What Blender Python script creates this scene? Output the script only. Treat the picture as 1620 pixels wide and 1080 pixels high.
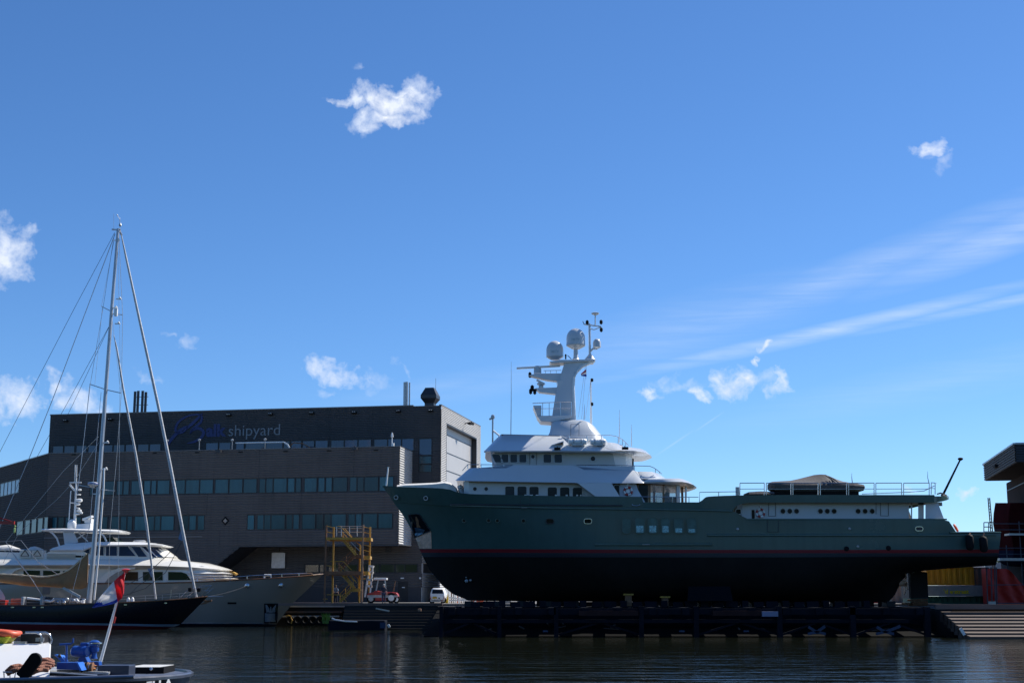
import bpy, bmesh, math, random
from mathutils import Vector, Matrix
from mathutils import noise as mnoise
R = math.radians
for o in list(bpy.data.objects): bpy.data.objects.remove(o)
S = bpy.context.scene
C = S.collection
random.seed(7)
# ---------------------------------------------------------------- camera
EYE = 2.9
F = 2250.0
PITCH = math.atan(402 / F)
cam = bpy.data.cameras.new('camera'); camo = bpy.data.objects.new('camera', cam); C.objects.link(camo)
cam.lens = 50.0; cam.sensor_width = 36.0; cam.clip_start = .5; cam.clip_end = 5000
camo.location = (0, 0, EYE); camo.rotation_euler = (R(90) + PITCH, 0, 0)
S.camera = camo
# ---------------------------------------------------------------- daylight
SUN_EL, SUN_AZ = R(46), R(55)
SUN_DIR = Vector((math.sin(SUN_AZ) * math.cos(SUN_EL), math.cos(SUN_AZ) * math.cos(SUN_EL), math.sin(SUN_EL)))
sl = bpy.data.lights.new('sun', 'SUN'); sl.energy = 5.0; sl.angle = R(.5); sl.color = (1, .95, .87)
so = bpy.data.objects.new('sun', sl); C.objects.link(so); so.rotation_euler = SUN_DIR.to_track_quat('Z', 'Y').to_euler(); so.location = (60, 40, 80)
S.view_settings.view_transform = 'Standard'; S.view_settings.look = 'None'
S.view_settings.gamma = 1; S.view_settings.exposure = EXPO = 0.35
S.render.resolution_x = 1024; S.render.resolution_y = 682

cp, sp_ = math.cos(PITCH), math.sin(PITCH)
def ray(px, py):
    a = (px - 810) / F; b = (540 - py) / F
    return Vector((a, cp - sp_ * b, sp_ + cp * b))
def at(px, py, Y):
    d = ray(px, py); k = Y / d.y
    return Vector((d.x * k, Y, EYE + d.z * k))
def atz(px, py, z):
    d = ray(px, py); k = (z - EYE) / d.z
    return Vector((d.x * k, d.y * k, z))
def azel(px, py):
    d = ray(px, py).normalized()
    return math.atan2(d.x, d.y), math.asin(d.z)

# ---------------------------------------------------------------- sky
W = bpy.data.worlds.new('World'); S.world = W; W.use_nodes = True
def sky():
    nt = W.node_tree; N = nt.nodes; L = nt.links
    for n in list(N): N.remove(n)
    out = N.new('ShaderNodeOutputWorld'); bg = N.new('ShaderNodeBackground')
    L.new(bg.outputs[0], out.inputs[0]); bg.inputs[1].default_value = 0.092
    st = N.new('ShaderNodeTexSky'); st.sky_type = 'NISHITA'; st.sun_disc = False
    st.sun_elevation = SUN_EL; st.sun_rotation = SUN_AZ
    st.air_density = 0.8; st.dust_density = 0.15; st.ozone_density = 4.0
    hs = N.new('ShaderNodeHueSaturation'); hs.inputs['Saturation'].default_value = 1.06
    tint = N.new('ShaderNodeVectorMath'); tint.operation = 'MULTIPLY'; tint.inputs[1].default_value = (.80, .995, 1.21); tint.name = 'tint'
    L.new(st.outputs[0], tint.inputs[0]); L.new(tint.outputs[0], hs.inputs['Color'])
    tc = N.new('ShaderNodeTexCoord'); sx = N.new('ShaderNodeSeparateXYZ'); L.new(tc.outputs['Generated'], sx.inputs[0])
    def m(op, a, b=None, clamp=False):
        n = N.new('ShaderNodeMath'); n.operation = op; n.use_clamp = clamp
        for i, v in enumerate((a, b)):
            if v is None: continue
            if isinstance(v, (int, float)): n.inputs[i].default_value = v
            else: L.new(v, n.inputs[i])
        return n.outputs[0]
    az = m('ARCTAN2', sx.outputs[0], sx.outputs[1]); el = m('ARCSINE', sx.outputs[2])
    cb = N.new('ShaderNodeCombineXYZ'); L.new(az, cb.inputs[0]); L.new(el, cb.inputs[1])
    P = cb.outputs[0]
    def noise(scale, detail, rough, vec=P, dist=0.0):
        n = N.new('ShaderNodeTexNoise'); n.inputs['Scale'].default_value = scale; n.inputs['Detail'].default_value = detail
        n.inputs['Roughness'].default_value = rough; n.inputs['Distortion'].default_value = dist; L.new(vec, n.inputs['Vector']); return n.outputs[0]
    def warp(vec, scale, amt):
        n = N.new('ShaderNodeTexNoise'); n.inputs['Scale'].default_value = scale; n.inputs['Detail'].default_value = 3; L.new(vec, n.inputs['Vector'])
        a_ = N.new('ShaderNodeVectorMath'); a_.operation = 'SUBTRACT'; a_.inputs[1].default_value = (.5, .5, .5); L.new(n.outputs[1], a_.inputs[0])
        b_ = N.new('ShaderNodeVectorMath'); b_.operation = 'MULTIPLY'; b_.inputs[1].default_value = (amt * 1.5, amt, 0); L.new(a_.outputs[0], b_.inputs[0])
        c_ = N.new('ShaderNodeVectorMath'); c_.operation = 'ADD'; L.new(vec, c_.inputs[0]); L.new(b_.outputs[0], c_.inputs[1]); return c_.outputs[0]
    PW = warp(warp(P, 38, .030), 120, .010)
    def ell(px, py, w, h, rot=0, P=PW):
        a, e = azel(px, py); mp = N.new('ShaderNodeMapping'); mp.vector_type = 'TEXTURE'
        mp.inputs['Location'].default_value = (a, e, 0); mp.inputs['Rotation'].default_value = (0, 0, R(rot))
        mp.inputs['Scale'].default_value = (w / F, h / F, 1); L.new(P, mp.inputs[0])
        ln = N.new('ShaderNodeVectorMath'); ln.operation = 'LENGTH'; L.new(mp.outputs[0], ln.inputs[0])
        return m('SUBTRACT', 1.0, ln.outputs['Value'])
    def mx(lst):
        r = lst[0]
        for q in lst[1:]: r = m('MAXIMUM', r, q)
        return r
    big = mx([ell(624, 166, 50, 27, 4), ell(590, 160, 44, 26), ell(578, 188, 34, 22, 20), ell(655, 158, 40, 30), ell(556, 164, 36, 12, -8), ell(615, 186, 54, 15, -3), ell(640, 148, 42, 16), ell(12, 398, 42, 44), ell(-25, 400, 60, 62), ell(1162, 602, 21, 19)])
    mid = mx([ell(20, 640, 62, 34), ell(120, 628, 62, 26, -25), ell(75, 610, 22, 18), ell(-20, 632, 60, 40), ell(528, 590, 52, 20, -14), ell(1164, 603, 30, 26), ell(1115, 625, 28, 16), ell(1028, 622, 32, 12, -8),
              ell(1228, 605, 17, 22), ell(1478, 229, 30, 17, 28), ell(1510, 768, 20, 11), ell(1192, 570, 10, 16, -30), ell(1222, 546, 20, 8)])
    faint = mx([ell(562, 116, 22, 14), ell(590, 612, 44, 30), ell(312, 536, 18, 20, 30), ell(275, 533, 24, 9), ell(232, 590, 36, 13, -10), ell(640, 590, 26, 18, -40), ell(520, 620, 42, 16), ell(1080, 612, 90, 20), ell(1205, 600, 60, 24), ell(1060, 606, 30, 14), ell(1490, 250, 24, 26), ell(1440, 772, 26, 12)])
    nz = noise(62, 9, .62, dist=.35); nf = noise(190, 6, .65)
    nn = m('ADD', m('MULTIPLY', m('SUBTRACT', nz, .5), 1.9), m('MULTIPLY', m('SUBTRACT', nf, .5), .7))
    def cov(M, off, gain):
        v = m('MULTIPLY', m('ADD', m('ADD', M, nn), off), gain); v = m('MAXIMUM', v, 0); v = m('MINIMUM', v, 1)
        g = m('MULTIPLY', m('ADD', M, .12), 6, True); return m('MULTIPLY', v, g)
    a1 = cov(big, .0, 1.0); a2 = m('MULTIPLY', cov(mid, -.08, 1.15), .78); a3 = m('MULTIPLY', cov(faint, -.35, 1.1), .38)
    alpha = m('MAXIMUM', m('MAXIMUM', a1, a2), a3)
    # high thin streaks
    def streak(px, py, w, h, rot, k):
        e = m('MULTIPLY', ell(px, py, w, h, rot, P), 1.0, True)
        return m('MULTIPLY', e, k)
    mp = N.new('ShaderNodeMapping'); mp.inputs['Rotation'].default_value = (0, 0, R(-13)); mp.inputs['Scale'].default_value = (4, 55, 1); L.new(P, mp.inputs[0])
    sn = noise(3.0, 8, .62, mp.outputs[0], .4)
    snn = m('ADD', m('MULTIPLY', sn, 2.6), -.75, True)
    strk = mx([streak(1290, 528, 420, 15, 10.5, .40), streak(1620, 472, 300, 10, 9, .38), streak(1330, 440, 520, 36, 18, .22), streak(1640, 352, 330, 36, 18, .34), streak(1080, 520, 330, 60, 15, .14), streak(1500, 600, 420, 40, 10, .10), streak(860, 590, 260, 28, 12, .12), streak(700, 610, 200, 22, 10, .09)])
    strk = m('MULTIPLY', strk, m('ADD', snn, .25))
    trail = m('MULTIPLY', m('MULTIPLY', mx([ell(1122, 667, 34, 2.0, 33, P), ell(1068, 700, 44, 2.2, 33, P)]), 1.0, True), .15)
    al2 = m('MAXIMUM', strk, trail)
    mix2 = N.new('ShaderNodeMix'); mix2.data_type = 'RGBA'
    L.new(al2, mix2.inputs['Factor']); L.new(hs.outputs[0], mix2.inputs[6]); mix2.inputs[7].default_value = (7.6, 8.4, 9.4, 1)
    # cloud tone: sunlit tops, cooler thin parts
    tone = N.new('ShaderNodeMix'); tone.data_type = 'RGBA'
    tfac = m('ADD', m('MULTIPLY', m('SUBTRACT', noise(40, 5, .6), .3), 1.8), 0, True)
    L.new(tfac, tone.inputs['Factor']); tone.inputs[6].default_value = (5.9, 6.9, 8.9, 1); tone.inputs[7].default_value = (9.3, 9.4, 9.5, 1)
    mix = N.new('ShaderNodeMix'); mix.data_type = 'RGBA'
    L.new(alpha, mix.inputs['Factor']); L.new(mix2.outputs[2], mix.inputs[6]); L.new(tone.outputs[2], mix.inputs[7])
    L.new(mix.outputs[2], bg.inputs[0])
sky()

# ---------------------------------------------------------------- materials
def mat(name, col, rough=.5, metal=0.0, var=.12, scale=.6, bump=0.0, bscale=20, coat=0.0, col2=None, stretch=(1, 1, 1), spec=.5, trans=0.0, dirt=0.0, alpha=1.0, emit=0, rnd=0.0):
    m = bpy.data.materials.new(name); m.use_nodes = True; nt = m.node_tree; N = nt.nodes; L = nt.links
    b = N['Principled BSDF']; b.inputs['Roughness'].default_value = rough; b.inputs['Metallic'].default_value = metal
    b.inputs['Specular IOR Level'].default_value = spec; b.inputs['Coat Weight'].default_value = coat; b.inputs['Coat Roughness'].default_value = .04
    b.inputs['Transmission Weight'].default_value = trans; b.inputs['Alpha'].default_value = alpha
    geo = N.new('ShaderNodeNewGeometry'); mp = N.new('ShaderNodeMapping'); mp.inputs['Scale'].default_value = stretch; L.new(geo.outputs['Position'], mp.inputs[0])
    nz = N.new('ShaderNodeTexNoise'); nz.inputs['Scale'].default_value = scale; nz.inputs['Detail'].default_value = 6; nz.inputs['Roughness'].default_value = .6; L.new(mp.outputs[0], nz.inputs['Vector'])
    cr = N.new('ShaderNodeValToRGB'); L.new(nz.outputs[0], cr.inputs[0])
    cr.color_ramp.elements[0].position = .3; cr.color_ramp.elements[1].position = .7
    c2 = col2 if col2 else tuple(min(1, c * (1 + var)) for c in col)
    c1 = tuple(c * (1 - var) for c in col) if not col2 else col
    cr.color_ramp.elements[0].color = (*c1, 1); cr.color_ramp.elements[1].color = (*c2, 1)
    last = cr.outputs[0]
    if dirt:
        mp2 = N.new('ShaderNodeMapping'); mp2.inputs['Scale'].default_value = (1.6, 1.6, .12); L.new(geo.outputs['Position'], mp2.inputs[0])
        n2 = N.new('ShaderNodeTexNoise'); n2.inputs['Scale'].default_value = 1.3; n2.inputs['Detail'].default_value = 5; L.new(mp2.outputs[0], n2.inputs['Vector'])
        r2 = N.new('ShaderNodeValToRGB'); L.new(n2.outputs[0], r2.inputs[0]); r2.color_ramp.elements[0].position = .45; r2.color_ramp.elements[1].position = .75
        r2.color_ramp.elements[0].color = (0, 0, 0, 1); r2.color_ramp.elements[1].color = (dirt, dirt, dirt, 1)
        mx = N.new('ShaderNodeMix'); mx.data_type = 'RGBA'; L.new(r2.outputs[0], mx.inputs['Factor']); L.new(last, mx.inputs[6]); mx.inputs[7].default_value = (*[c * .45 for c in col], 1); last = mx.outputs[2]
    if rnd:
        oi = N.new('ShaderNodeObjectInfo'); h = N.new('ShaderNodeHueSaturation'); mr = N.new('ShaderNodeMapRange')
        mr.inputs['To Min'].default_value = 1 - rnd; mr.inputs['To Max'].default_value = 1 + rnd; L.new(oi.outputs['Random'], mr.inputs[0]); L.new(mr.outputs[0], h.inputs['Value']); L.new(last, h.inputs['Color']); last = h.outputs[0]
    L.new(last, b.inputs['Base Color'])
    rr = N.new('ShaderNodeMapRange'); rr.inputs['To Min'].default_value = max(0, rough - .06); rr.inputs['To Max'].default_value = min(1, rough + .08); L.new(nz.outputs[0], rr.inputs[0]); L.new(rr.outputs[0], b.inputs['Roughness'])
    if bump:
        nb = N.new('ShaderNodeTexNoise'); nb.inputs['Scale'].default_value = bscale; nb.inputs['Detail'].default_value = 4; L.new(mp.outputs[0], nb.inputs['Vector'])
        bp = N.new('ShaderNodeBump'); bp.inputs['Strength'].default_value = 1; bp.inputs['Distance'].default_value = bump; L.new(nb.outputs[0], bp.inputs['Height']); L.new(bp.outputs[0], b.inputs['Normal'])
    if emit:
        b.inputs['Emission Color'].default_value = (*col, 1); b.inputs['Emission Strength'].default_value = emit
    return m
M = {}
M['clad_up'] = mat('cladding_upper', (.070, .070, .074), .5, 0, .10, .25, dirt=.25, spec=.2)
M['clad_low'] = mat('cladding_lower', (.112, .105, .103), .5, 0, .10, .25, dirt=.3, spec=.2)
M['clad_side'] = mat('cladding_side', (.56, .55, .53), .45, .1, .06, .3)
M['concrete'] = mat('concrete', (.42, .41, .38), .85, 0, .15, 1.2, .01, 9)
M['plinth'] = mat('dark_plinth', (.045, .046, .052), .6, 0, .1, .6)
M['door_grey'] = mat('hangar_door_grey', (.47, .46, .45), .5, .1, .05, .4)
M['frame'] = mat('window_frame_black', (.016, .017, .02), .4, 0, .1, 1)
M['glass'] = mat('window_teal_glass', (.020, .080, .105), .12, 0, .25, .35, stretch=(3, 1, .3), rnd=.6, spec=.4)
M['glass_blue'] = mat('window_blue_glass', (.012, .035, .085), .06, 0, .3, .3, rnd=.4, spec=.7)
M['glass_low'] = mat('window_ground_floor_glass', (.02, .03, .035), .03, 0, .3, .7, rnd=.3, spec=.5)
M['logo_blue'] = mat('sign_blue', (.012, .024, .13), .45, 0, .05, 1)
M['logo_grey'] = mat('sign_grey', (.20, .21, .23), .45, .2, .05, 1)
M['galv'] = mat('galvanised_steel', (.42, .43, .44), .38, .6, .15, 3)
M['steel_dark'] = mat('dark_steel', (.05, .053, .06), .45, .4, .2, 2)
M['white'] = mat('white_gloss_paint', (.60, .63, .66), .22, 0, .03, .35, coat=.3)
M['white2'] = mat('white_paint_bright', (.85, .85, .83), .3, 0, .04, .5, coat=.3)
M['cream'] = mat('cream_gloss_paint', (.80, .77, .69), .2, 0, .04, .35, coat=.4)
M['green'] = mat('dark_green_hull_paint', (.064, .130, .122), .24, 0, .10, .12, .010, .6, coat=.12, dirt=.18)
M['red_line'] = mat('boot_top_red', (.20, .004, .012), .5, 0, .1, .3)
M['boot'] = mat('boot_top_blue_grey', (.026, .03, .042), .4, 0, .1, .3)
M['anti'] = mat('antifouling_black', (.012, .010, .009), .75, 0, .3, .5, spec=.25, dirt=.3)
M['copper'] = mat('warm_reflection_plate', (.78, .50, .36), .5, 0, .25, 5, .004, 40)  # warm reflection of the polished bow plate put into its colour
M['port'] = mat('porthole_glass', (.005, .008, .014), .08, 0, .1, 1, spec=.2)
M['deck'] = mat('teak_deck', (.28, .20, .13), .7, 0, .15, 3)
M['wood'] = mat('varnished_wood', (.20, .095, .045), .3, 0, .2, 4, coat=.4, stretch=(1, 1, .3))
M['chrome'] = mat('polished_steel', (.60, .62, .64), .18, .9, .08, 4)
M['cover'] = mat('grey_canvas_cover', (.085, .078, .080), .8, 0, .15, 1.5, .02, 5)
M['black'] = mat('black_rubber', (.010, .010, .011), .7, 0, .2, 3, spec=.15)
M['clad_wing'] = mat('cladding_wing', (.040, .041, .047), .6, 0, .10, .25, dirt=.25, spec=.08)
M['navy'] = mat('navy_black_hull', (.006, .007, .013), .25, 0, .15, .2, spec=.3)
M['tan'] = mat('tan_sail_cover', (.30, .175, .08), .85, 0, .12, 2, .03, 6)
M['alu'] = mat('mast_aluminium', (.38, .41, .45), .36, .5, .08, 1.5)
M['beige_hull'] = mat('grey_cream_hull', (.28, .265, .225), .2, 0, .06, .2, coat=.3)
M['red'] = mat('red_paint', (.42, .03, .025), .35, 0, .12, 2, coat=.2)
M['orange'] = mat('orange_plastic', (.72, .12, .05), .45, 0, .1, 5)
M['yellow'] = mat('yellow_steel_paint', (.52, .29, .04), .5, 0, .2, 3, dirt=.7)
M['rust'] = mat('rusty_brown_steel', (.22, .11, .055), .7, .1, .35, 4)
M['blue'] = mat('blue_machine_paint', (.012, .075, .34), .32, 0, .12, 4, coat=.2)
M['barge'] = mat('barge_blue_black_paint', (.030, .037, .052), .35, 0, .12, 1.5, coat=.2, dirt=.2)
M['barge_deck'] = mat('barge_deck_paint', (.085, .105, .15), .5, 0, .12, 2, .003, 40)
M['timber'] = mat('weathered_timber', (.10, .070, .056), .8, 0, .3, 2, .01, 12, stretch=(.3, 1, 3))
M['timber_dark'] = mat('wet_dark_timber', (.018, .016, .017), .7, 0, .3, 2)
M['rope'] = mat('brown_rope', (.30, .13, .085), .85, 0, .25, 25, .01, 60)
M['leaf'] = mat('leaves', (.055, .10, .022), .7, 0, .4, 1.5)
M['bark'] = mat('bark', (.09, .07, .05), .9, 0, .2, 4)
M['skin'] = mat('skin', (.45, .27, .20), .6, 0, .06, 5)
M['cloth_dark'] = mat('navy_work_clothes', (.022, .028, .05), .85, 0, .1, 5)
M['cloth_blue'] = mat('light_blue_shirt', (.14, .22, .34), .85, 0, .1, 5)
M['hair'] = mat('grey_hair', (.45, .43, .40), .8, 0, .1, 20)

# ---------------------------------------------------------------- mesh builder
class MB:
    def __init__(s, T=None): s.v = []; s.f = []; s.mi = []; s.T = T; s.cur = 0
    def add(s, vs, fs, mi=None):
        b = len(s.v)
        for p in vs:
            p = Vector(p); s.v.append(s.T @ p if s.T else p)
        for f in fs: s.f.append([b + i for i in f]); s.mi.append(s.cur if mi is None else mi)
        return s
    def box(s, x0, x1, y0, y1, z0, z1, mi=None):
        return s.add([(x0, y0, z0), (x1, y0, z0), (x1, y1, z0), (x0, y1, z0), (x0, y0, z1), (x1, y0, z1), (x1, y1, z1), (x0, y1, z1)],
                     [(0, 3, 2, 1), (4, 5, 6, 7), (0, 1, 5, 4), (1, 2, 6, 5), (2, 3, 7, 6), (3, 0, 4, 7)], mi)
    def bar(s, p, q, w, h=None, up=(0, 0, 1), mi=None):
        p = Vector(p); q = Vector(q); h = h or w; d = (q - p).normalized(); u = Vector(up)
        if abs(d.dot(u)) > .98: u = Vector((0, 1, 0))
        a = d.cross(u).normalized() * w / 2; b = a.cross(d).normalized() * h / 2
        return s.add([p - a - b, p + a - b, p + a + b, p - a + b, q - a - b, q + a - b, q + a + b, q - a + b],
                     [(0, 3, 2, 1), (4, 5, 6, 7), (0, 1, 5, 4), (1, 2, 6, 5), (2, 3, 7, 6), (3, 0, 4, 7)], mi)
    def tube(s, pts, r, n=6, mi=None, caps=True):
        pts = [Vector(p) for p in pts]; rr = r if isinstance(r, (list, tuple)) else [r] * len(pts)
        rings = []
        for i, p in enumerate(pts):
            d = (pts[min(i + 1, len(pts) - 1)] - pts[max(i - 1, 0)]).normalized()
            u = Vector((0, 0, 1)) if abs(d.z) < .9 else Vector((0, 1, 0))
            a = d.cross(u).normalized(); b = a.cross(d)
            rings.append([p + (a * math.cos(t) + b * math.sin(t)) * rr[i] for t in [2 * math.pi * k / n for k in range(n)]])
        return s.loft(rings, caps, caps, mi)
    def loft(s, rings, c0=True, c1=True, mi=None, closed=True):
        n = len(rings[0]); b = []; vs = [p for r in rings for p in r]; fs = []
        for i in range(len(rings) - 1):
            for k in range(n if closed else n - 1):
                k2 = (k + 1) % n
                fs.append((i * n + k, i * n + k2, (i + 1) * n + k2, (i + 1) * n + k))
        if c0: fs.append(tuple(reversed(range(n))))
        if c1: fs.append(tuple((len(rings) - 1) * n + k for k in range(n)))
        return s.add(vs, fs, mi)
    def prism(s, poly, vec, mi=None):
        vec = Vector(vec); return s.loft([[Vector(p) for p in poly], [Vector(p) + vec for p in poly]], True, True, mi)
    def lathe(s, c, prof, n=20, axis='Z', mi=None):
        c = Vector(c); rings = []
        for r, h in prof:
            ring = []
            for k in range(n):
                t = 2 * math.pi * k / n; x, y = max(r, 1e-4) * math.cos(t), max(r, 1e-4) * math.sin(t)
                ring.append(c + (Vector((x, y, h)) if axis == 'Z' else Vector((x, h, y)) if axis == 'Y' else Vector((h, x, y))))
            rings.append(ring)
        return s.loft(rings, True, True, mi)
    def torus(s, c, R0, r, n=24, m=8, axis='Y', mi=None, mi2=None, alt=0):
        c = Vector(c); vs = []; fs = []; 
        for i in range(n):
            t = 2 * math.pi * i / n
            for j in range(m):
                q = 2 * math.pi * j / m; rad = R0 + r * math.cos(q); h = r * math.sin(q)
                if axis == 'Y': vs.append(c + Vector((rad * math.cos(t), h, rad * math.sin(t))))
                else: vs.append(c + Vector((rad * math.cos(t), rad * math.sin(t), h)))
        b = len(s.v)
        for p in vs: s.v.append(s.T @ p if s.T else p)
        for i in range(n):
            for j in range(m):
                i2 = (i + 1) % n; j2 = (j + 1) % m
                s.f.append([b + i * m + j, b + i2 * m + j, b + i2 * m + j2, b + i * m + j2])
                k = (i * 8 // n) % 2 if alt else 0
                s.mi.append((mi2 if k else (mi or 0)) if alt else (mi or 0))
        return s
    def build(s, name, m=None, parent=None, smooth=None, bevel=0, origin=None):
        me = bpy.data.meshes.new(name)
        if origin is None:
            if parent is not None: origin = parent_loc(parent)
            else:
                xs = [p.x for p in s.v]; ys = [p.y for p in s.v]; zs = [p.z for p in s.v]
                origin = Vector(((min(xs) + max(xs)) / 2, (min(ys) + max(ys)) / 2, min(zs)))
        me.from_pydata([tuple(p - origin) for p in s.v], [], s.f); me.update()
        ms = m if isinstance(m, (list, tuple)) else [m]
        for q in ms: me.materials.append(q)
        for i, p in enumerate(me.polygons): p.material_index = s.mi[i]
        bm = bmesh.new(); bm.from_mesh(me); bmesh.ops.remove_doubles(bm, verts=bm.verts, dist=1e-5)
        bmesh.ops.recalc_face_normals(bm, faces=bm.faces)
        if smooth is not None:
            for f in bm.faces: f.smooth = True
            for e in bm.edges:
                if len(e.link_faces) == 2 and e.calc_face_angle(0) > R(smooth): e.smooth = False
        bm.to_mesh(me); bm.free()
        o = bpy.data.objects.new(name, me); C.objects.link(o)
        if parent is not None: o.parent = parent; o.location = origin - parent_loc(parent)
        else: o.location = origin
        if bevel:
            bv = o.modifiers.new('bevel', 'BEVEL'); bv.width = bevel; bv.segments = 2; bv.limit_method = 'ANGLE'
        return o
def parent_loc(o):
    l = Vector(o.location); p = o.parent
    while p: l += Vector(p.location); p = p.parent
    return l
def tag(o, label=None, cat=None, group=None, kind=None):
    if label: o['label'] = label
    if cat: o['category'] = cat
    if group: o['group'] = group
    if kind: o['kind'] = kind
    return o
def thing(name, loc, label, cat, group=None):
    o = bpy.data.objects.new(name, None); C.objects.link(o); o.location = Vector(loc); o.empty_display_size = .3
    return tag(o, label, cat, group)
def text_mesh(txt, size, depth=.03, offset=0.0, font_shear=0.0, spacing=1.0):
    cu = bpy.data.curves.new('lettering', 'FONT'); cu.body = txt; cu.size = size; cu.extrude = depth / 2; cu.offset = offset; cu.shear = font_shear; cu.space_character = spacing; cu.resolution_u = 4
    o = bpy.data.objects.new('lettering', cu); C.objects.link(o); bpy.context.view_layer.update()
    dg = bpy.context.evaluated_depsgraph_get(); me = bpy.data.meshes.new_from_object(o.evaluated_get(dg))
    vs = [v.co.copy() for v in me.vertices]; fs = [list(p.vertices) for p in me.polygons]
    bpy.data.objects.remove(o); return vs, fs
def put_text(txt, p0, xdir, zdir, width, height, depth, name, m, parent, bold=0.0):
    """lettering laid on a surface: lower left corner p0, running along xdir, standing along zdir"""
    vs, fs = text_mesh(txt, 1.0, .02, bold)
    x0 = min(v.x for v in vs); x1 = max(v.x for v in vs); y0 = min(v.y for v in vs); y1 = max(v.y for v in vs)
    xd = Vector(xdir).normalized(); zd = Vector(zdir).normalized(); nd = xd.cross(zd)
    mb = MB(); mb.add([Vector(p0) + xd * ((v.x - x0) / (x1 - x0) * width) + zd * ((v.y - y0) / (y1 - y0) * height) + nd * (v.z / .02 * depth) for v in vs], fs)
    return mb.build(name, m, parent)
def pchip(xs, ys):
    n = len(xs); h = [xs[i + 1] - xs[i] for i in range(n - 1)]; d = [(ys[i + 1] - ys[i]) / h[i] for i in range(n - 1)]
    ms = [d[0]] + [0 if d[i - 1] * d[i] <= 0 else 2 * d[i - 1] * d[i] / (d[i - 1] + d[i]) for i in range(1, n - 1)] + [d[-1]]
    def f(x):
        if x <= xs[0]: return ys[0]
        if x >= xs[-1]: return ys[-1]
        i = max(k for k in range(n - 1) if xs[k] <= x); t = (x - xs[i]) / h[i]
        return (1 + 2 * t) * (1 - t) ** 2 * ys[i] + t * (1 - t) ** 2 * h[i] * ms[i] + t * t * (3 - 2 * t) * ys[i + 1] + t * t * (t - 1) * h[i] * ms[i + 1]
    return f
# ================================================================ water and ground
def water():
    mb = MB(); mb.add([(-900, 5, 0), (900, 5, 0), (900, 146, 0), (-900, 146, 0)], [(0, 1, 2, 3)])
    m = bpy.data.materials.new('harbour_water'); m.use_nodes = True; nt = m.node_tree; N = nt.nodes; L = nt.links; b = N['Principled BSDF']
    b.inputs['Base Color'].default_value = (.010, .012, .006, 1); b.inputs['Roughness'].default_value = .05; b.inputs['IOR'].default_value = 1.33
    geo = N.new('ShaderNodeNewGeometry')
    def nz(scale, st, det, rot=0, dist=.3):
        mp = N.new('ShaderNodeMapping'); mp.inputs['Scale'].default_value = st; mp.inputs['Rotation'].default_value = (0, 0, R(rot)); L.new(geo.outputs['Position'], mp.inputs[0])
        n = N.new('ShaderNodeTexNoise'); n.inputs['Scale'].default_value = scale; n.inputs['Detail'].default_value = det; n.inputs['Distortion'].default_value = dist; L.new(mp.outputs[0], n.inputs['Vector']); return n.outputs[0]
    a = nz(.6, (.4, 1.25, 1), 5, 6); c = nz(2.8, (.45, 1.3, 1), 4, -8); e = nz(.05, (.5, 1.4, 1), 2)
    mr = N.new('ShaderNodeMapRange'); mr.inputs[1].default_value = .35; mr.inputs[2].default_value = .65; mr.inputs[3].default_value = .2; mr.inputs[4].default_value = 1.4; L.new(e, mr.inputs[0])
    mu = N.new('ShaderNodeMath'); mu.operation = 'MULTIPLY'; L.new(c, mu.inputs[0]); L.new(mr.outputs[0], mu.inputs[1])
    b1 = N.new('ShaderNodeBump'); b1.inputs['Distance'].default_value = .12; L.new(a, b1.inputs['Height'])
    b2 = N.new('ShaderNodeBump'); b2.inputs['Distance'].default_value = .02; L.new(mu.outputs[0], b2.inputs['Height']); L.new(b1.outputs[0], b2.inputs['Normal'])
    L.new(b2.outputs[0], b.inputs['Normal'])
    tag(mb.build('water', m), kind='structure')
water()
QZ = 2.2
m_ground = mat('quay_paving', (.20, .19, .18), .85, 0, .2, .15, .01, 6)
gb = MB(); gb.box(-900, 900, 146.0, 2600, QZ - 6, QZ)
gb.box(-14, 900, 130.5, 146.0, QZ - 6, QZ); 
tag(gb.build('quay_ground', m_ground), kind='structure')
M['quay_edge'] = mat('quay_edge_beam', (.17, .12, .10), .8, 0, .25, 1.5, .01, 8, stretch=(.3, 1, 1))

# ================================================================ shipyard building
BP = at(629.6, 900, 157); BP.z = QZ
UD = Vector((-math.cos(R(10.9)), math.sin(R(10.9)), 0)); VD = Vector((math.sin(R(10.9)), math.cos(R(10.9)), 0))
CAMP = Vector((0, 0, EYE))
def hit(px, py, n, off):
    d = ray(px, py); k = (off - (CAMP - BP).dot(n)) / d.dot(n); p = CAMP + d * k - BP
    return p.dot(UD), p.dot(VD), p.z
def fr(px, py, v): u, _, z = hit(px, py, VD, v); return u, z
def sd(px, py, u): _, v, z = hit(px, py, UD, u); return v, z
def W3(u, v, z): return BP + UD * u + VD * v + Vector((0, 0, z))
PROF_T = 0.045
def clad(mb, O, D, n, length, z0, z1, pitch, zig=False, depth=PROF_T):
    """real horizontal ribbed sheet: O start, D along, n outward"""
    k = max(1, round((z1 - z0) / pitch)); ph = (z1 - z0) / k
    prof = [(0, z0)]
    for i in range(k):
        z = z0 + i * ph
        if zig: prof += [(depth, z + ph * .5), (0, z + ph * .98)]; continue
        prof += [(0, z + ph * .10), (depth, z + ph * .30), (depth, z + ph * .80), (0, z + ph * .96)]
    prof.append((0, z1))
    vs = []; fs = []
    for (q, z) in prof:
        for s_ in (0, length):
            vs.append(O + D * s_ + n * q + Vector((0, 0, z)))
    for i in range(len(prof) - 1): fs.append((2 * i, 2 * i + 1, 2 * i + 3, 2 * i + 2))
    mb.add(vs, fs)
bld = thing('shipyard_building', BP, 'dark grey ribbed metal shipyard office hall with rows of teal windows', 'building')
v_u = sd(652, 716, 0)[0]                       # depth of the set back upper wall
uR, zT = fr(698, 641, v_u); uL = fr(80, 657, v_u)[0]
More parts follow.
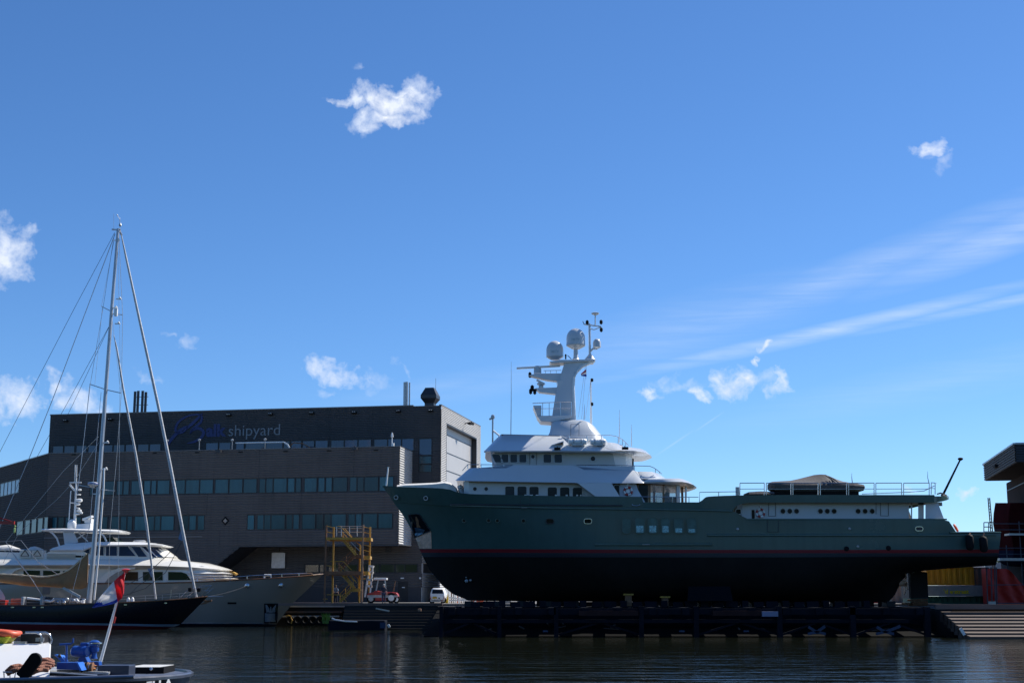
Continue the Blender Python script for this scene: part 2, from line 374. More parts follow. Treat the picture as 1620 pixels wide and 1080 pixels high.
u2, z_par = fr(629.6, 706.5, 0); uLL = fr(78, 715, 0)[0]
z_sof = fr(500, 862, 0)[1]
uG = fr(667, 900, v_u)[0]
z_split = fr(680, 812, v_u)[1]
# solid cores (just behind the cladding)
def corebox(u0, u1, v0, v1, z0, z1, mb):
    p = [W3(u, v, z) for z in (z0, z1) for (u, v) in ((u0, v0), (u1, v0), (u1, v1), (u0, v1))]
    mb.add(p, [(0, 1, 2, 3), (4, 5, 6, 7), (0, 1, 5, 4), (1, 2, 6, 5), (2, 3, 7, 6), (3, 0, 4, 7)])
ve = sd(760, 675, uR)[0]
E = .03
mb = MB(); corebox(uR + .75, uL - E, v_u + E, ve - E, z_split, zT, mb)
corebox(E, uLL - E, E, v_u + 6, z_sof, z_par - .02, mb)
uD = fr(381, 860.7, 0)[0]; uDb = uD + (fr(346, 890.4, 0)[0] - uD) / (z_sof - fr(346, 890.4, 0)[1]) * z_sof
corebox(uDb, uLL - E, E, v_u + 6, 0, z_sof, mb)
corebox(uG + E, uLL - E, v_u + E, v_u + 40, 0, z_split, mb)
p = [W3(uD, E, z_sof), W3(uDb, E, 0), W3(uDb, v_u + 1, 0), W3(uD, v_u + 1, z_sof)]
mb.add(p, [(0, 1, 2, 3)]); mb.add([W3(uD, E, z_sof), W3(uDb, E, z_sof), W3(uDb, E, 0)], [(0, 1, 2)])
mb.build('wall_core', M['plinth'], bld)
# window bands: (px0,px1,ytop,ybot,v plane, mat)
bands = []
def band_z(pxm, y0, y1, v): return fr(pxm, y1, v)[1], fr(pxm, y0, v)[1]
zA = band_z(400, 755.8, 780.6, 0); zB = band_z(500, 811.8, 837.6, 0); zG = band_z(580, 891.2, 906, v_u)
zD = (z_par + .02, fr(560, 694, v_u)[1])
uA = (fr(628, 768, 0)[0], fr(142, 768, 0)[0]); uB1 = (fr(622.5, 825, 0)[0], fr(390.5, 825, 0)[0]); uB2 = (fr(324, 825, 0)[0], uLL)
uGb = (fr(662, 900, v_u)[0], fr(481, 900, v_u)[0])
def rect_wall(mb, u0, u1, v, z0, z1, holes, pitch):
    """horizontal strips of ribbed sheet leaving the holes open. holes: (ua,ub,za,zb)"""
    zs = sorted(set([z0, z1] + [h[2] for h in holes if z0 < h[2] < z1] + [h[3] for h in holes if z0 < h[3] < z1]))
    for a, b in zip(zs, zs[1:]):
        hs = sorted([h for h in holes if h[2] <= a + 1e-6 and h[3] >= b - 1e-6]); cur = u0
        for h in hs + [(u1, u1, 0, 0)]:
            if h[0] > cur + 1e-4: clad(mb, W3(cur, v, 0), UD, -VD, h[0] - cur, a, b, pitch)
            cur = max(cur, h[1])
mb = MB()
holesL = [(uA[0], uA[1], *zA), (uB1[0], uB1[1], *zB), (uB2[0], uB2[1], *zB)]
rect_wall(mb, 0, uLL, 0, z_sof, z_par, holesL, .27)
# below the soffit, left of the raking edge: strips that follow it
nst = 14
for i in range(nst):
    za, zb = z_sof * i / nst, z_sof * (i + 1) / nst; us = uD + (uDb - uD) * (1 - (za + zb) / 2 / z_sof)
    clad(mb, W3(us, 0, 0), UD, -VD, uLL - us, za, zb, .27)
mb.build('lower_wall', M['clad_low'], bld)
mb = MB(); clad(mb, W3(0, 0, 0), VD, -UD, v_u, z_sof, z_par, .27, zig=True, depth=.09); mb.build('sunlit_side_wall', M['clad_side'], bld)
# parapet cap and soffit trim
mb = MB(); mb.bar(W3(-.06, .1, z_par + .05), W3(uLL, .1, z_par + .05), .4, .08); mb.bar(W3(.1, 0, z_par + .052), W3(.1, v_u, z_par + .052), .3, .08)
mb.bar(W3(-.08, v_u + .1, zT + .06), W3(uL + .05, v_u + .1, zT + .06), .4, .12); mb.bar(W3(uR + .1, v_u, zT + .063), W3(uR + .1, ve, zT + .063), .3, .12)
mb.build('parapet_cap', mat('cap_grey', (.16, .16, .165), .5, .2), bld)
mb = MB(); mb.bar(W3(0, .0, z_sof - .06), W3(uD, .0, z_sof - .06), .18, .12); mb.bar(W3(uD, -.02, z_sof - .02), W3(uDb, -.02, 0), .12, .10); mb.build('soffit_trim', M['steel_dark'], bld)
# upper wall
mb = MB()
uD1 = (fr(655.5, 700, v_u)[0], fr(325, 700, v_u)[0]); uD2 = (fr(262, 705, v_u)[0], uL - .15)
uE = (fr(684, 720, v_u)[0], fr(662, 720, v_u)[0]); zE = (fr(672, 763, v_u)[1], fr(672, 692.5, v_u)[1])
rect_wall(mb, uR, uL, v_u, z_par, zT, [(uE[0], uE[1], z_par, zE[1]), (uD1[0], uD1[1], *zD), (uD2[0], uD2[1], *zD)], .2)
rect_wall(mb, uR, 0, v_u, z_split, z_par, [(uE[0], uE[1], zE[0], z_par)], .2)
mb.build('upper_wall', M['clad_up'], bld)
for px in (140, 263, 390, 521, 590):
    u, z = fr(px, 660, v_u); mb = MB(); mb.bar(W3(u, v_u - .05, z_par + .9), W3(u, v_u - .05, zT), .05, .03); mb.build('panel_joint', M['plinth'], bld)
for px, z0_, z1_ in ((125, zA[1], z_par), (330, zB[1], zA[0]), (410, zA[1], z_par), (560, zA[1], z_par), (478, zB[1], zA[0]), (352, z_sof, zB[0])):
    u, z = fr(px, 740, 0); mb = MB(); mb.bar(W3(u, -.05, z0_), W3(u, -.05, z1_), .05, .03); mb.build('panel_joint', M['plinth'], bld)
# ground floor wall
mb = MB(); zP = fr(600, 929, v_u)[1]
uDr = (fr(646, 935, v_u)[0], fr(630, 935, v_u)[0]); zDr = fr(638, 919.5, v_u)[1]
rect_wall(mb, uG, uDb + 8, v_u, zP, z_split, [(uGb[0], uGb[1], *zG), (uDr[0], uDr[1], zP, zDr)], .27)
mb.build('ground_floor_wall', M['clad_low'], bld)
mb = MB(); mb.prism([W3(uG, v_u - .05, 0), W3(uDr[0], v_u - .05, 0), W3(uDr[0], v_u - .05, zP), W3(uG, v_u - .05, zP)], VD * .1)
mb.prism([W3(uDr[1], v_u - .05, 0), W3(uDb + 8, v_u - .05, 0), W3(uDb + 8, v_u - .05, zP), W3(uDr[1], v_u - .05, zP)], VD * .1); mb.build('dark_plinth', M['plinth'], bld)
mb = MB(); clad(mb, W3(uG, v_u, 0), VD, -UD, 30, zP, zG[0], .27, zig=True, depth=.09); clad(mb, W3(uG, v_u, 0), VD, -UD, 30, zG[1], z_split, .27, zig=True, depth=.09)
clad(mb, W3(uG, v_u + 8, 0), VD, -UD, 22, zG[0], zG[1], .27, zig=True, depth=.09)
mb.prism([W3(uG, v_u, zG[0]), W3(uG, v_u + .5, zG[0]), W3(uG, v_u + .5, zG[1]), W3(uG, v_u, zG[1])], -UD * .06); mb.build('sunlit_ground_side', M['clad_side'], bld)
mb = MB(); mb.prism([W3(uG, v_u - .06, 0), W3(uG, v_u + 30, 0), W3(uG, v_u + 30, zP), W3(uG, v_u - .06, zP)], -UD * .1); mb.build('concrete_plinth', M['concrete'], bld)
mb = MB(); mb.prism([W3(uDr[0], v_u + .01, 0), W3(uDr[1], v_u + .01, 0), W3(uDr[1], v_u + .01, zDr), W3(uDr[0], v_u + .01, zDr)], VD * .05); dr = mb.build('door', mat('dark_door', (.02, .018, .018), .5), bld)
mb = MB(); q = W3((uDr[0] + uDr[1]) / 2, v_u - .0, zDr * .72); mb.bar(q - UD * .16, q + UD * .16, .03, .1); mb.build('door_sign', M['white2'], dr)
# side hall wall with the big door
vd0, zd0 = sd(706, 671, uR); vd1, zd1 = sd(753.7, 692, uR); zdt = (zd0 + zd1) / 2
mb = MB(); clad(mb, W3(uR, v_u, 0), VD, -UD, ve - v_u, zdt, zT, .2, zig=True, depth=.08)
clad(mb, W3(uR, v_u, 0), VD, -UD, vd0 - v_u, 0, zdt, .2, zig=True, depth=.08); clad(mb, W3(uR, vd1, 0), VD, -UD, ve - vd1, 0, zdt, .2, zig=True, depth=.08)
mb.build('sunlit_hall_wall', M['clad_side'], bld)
mb = MB(); mb.prism([W3(uR + .6, vd0 - .2, 0), W3(uR + .6, vd1 + .2, 0), W3(uR + .6, vd1 + .2, zdt + .2), W3(uR + .6, vd0 - .2, zdt + .2)], UD * .1)
z = zdt - 1.0
while z > 1: mb.bar(W3(uR + .57, vd0, z), W3(uR + .57, vd1, z), .03, .07, mi=1); z -= 2.1
hd = mb.build('hangar_door', [M['door_grey'], M['steel_dark']], bld)
mb = MB()
for vv in (vd0, vd1): mb.prism([W3(uR - .05, vv, 0), W3(uR + .6, vv, 0), W3(uR + .6, vv, zdt), W3(uR - .05, vv, zdt)], VD * (.12 if vv == vd0 else -.12))
mb.prism([W3(uR - .05, vd0, zdt), W3(uR + .6, vd0, zdt), W3(uR + .6, vd1, zdt), W3(uR - .05, vd1, zdt)], (0, 0, -.12)); mb.build('door_surround', M['steel_dark'], bld)
mb = MB(); q = W3(uR - .1, sd(734, 670, uR)[0], sd(734, 670, uR)[1]); mb.bar(q, q - UD * .9 + Vector((0, 0, .2)), .1); mb.bar(q - UD * .6 - VD * .4, q - UD * .9 + VD * .5, .35, .25); mb.build('floodlight', M['black'], bld)
# windows
def window(u0, u1, v, z0, z1, m, fw=.07):
    f = MB(); d = .10
    for (a, b, c, e) in ((u0, u1, z0, z0 + fw), (u0, u1, z1 - fw, z1), (u0, u0 + fw, z0 + fw, z1 - fw), (u1 - fw, u1, z0 + fw, z1 - fw)):
        f.prism([W3(a, v - .03, c), W3(b, v - .03, c), W3(b, v - .03, e), W3(a, v - .03, e)], VD * .06)
    fo = f.build('window', M['frame'], bld)
    g = MB(); g.prism([W3(u0 + fw, v + .0, z0 + fw), W3(u1 - fw, v + .0, z0 + fw), W3(u1 - fw, v, z1 - fw), W3(u0 + fw, v, z1 - fw)], VD * .02)
    g.build('pane', m, fo)
def panes(lst, v, zr, m, ym):
    for a, b in lst: window(fr(b, ym, v)[0] - .05, fr(a, ym, v)[0] + .05, v, zr[0] + .06, zr[1] - .06, m)
panA = [(143, 147), (165, 181), (185, 194), (195.5, 204), (208, 226), (228, 238), (239.5, 247), (249, 268), (274, 292.5), (294, 315), (316.5, 337), (340.5, 361), (363, 383.5), (385.5, 406), (410.5, 419.5), (421, 431.5), (433, 453.5), (455.5, 466), (468, 476), (481.5, 501), (503.5, 513.5), (515.5, 525), (527, 549), (553.5, 564), (565.5, 575), (576.5, 598), (600.5, 622)]
panes(panA, 0, zA, M['glass'], 768)
panB = [(391.5, 402), (407, 417), (418, 428), (429, 450.5), (453, 462.5), (464, 473), (478, 498.5), (500.5, 511), (513, 523), (524.5, 547), (551, 561.5), (563, 572), (574, 596.5), (598.5, 620.5)]
panes(panB, 0, zB, M['glass'], 825)
panB2 = [(92, 101), (104, 113), (118, 128), (132, 141), (160, 170), (176, 188), (191, 200), (201.5, 209), (213, 232), (234, 244), (245, 253.5), (255, 275), (283, 298), (299.5, 310), (313, 323)]
panes([(83, 90)] + panB2, 0, zB, M['glass'], 825)
panes([(326, 345), (347, 365), (373.5, 386), (388, 418), (421, 447), (449, 458), (461, 476.5), (479, 497), (499, 518.5), (524, 544), (545.5, 565.5), (567, 587), (592, 612.5), (614, 634.5), (636, 654.5)], v_u, zD, M['glass_blue'], 702)
panes([(84, 100), (102, 118), (121, 137), (140, 154), (160, 178), (180, 197), (199, 216), (218, 235), (237, 254)], v_u, zD, M['glass_blue'], 706)
panes([(483, 504), (506, 512), (520, 540), (545, 565), (567, 577), (579, 600), (602, 624), (626, 640), (641, 660)], v_u, zG, M['glass_low'], 900)
zE1 = fr(672, 720, v_u)[1]; zE2 = fr(672, 733.5, v_u)[1]; zE3 = fr(672, 747, v_u)[1]
window(uE[0] + .05, uE[1] - .05, v_u, zE1, zE[1] - .05, M['glass_blue']); window(uE[0] + .05, uE[1] - .05, v_u, zE2, zE1 - .05, M['glass']); window(uE[0] + .05, uE[1] - .05, v_u, zE3, zE2 - .05, M['glass'])
# spandrel below the left band with its ledge
zS = fr(250, 849, 0)[1]
mb = MB(); mb.bar(W3(uB2[0] + .2, -.06, zS), W3(uLL, -.06, zS), .1, .12); mb.build('ledge', bpy.data.materials['cap_grey'], bld)
# wing turning back to the left
WDir = Vector((-math.sin(R(33.3)), math.cos(R(33.3)), 0)); WN = Vector((-math.cos(R(33.3)), -math.sin(R(33.3)), 0))
WO = W3(uLL, 0, 0)
def wing(px, py):
    d = ray(px, py); k = (WO - CAMP).dot(WN) / d.dot(WN); p = CAMP + d * k - WO; return p.dot(WDir), p.z
def WG(s_, z, o=0): return WO + WDir * s_ + WN * o + Vector((0, 0, z))
mb = MB(); s0, zw1 = wing(31, 757); zw0 = wing(30, 779)[1]; s1 = 42; sB = wing(26, 825)[0]
def wstrip(a, b, c, e): clad(mb, WG(a, 0), WDir, WN, b - a, c, e, .27)
wstrip(0, 45, 0, zB[0]); wstrip(sB, 45, zB[0], zB[1]); wstrip(0, 45, zB[1], zw0); wstrip(0, s0, zw0, zw1); wstrip(0, 45, zw1, z_par)
mb.build('wing_wall', M['clad_wing'], bld)
mb = MB(); a = WG(0, 0, -.05); mb.prism([WG(0, 0, -.05), WG(45, 0, -.05), WG(45, z_par - .02, -.05), WG(0, z_par - .02, -.05)], -WN * 12); mb.build('wing_core', M['plinth'], bld)
mb = MB(); mb.bar(WG(0, z_par + .05, 0), WG(45, z_par + .05, 0), .3, .1); mb.build('wing_cap', M['galv'], bld)
def wwin(a, b, z0, z1, m):
    f = MB(); fw = .08
    for (p, q, c, e) in ((a, b, z0, z0 + fw), (a, b, z1 - fw, z1), (a, a + fw, z0 + fw, z1 - fw), (b - fw, b, z0 + fw, z1 - fw)):
        f.prism([WG(p, c, .04), WG(q, c, .04), WG(q, e, .04), WG(p, e, .04)], -WN * .08)
    fo = f.build('window', M['frame'], bld); g = MB(); g.prism([WG(a + fw, z0 + fw, .01), WG(b - fw, z0 + fw, .01), WG(b - fw, z1 - fw, .01), WG(a + fw, z1 - fw, .01)], -WN * .03); g.build('pane', m, fo)
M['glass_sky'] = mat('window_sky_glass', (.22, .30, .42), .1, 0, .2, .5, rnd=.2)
ww = (s1 - s0) / 16
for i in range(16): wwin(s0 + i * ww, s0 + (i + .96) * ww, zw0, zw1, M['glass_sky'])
for a, b in ((70, 76), (60, 68), (50, 58), (40, 48), (27, 37)):
    wwin(wing(b, 825)[0], wing(a, 825)[0], zB[0] + .06, zB[1] - .06, M['glass'])
# wall lights, vents, boxes
def wbox(px, py, v, w, h, d, name, m, tilt=0):
    u, z = fr(px, py, v); mb = MB(); c = W3(u, v - .045, z)
    mb.prism([c - UD * w / 2 - Vector((0, 0, h / 2)), c + UD * w / 2 - Vector((0, 0, h / 2)), c + UD * w / 2 + Vector((0, 0, h / 2)), c - UD * w / 2 + Vector((0, 0, h / 2))], -VD * d)
    return mb.build(name, m, bld)
for px, py in ((105, 666), (176, 664), (363, 657), (429, 655.5), (494, 654), (561, 653), (631, 651), (682, 650)):
    f = wbox(px, py, v_u, .55, .22, .35, 'wall_lamp', M['black']); u, z = fr(px, py, v_u); mb = MB()
    for s_ in (-.12, .12): mb.lathe(W3(u + s_, v_u - .42, z + .05), [(.001, 0), (.07, .01), (.07, .06)], 8)
    mb.build('lens', M['white2'], f)
for px, py in ((117, 719), (245, 716.5), (312, 715.5), (381, 714.7), (452, 714), (521, 713), (595, 712)): wbox(px, py, 0, .5, .1, .06, 'vent_slot', M['black'])
for px, py in ((350, 713), (564, 709)):
    u, z = fr(px, py, 0); mb = MB(); mb.bar(W3(u, 0, z), W3(u, -.8, z + .15), .08); mb.bar(W3(u - .3, -.75, z - .1), W3(u + .3, -.75, z - .1), .4, .3); mb.build('floodlight', M['steel_dark'], bld)
wbox(442, 886, v_u, 1.6, 1.75, .35, 'wall_cabinet', M['galv'])
for px in (438, 525, 615): 
    f = wbox(px, 869, v_u, .65, .65, .12, 'fan_grille', M['steel_dark']); u, z = fr(px, 869, v_u); mb = MB(); mb.torus(W3(u, v_u - .2, z), .2, .03); mb.build('fan_ring', M['plinth'], f)
wbox(637, 914, v_u, .35, .14, .2, 'door_lamp', M['white2'])
wbox(669 - 4, 914, v_u, .2, .2, .1, 'door_bell', M['white2'])
# diamond emblem
u, z = fr(357, 823.5, 0); c = W3(u, -.06, z); mb = MB()
mb.prism([c + Vector((0, 0, -.5)), c + UD * .48, c + Vector((0, 0, .5)), c - UD * .48], -VD * .05); em = mb.build('diamond_emblem', M['black'], bld); mb = MB()
for k in range(8):
    t = k * math.pi / 4; e = c - VD * .06 + (UD * math.cos(t) + Vector((0, 0, math.sin(t)))) * (.27 if k % 2 == 0 else .2)
    p = (UD * math.cos(t + 1.57) + Vector((0, 0, math.sin(t + 1.57)))) * .07; mid = c - VD * .06 + (e - (c - VD * .06)) * .65
    mb.prism([c - VD * .06, mid + p, e, mid - p], -VD * .02)
mb.build('star_motif', mat('pale_motif', (.42, .36, .30), .6), em)
# logo lettering
def logo_ribbon(pts, w, mb):
    P3 = []
    for (x, y) in pts: u, z = fr(240 + x / 5.4, 620 + y / 5.4, v_u); P3.append((u, z))
    xs = list(range(len(P3))); fu = pchip(xs, [p[0] for p in P3]); fz = pchip(xs, [p[1] for p in P3]); fw = pchip(xs, w)
    n = (len(P3) - 1) * 6; L_ = []; R_ = []
    for i in range(n + 1):
        t = i / 6; a = Vector((fu(t + .02), fz(t + .02))) - Vector((fu(t - .02), fz(t - .02)))
        if a.length < 1e-6: a = Vector((1, 0))
        a.normalize(); nn = Vector((-a.y, a.x)) * fw(t) / 2; q = Vector((fu(t), fz(t))); L_.append(q + nn); R_.append(q - nn)
    for i in range(n):
        mb.prism([W3(p.x, v_u - .06, p.y) for p in (L_[i], L_[i + 1], R_[i + 1], R_[i])], -VD * .05)
mb = MB()
logo_ribbon([(118, 485), (150, 430), (205, 365), (260, 318), (310, 290)], [.35, .40, .42, .36, .2], mb)
logo_ribbon([(310, 290), (290, 325), (250, 348), (218, 345), (206, 315), (222, 270), (268, 228), (330, 200), (395, 192), (432, 215), (425, 250), (385, 290), (345, 325), (330, 358)], [.2, .22, .25, .28, .30, .28, .25, .2, .2, .25, .3, .3, .28, .15], mb)
logo_ribbon([(437, 182), (400, 222), (350, 270), (300, 312)], [.12, .3, .38, .25], mb)
logo_ribbon([(330, 358), (352, 325), (395, 310), (432, 322), (446, 350), (430, 385), (385, 415), (340, 432), (305, 437)], [.1, .28, .36, .36, .38, .36, .3, .2, .08], mb)
mb.build('logo_letter', M['logo_blue'], bld)
def logo_text(txt, x0, x1, ytop, ybase, m, bold):
    ua, za = fr(x0, ybase, v_u); ub, zb = fr(x1, ybase, v_u); zt = fr((x0 + x1) / 2, ytop, v_u)[1]
    put_text(txt, W3(ua, v_u - .07, (za + zb) / 2), -UD, (0, 0, 1), ua - ub, zt - (za + zb) / 2, .03, 'lettering', m, bld, bold)
logo_text('alk', 326, 358.5, 670.5, 690.8, M['logo_blue'], .045)
logo_text('shipyard', 361.5, 443, 671.5, 694.5, M['logo_grey'], -.002)
# terrace behind the parapet
mb = MB(); corebox(0.2, uLL - .5, .3, v_u, z_par - .9, z_par - .8, mb); mb.build('terrace_floor', M['concrete'], bld)
for px, y0 in ((264, 696), (315, 695), (367, 695), (419, 694)):
    u, z = fr(px, 710, .5); zt = fr(px, y0 + 3, .5)[1]; mb = MB(); mb.tube([W3(u, .5, z_par - .8), W3(u, .5, zt)], .05); mb.lathe(W3(u, .5, zt), [(.06, 0), (.16, .08), (.17, .22), (.05, .3)], 10); mb.build('terrace_lamp', M['galv'], bld)
mb = MB(); pts = [(373, 700.5), (415, 699.6), (449, 699), (455, 703), (458, 708)]
mb.tube([W3(fr(a, b, 1.5)[0], 1.5, fr(a, b, 1.5)[1]) for a, b in pts], .09); mb.tube([W3(fr(a, b, 3.0)[0], 3.0, fr(a, b, 3.0)[1]) for a, b in ((459, 705), (464, 700), (478, 701), (491, 708))], .07, mi=1)
mb.build('terrace_awning_rail', [M['white2'], M['rust']], bld)
u, z = fr(620, 706, .6); mb = MB(); mb.tube([W3(u, .6, z_par), W3(u, .6, z_par + 1.2)], .06); mb.bar(W3(u - .1, .5, z_par + .3), W3(u - .1, .8, z_par + .3), .25, .4); mb.lathe(W3(u, .6, z_par + 1.1), [(.08, 0), (.16, .1), (.1, .4), (.02, .6)], 8); mb.build('roof_camera', M['white2'], bld)
# roof: aerials, flues, cowl
vr = v_u + 5
def rf(px, py, v=None): return fr(px, py, v if v else vr)
mb = MB(); zb = zT - .3
for px, y0, w in ((214, 619, .22), (219, 618, .20), (226, 618, .22), (231, 620, .2)):
    u, zt = rf(px, y0); mb.bar(W3(u, vr, zb + 1.0), W3(u, vr, zt), .30, .16)
for px in (217, 223, 229): u, zt = rf(px, 622); mb.tube([W3(u, vr + .3, zb), W3(u, vr + .3, zt)], .05)
u0 = rf(212, 640)[0]; u1 = rf(233, 640)[0]; zz = rf(222, 640)[1]; mb.bar(W3(u0, vr + .2, zz), W3(u1, vr + .2, zz), .06); mb.bar(W3(u0, vr + .2, zz + 1), W3(u1, vr + .2, zz + 1), .06)
mb.build('phone_antenna', M['steel_dark'], bld)
for px, y0, r in ((641, 604.5, .2), (643.5, 604, .16), (648, 605, .09)):
    u, zt = rf(px, y0); mb = MB(); mb.tube([W3(u, vr, zT - .2), W3(u, vr, zt)], r, 12); mb.build('flue_pipe', M['galv'], bld, 40)
u, zt = rf(681, 612.5); mb = MB(); vv = vr
prof = [(-.58, 0), (-.55, (zt - zT) * .35), (-.95, (zt - zT) * .55), (-.95, (zt - zT) * .68), (-.5, (zt - zT))]
rings = []
zz0 = zT - .1
for (a, h) in prof:
    a = -a; rings.append([W3(u + a, vv - a, zz0 + h), W3(u - a, vv - a, zz0 + h), W3(u - a, vv + a, zz0 + h), W3(u + a, vv + a, zz0 + h)])
mb.loft(rings); mb.build('exhaust_cowl', M['steel_dark'], bld)
u, zt = rf(687.5, 597); mb = MB(); mb.tube([W3(u, vr + .6, zT), W3(u, vr + .6, zt)], .025, 5); mb.build('whip_aerial', M['galv'], bld)
# ================================================================ green explorer yacht on the slip
YC = 117.0
yacht = thing('explorer_yacht', Vector((at(1100, 950, YC).x, YC, at(1100, 950, YC).z)), 'long dark green explorer yacht with white superstructure, hauled out on the slip cradle', 'yacht')
def P(px, py, hb): return at(px, py, YC - hb)
def Pm(px, py, hb):
    p = at(px, py, YC - hb); return Vector((p.x, 2 * YC - p.y, p.z))
def rowf(px, py, hb):
    fy = pchip(px, py); fh = pchip(px, hb); return px[0], px[-1], fy, fh
rows = [
 rowf([622, 660, 712, 780, 900, 1040, 1160, 1172, 1186, 1350, 1498, 1512, 1583], [793, 795.5, 799, 801, 803.5, 805.5, 808, 815, 821, 821, 821, 841.5, 841.5], [.12, 1.7, 3.3, 4.4, 4.85, 4.9, 4.9, 4.9, 4.9, 4.9, 4.8, 4.75, 4.35]),
 rowf([640, 680, 740, 820, 950, 1200, 1500, 1583], [818, 819, 821, 822, 824, 833, 848, 849], [.12, 1.5, 3.1, 4.3, 4.8, 4.85, 4.8, 4.4]),
 rowf([654, 700, 760, 840, 950, 1200, 1450, 1582], [843, 843, 843, 844, 845, 849, 856, 858], [.12, 1.4, 2.9, 4.2, 4.75, 4.85, 4.8, 4.35]),
 rowf([663.5, 710, 780, 870, 980, 1200, 1450, 1580.5], [868, 868, 868, 868.5, 868.8, 869.2, 869, 868.5], [.12, 1.2, 2.7, 4.0, 4.7, 4.85, 4.75, 4.25]),
 rowf([666, 712, 780, 870, 980, 1200, 1450, 1580], [873.6, 873.6, 873.6, 874, 874.2, 874.4, 874.2, 874], [.12, 1.15, 2.6, 3.95, 4.68, 4.83, 4.7, 4.2]),
 rowf([669, 715, 780, 870, 980, 1200, 1450, 1579.5], [880.5, 880.5, 880.5, 881, 881, 881, 880, 879.5], [.12, 1.05, 2.45, 3.85, 4.62, 4.8, 4.6, 4.1]),
 rowf([680, 725, 790, 880, 1000, 1250, 1450, 1577], [901, 901, 902, 903, 904, 904, 893, 889], [.12, .8, 2.0, 3.4, 4.4, 4.6, 4.0, 3.6]),
 rowf([700, 750, 810, 900, 1010, 1250, 1380, 1450, 1576], [926, 926, 927, 928, 929, 928, 919, 899, 892], [.12, .5, 1.5, 2.9, 3.9, 4.1, 3.2, 2.6, 2.6]),
 rowf([716, 760, 820, 910, 1020, 1250, 1380, 1445, 1575.5], [939, 940, 941, 942, 943, 943, 930, 903, 893], [.12, .35, .9, 2.0, 3.0, 3.0, 1.4, .9, 1.2]),
 rowf([742, 780, 850, 950, 1100, 1300, 1405, 1437, 1575], [949.5, 950, 950.5, 951, 951.5, 952, 952, 906, 893.5], [.10, .15, .3, .5, .6, .5, .12, .12, .15]),
]
def sample_row(r, t):
    a, b, fy, fh = r; px = a + (b - a) * t; return px, fy(px), fh(px)
NT = 110
ts = [0] + [((i / NT) ** 1.35) for i in range(1, NT)] + [1]
mb = MB()
grid = []
for r in rows: grid.append([sample_row(r, t) for t in ts])
mis = [0, 0, 0, 1, 2, 3, 3, 3, 3]
for side in (P, Pm):
    vs = []; fs = []; mi = []
    for r in grid: vs += [side(*q) for q in r]
    n = len(ts)
    for i in range(len(grid) - 1):
        b0 = len(mb.v)
        mb.add([side(*q) for q in grid[i]] + [side(*q) for q in grid[i + 1]], [(k, k + 1, n + k + 1, n + k) for k in range(n - 1)], mis[i])
near = [P(*r[-1]) for r in grid]; far = [Pm(*r[-1]) for r in grid]
for i in range(len(grid) - 1): mb.add([near[i], far[i], far[i + 1], near[i + 1]], [(0, 1, 2, 3)], mis[i])
kn = [P(*q) for q in grid[-1]]; kf = [Pm(*q) for q in grid[-1]]; n = len(kn)
mb.add(kn + kf, [(k, k + 1, n + k + 1, n + k) for k in range(n - 1)], 3)
dn = [P(q[0], q[1] + 1.5, q[2]) for q in grid[0]]; df = [Pm(q[0], q[1] + 1.5, q[2]) for q in grid[0]]
mb.add(dn + df, [(k, k + 1, n + k + 1, n + k) for k in range(n - 1)], 4)
hull = mb.build('hull', [M['green'], M['red_line'], M['boot'], M['anti'], M['deck']], yacht, 35)

def strip(cols, th=.12, both=True):
    """thin shell along the side; cols: (px, ylo, yhi, hblo, hbhi)"""
    m_ = MB()
    for side in ((P, Pm) if both else (P,)):
        rings = [[side(px, yl, hl), side(px, yh, hh), side(px, yh, hh - th), side(px, yl, hl - th)] for px, yl, yh, hl, hh in cols]
        m_.loft(rings)
    return m_
_, _, fR, hR = rows[0]
topf = pchip([605, 640, 706, 716, 725, 740, 799, 900, 1010, 1019, 1105, 1112, 1118, 1160, 1172, 1190], [768, 770, 772.6, 775.5, 779, 780.8, 782.3, 784.4, 785.2, 794, 794, 790, 785, 783.3, 783, 783])
hS = pchip([605, 640, 700, 760, 830, 1000, 1500], [.12, 2.0, 3.9, 4.75, 5.0, 5.0, 5.0])
def topy(px):
    if 1015 < px < 1017.5: return 785.3 + (px - 1015) * 3.5
    if 1017.5 <= px <= 1105: return 794
    if px <= 1015: return pchip([605, 640, 706, 716, 725, 740, 799, 900, 1015], [768, 770, 772.6, 775.5, 779, 780.8, 782.3, 784.4, 785.3])(px)
    return pchip([1105, 1110, 1115, 1119, 1160, 1190], [794, 791.5, 787, 785.2, 783.3, 783])(px)
cols = [(605, 768.5, 768, .11, .12), (613, 779.5, 768.4, .12, .5)]
pxs = [622, 626, 632, 640, 650, 660, 672, 685, 700, 712, 720, 730, 745, 760, 780, 800, 830, 860, 900, 950, 1000, 1014.9, 1016, 1017.6, 1030, 1060, 1104.9, 1107, 1110, 1112, 1115, 1117, 1120, 1130, 1145, 1160]
for px in pxs: cols.append((px, fR(px) + .3, topy(px), hR(px) + .02, hS(px)))
mb = strip(cols)
o = mb.build('bulwark', M['green'], yacht, 35)
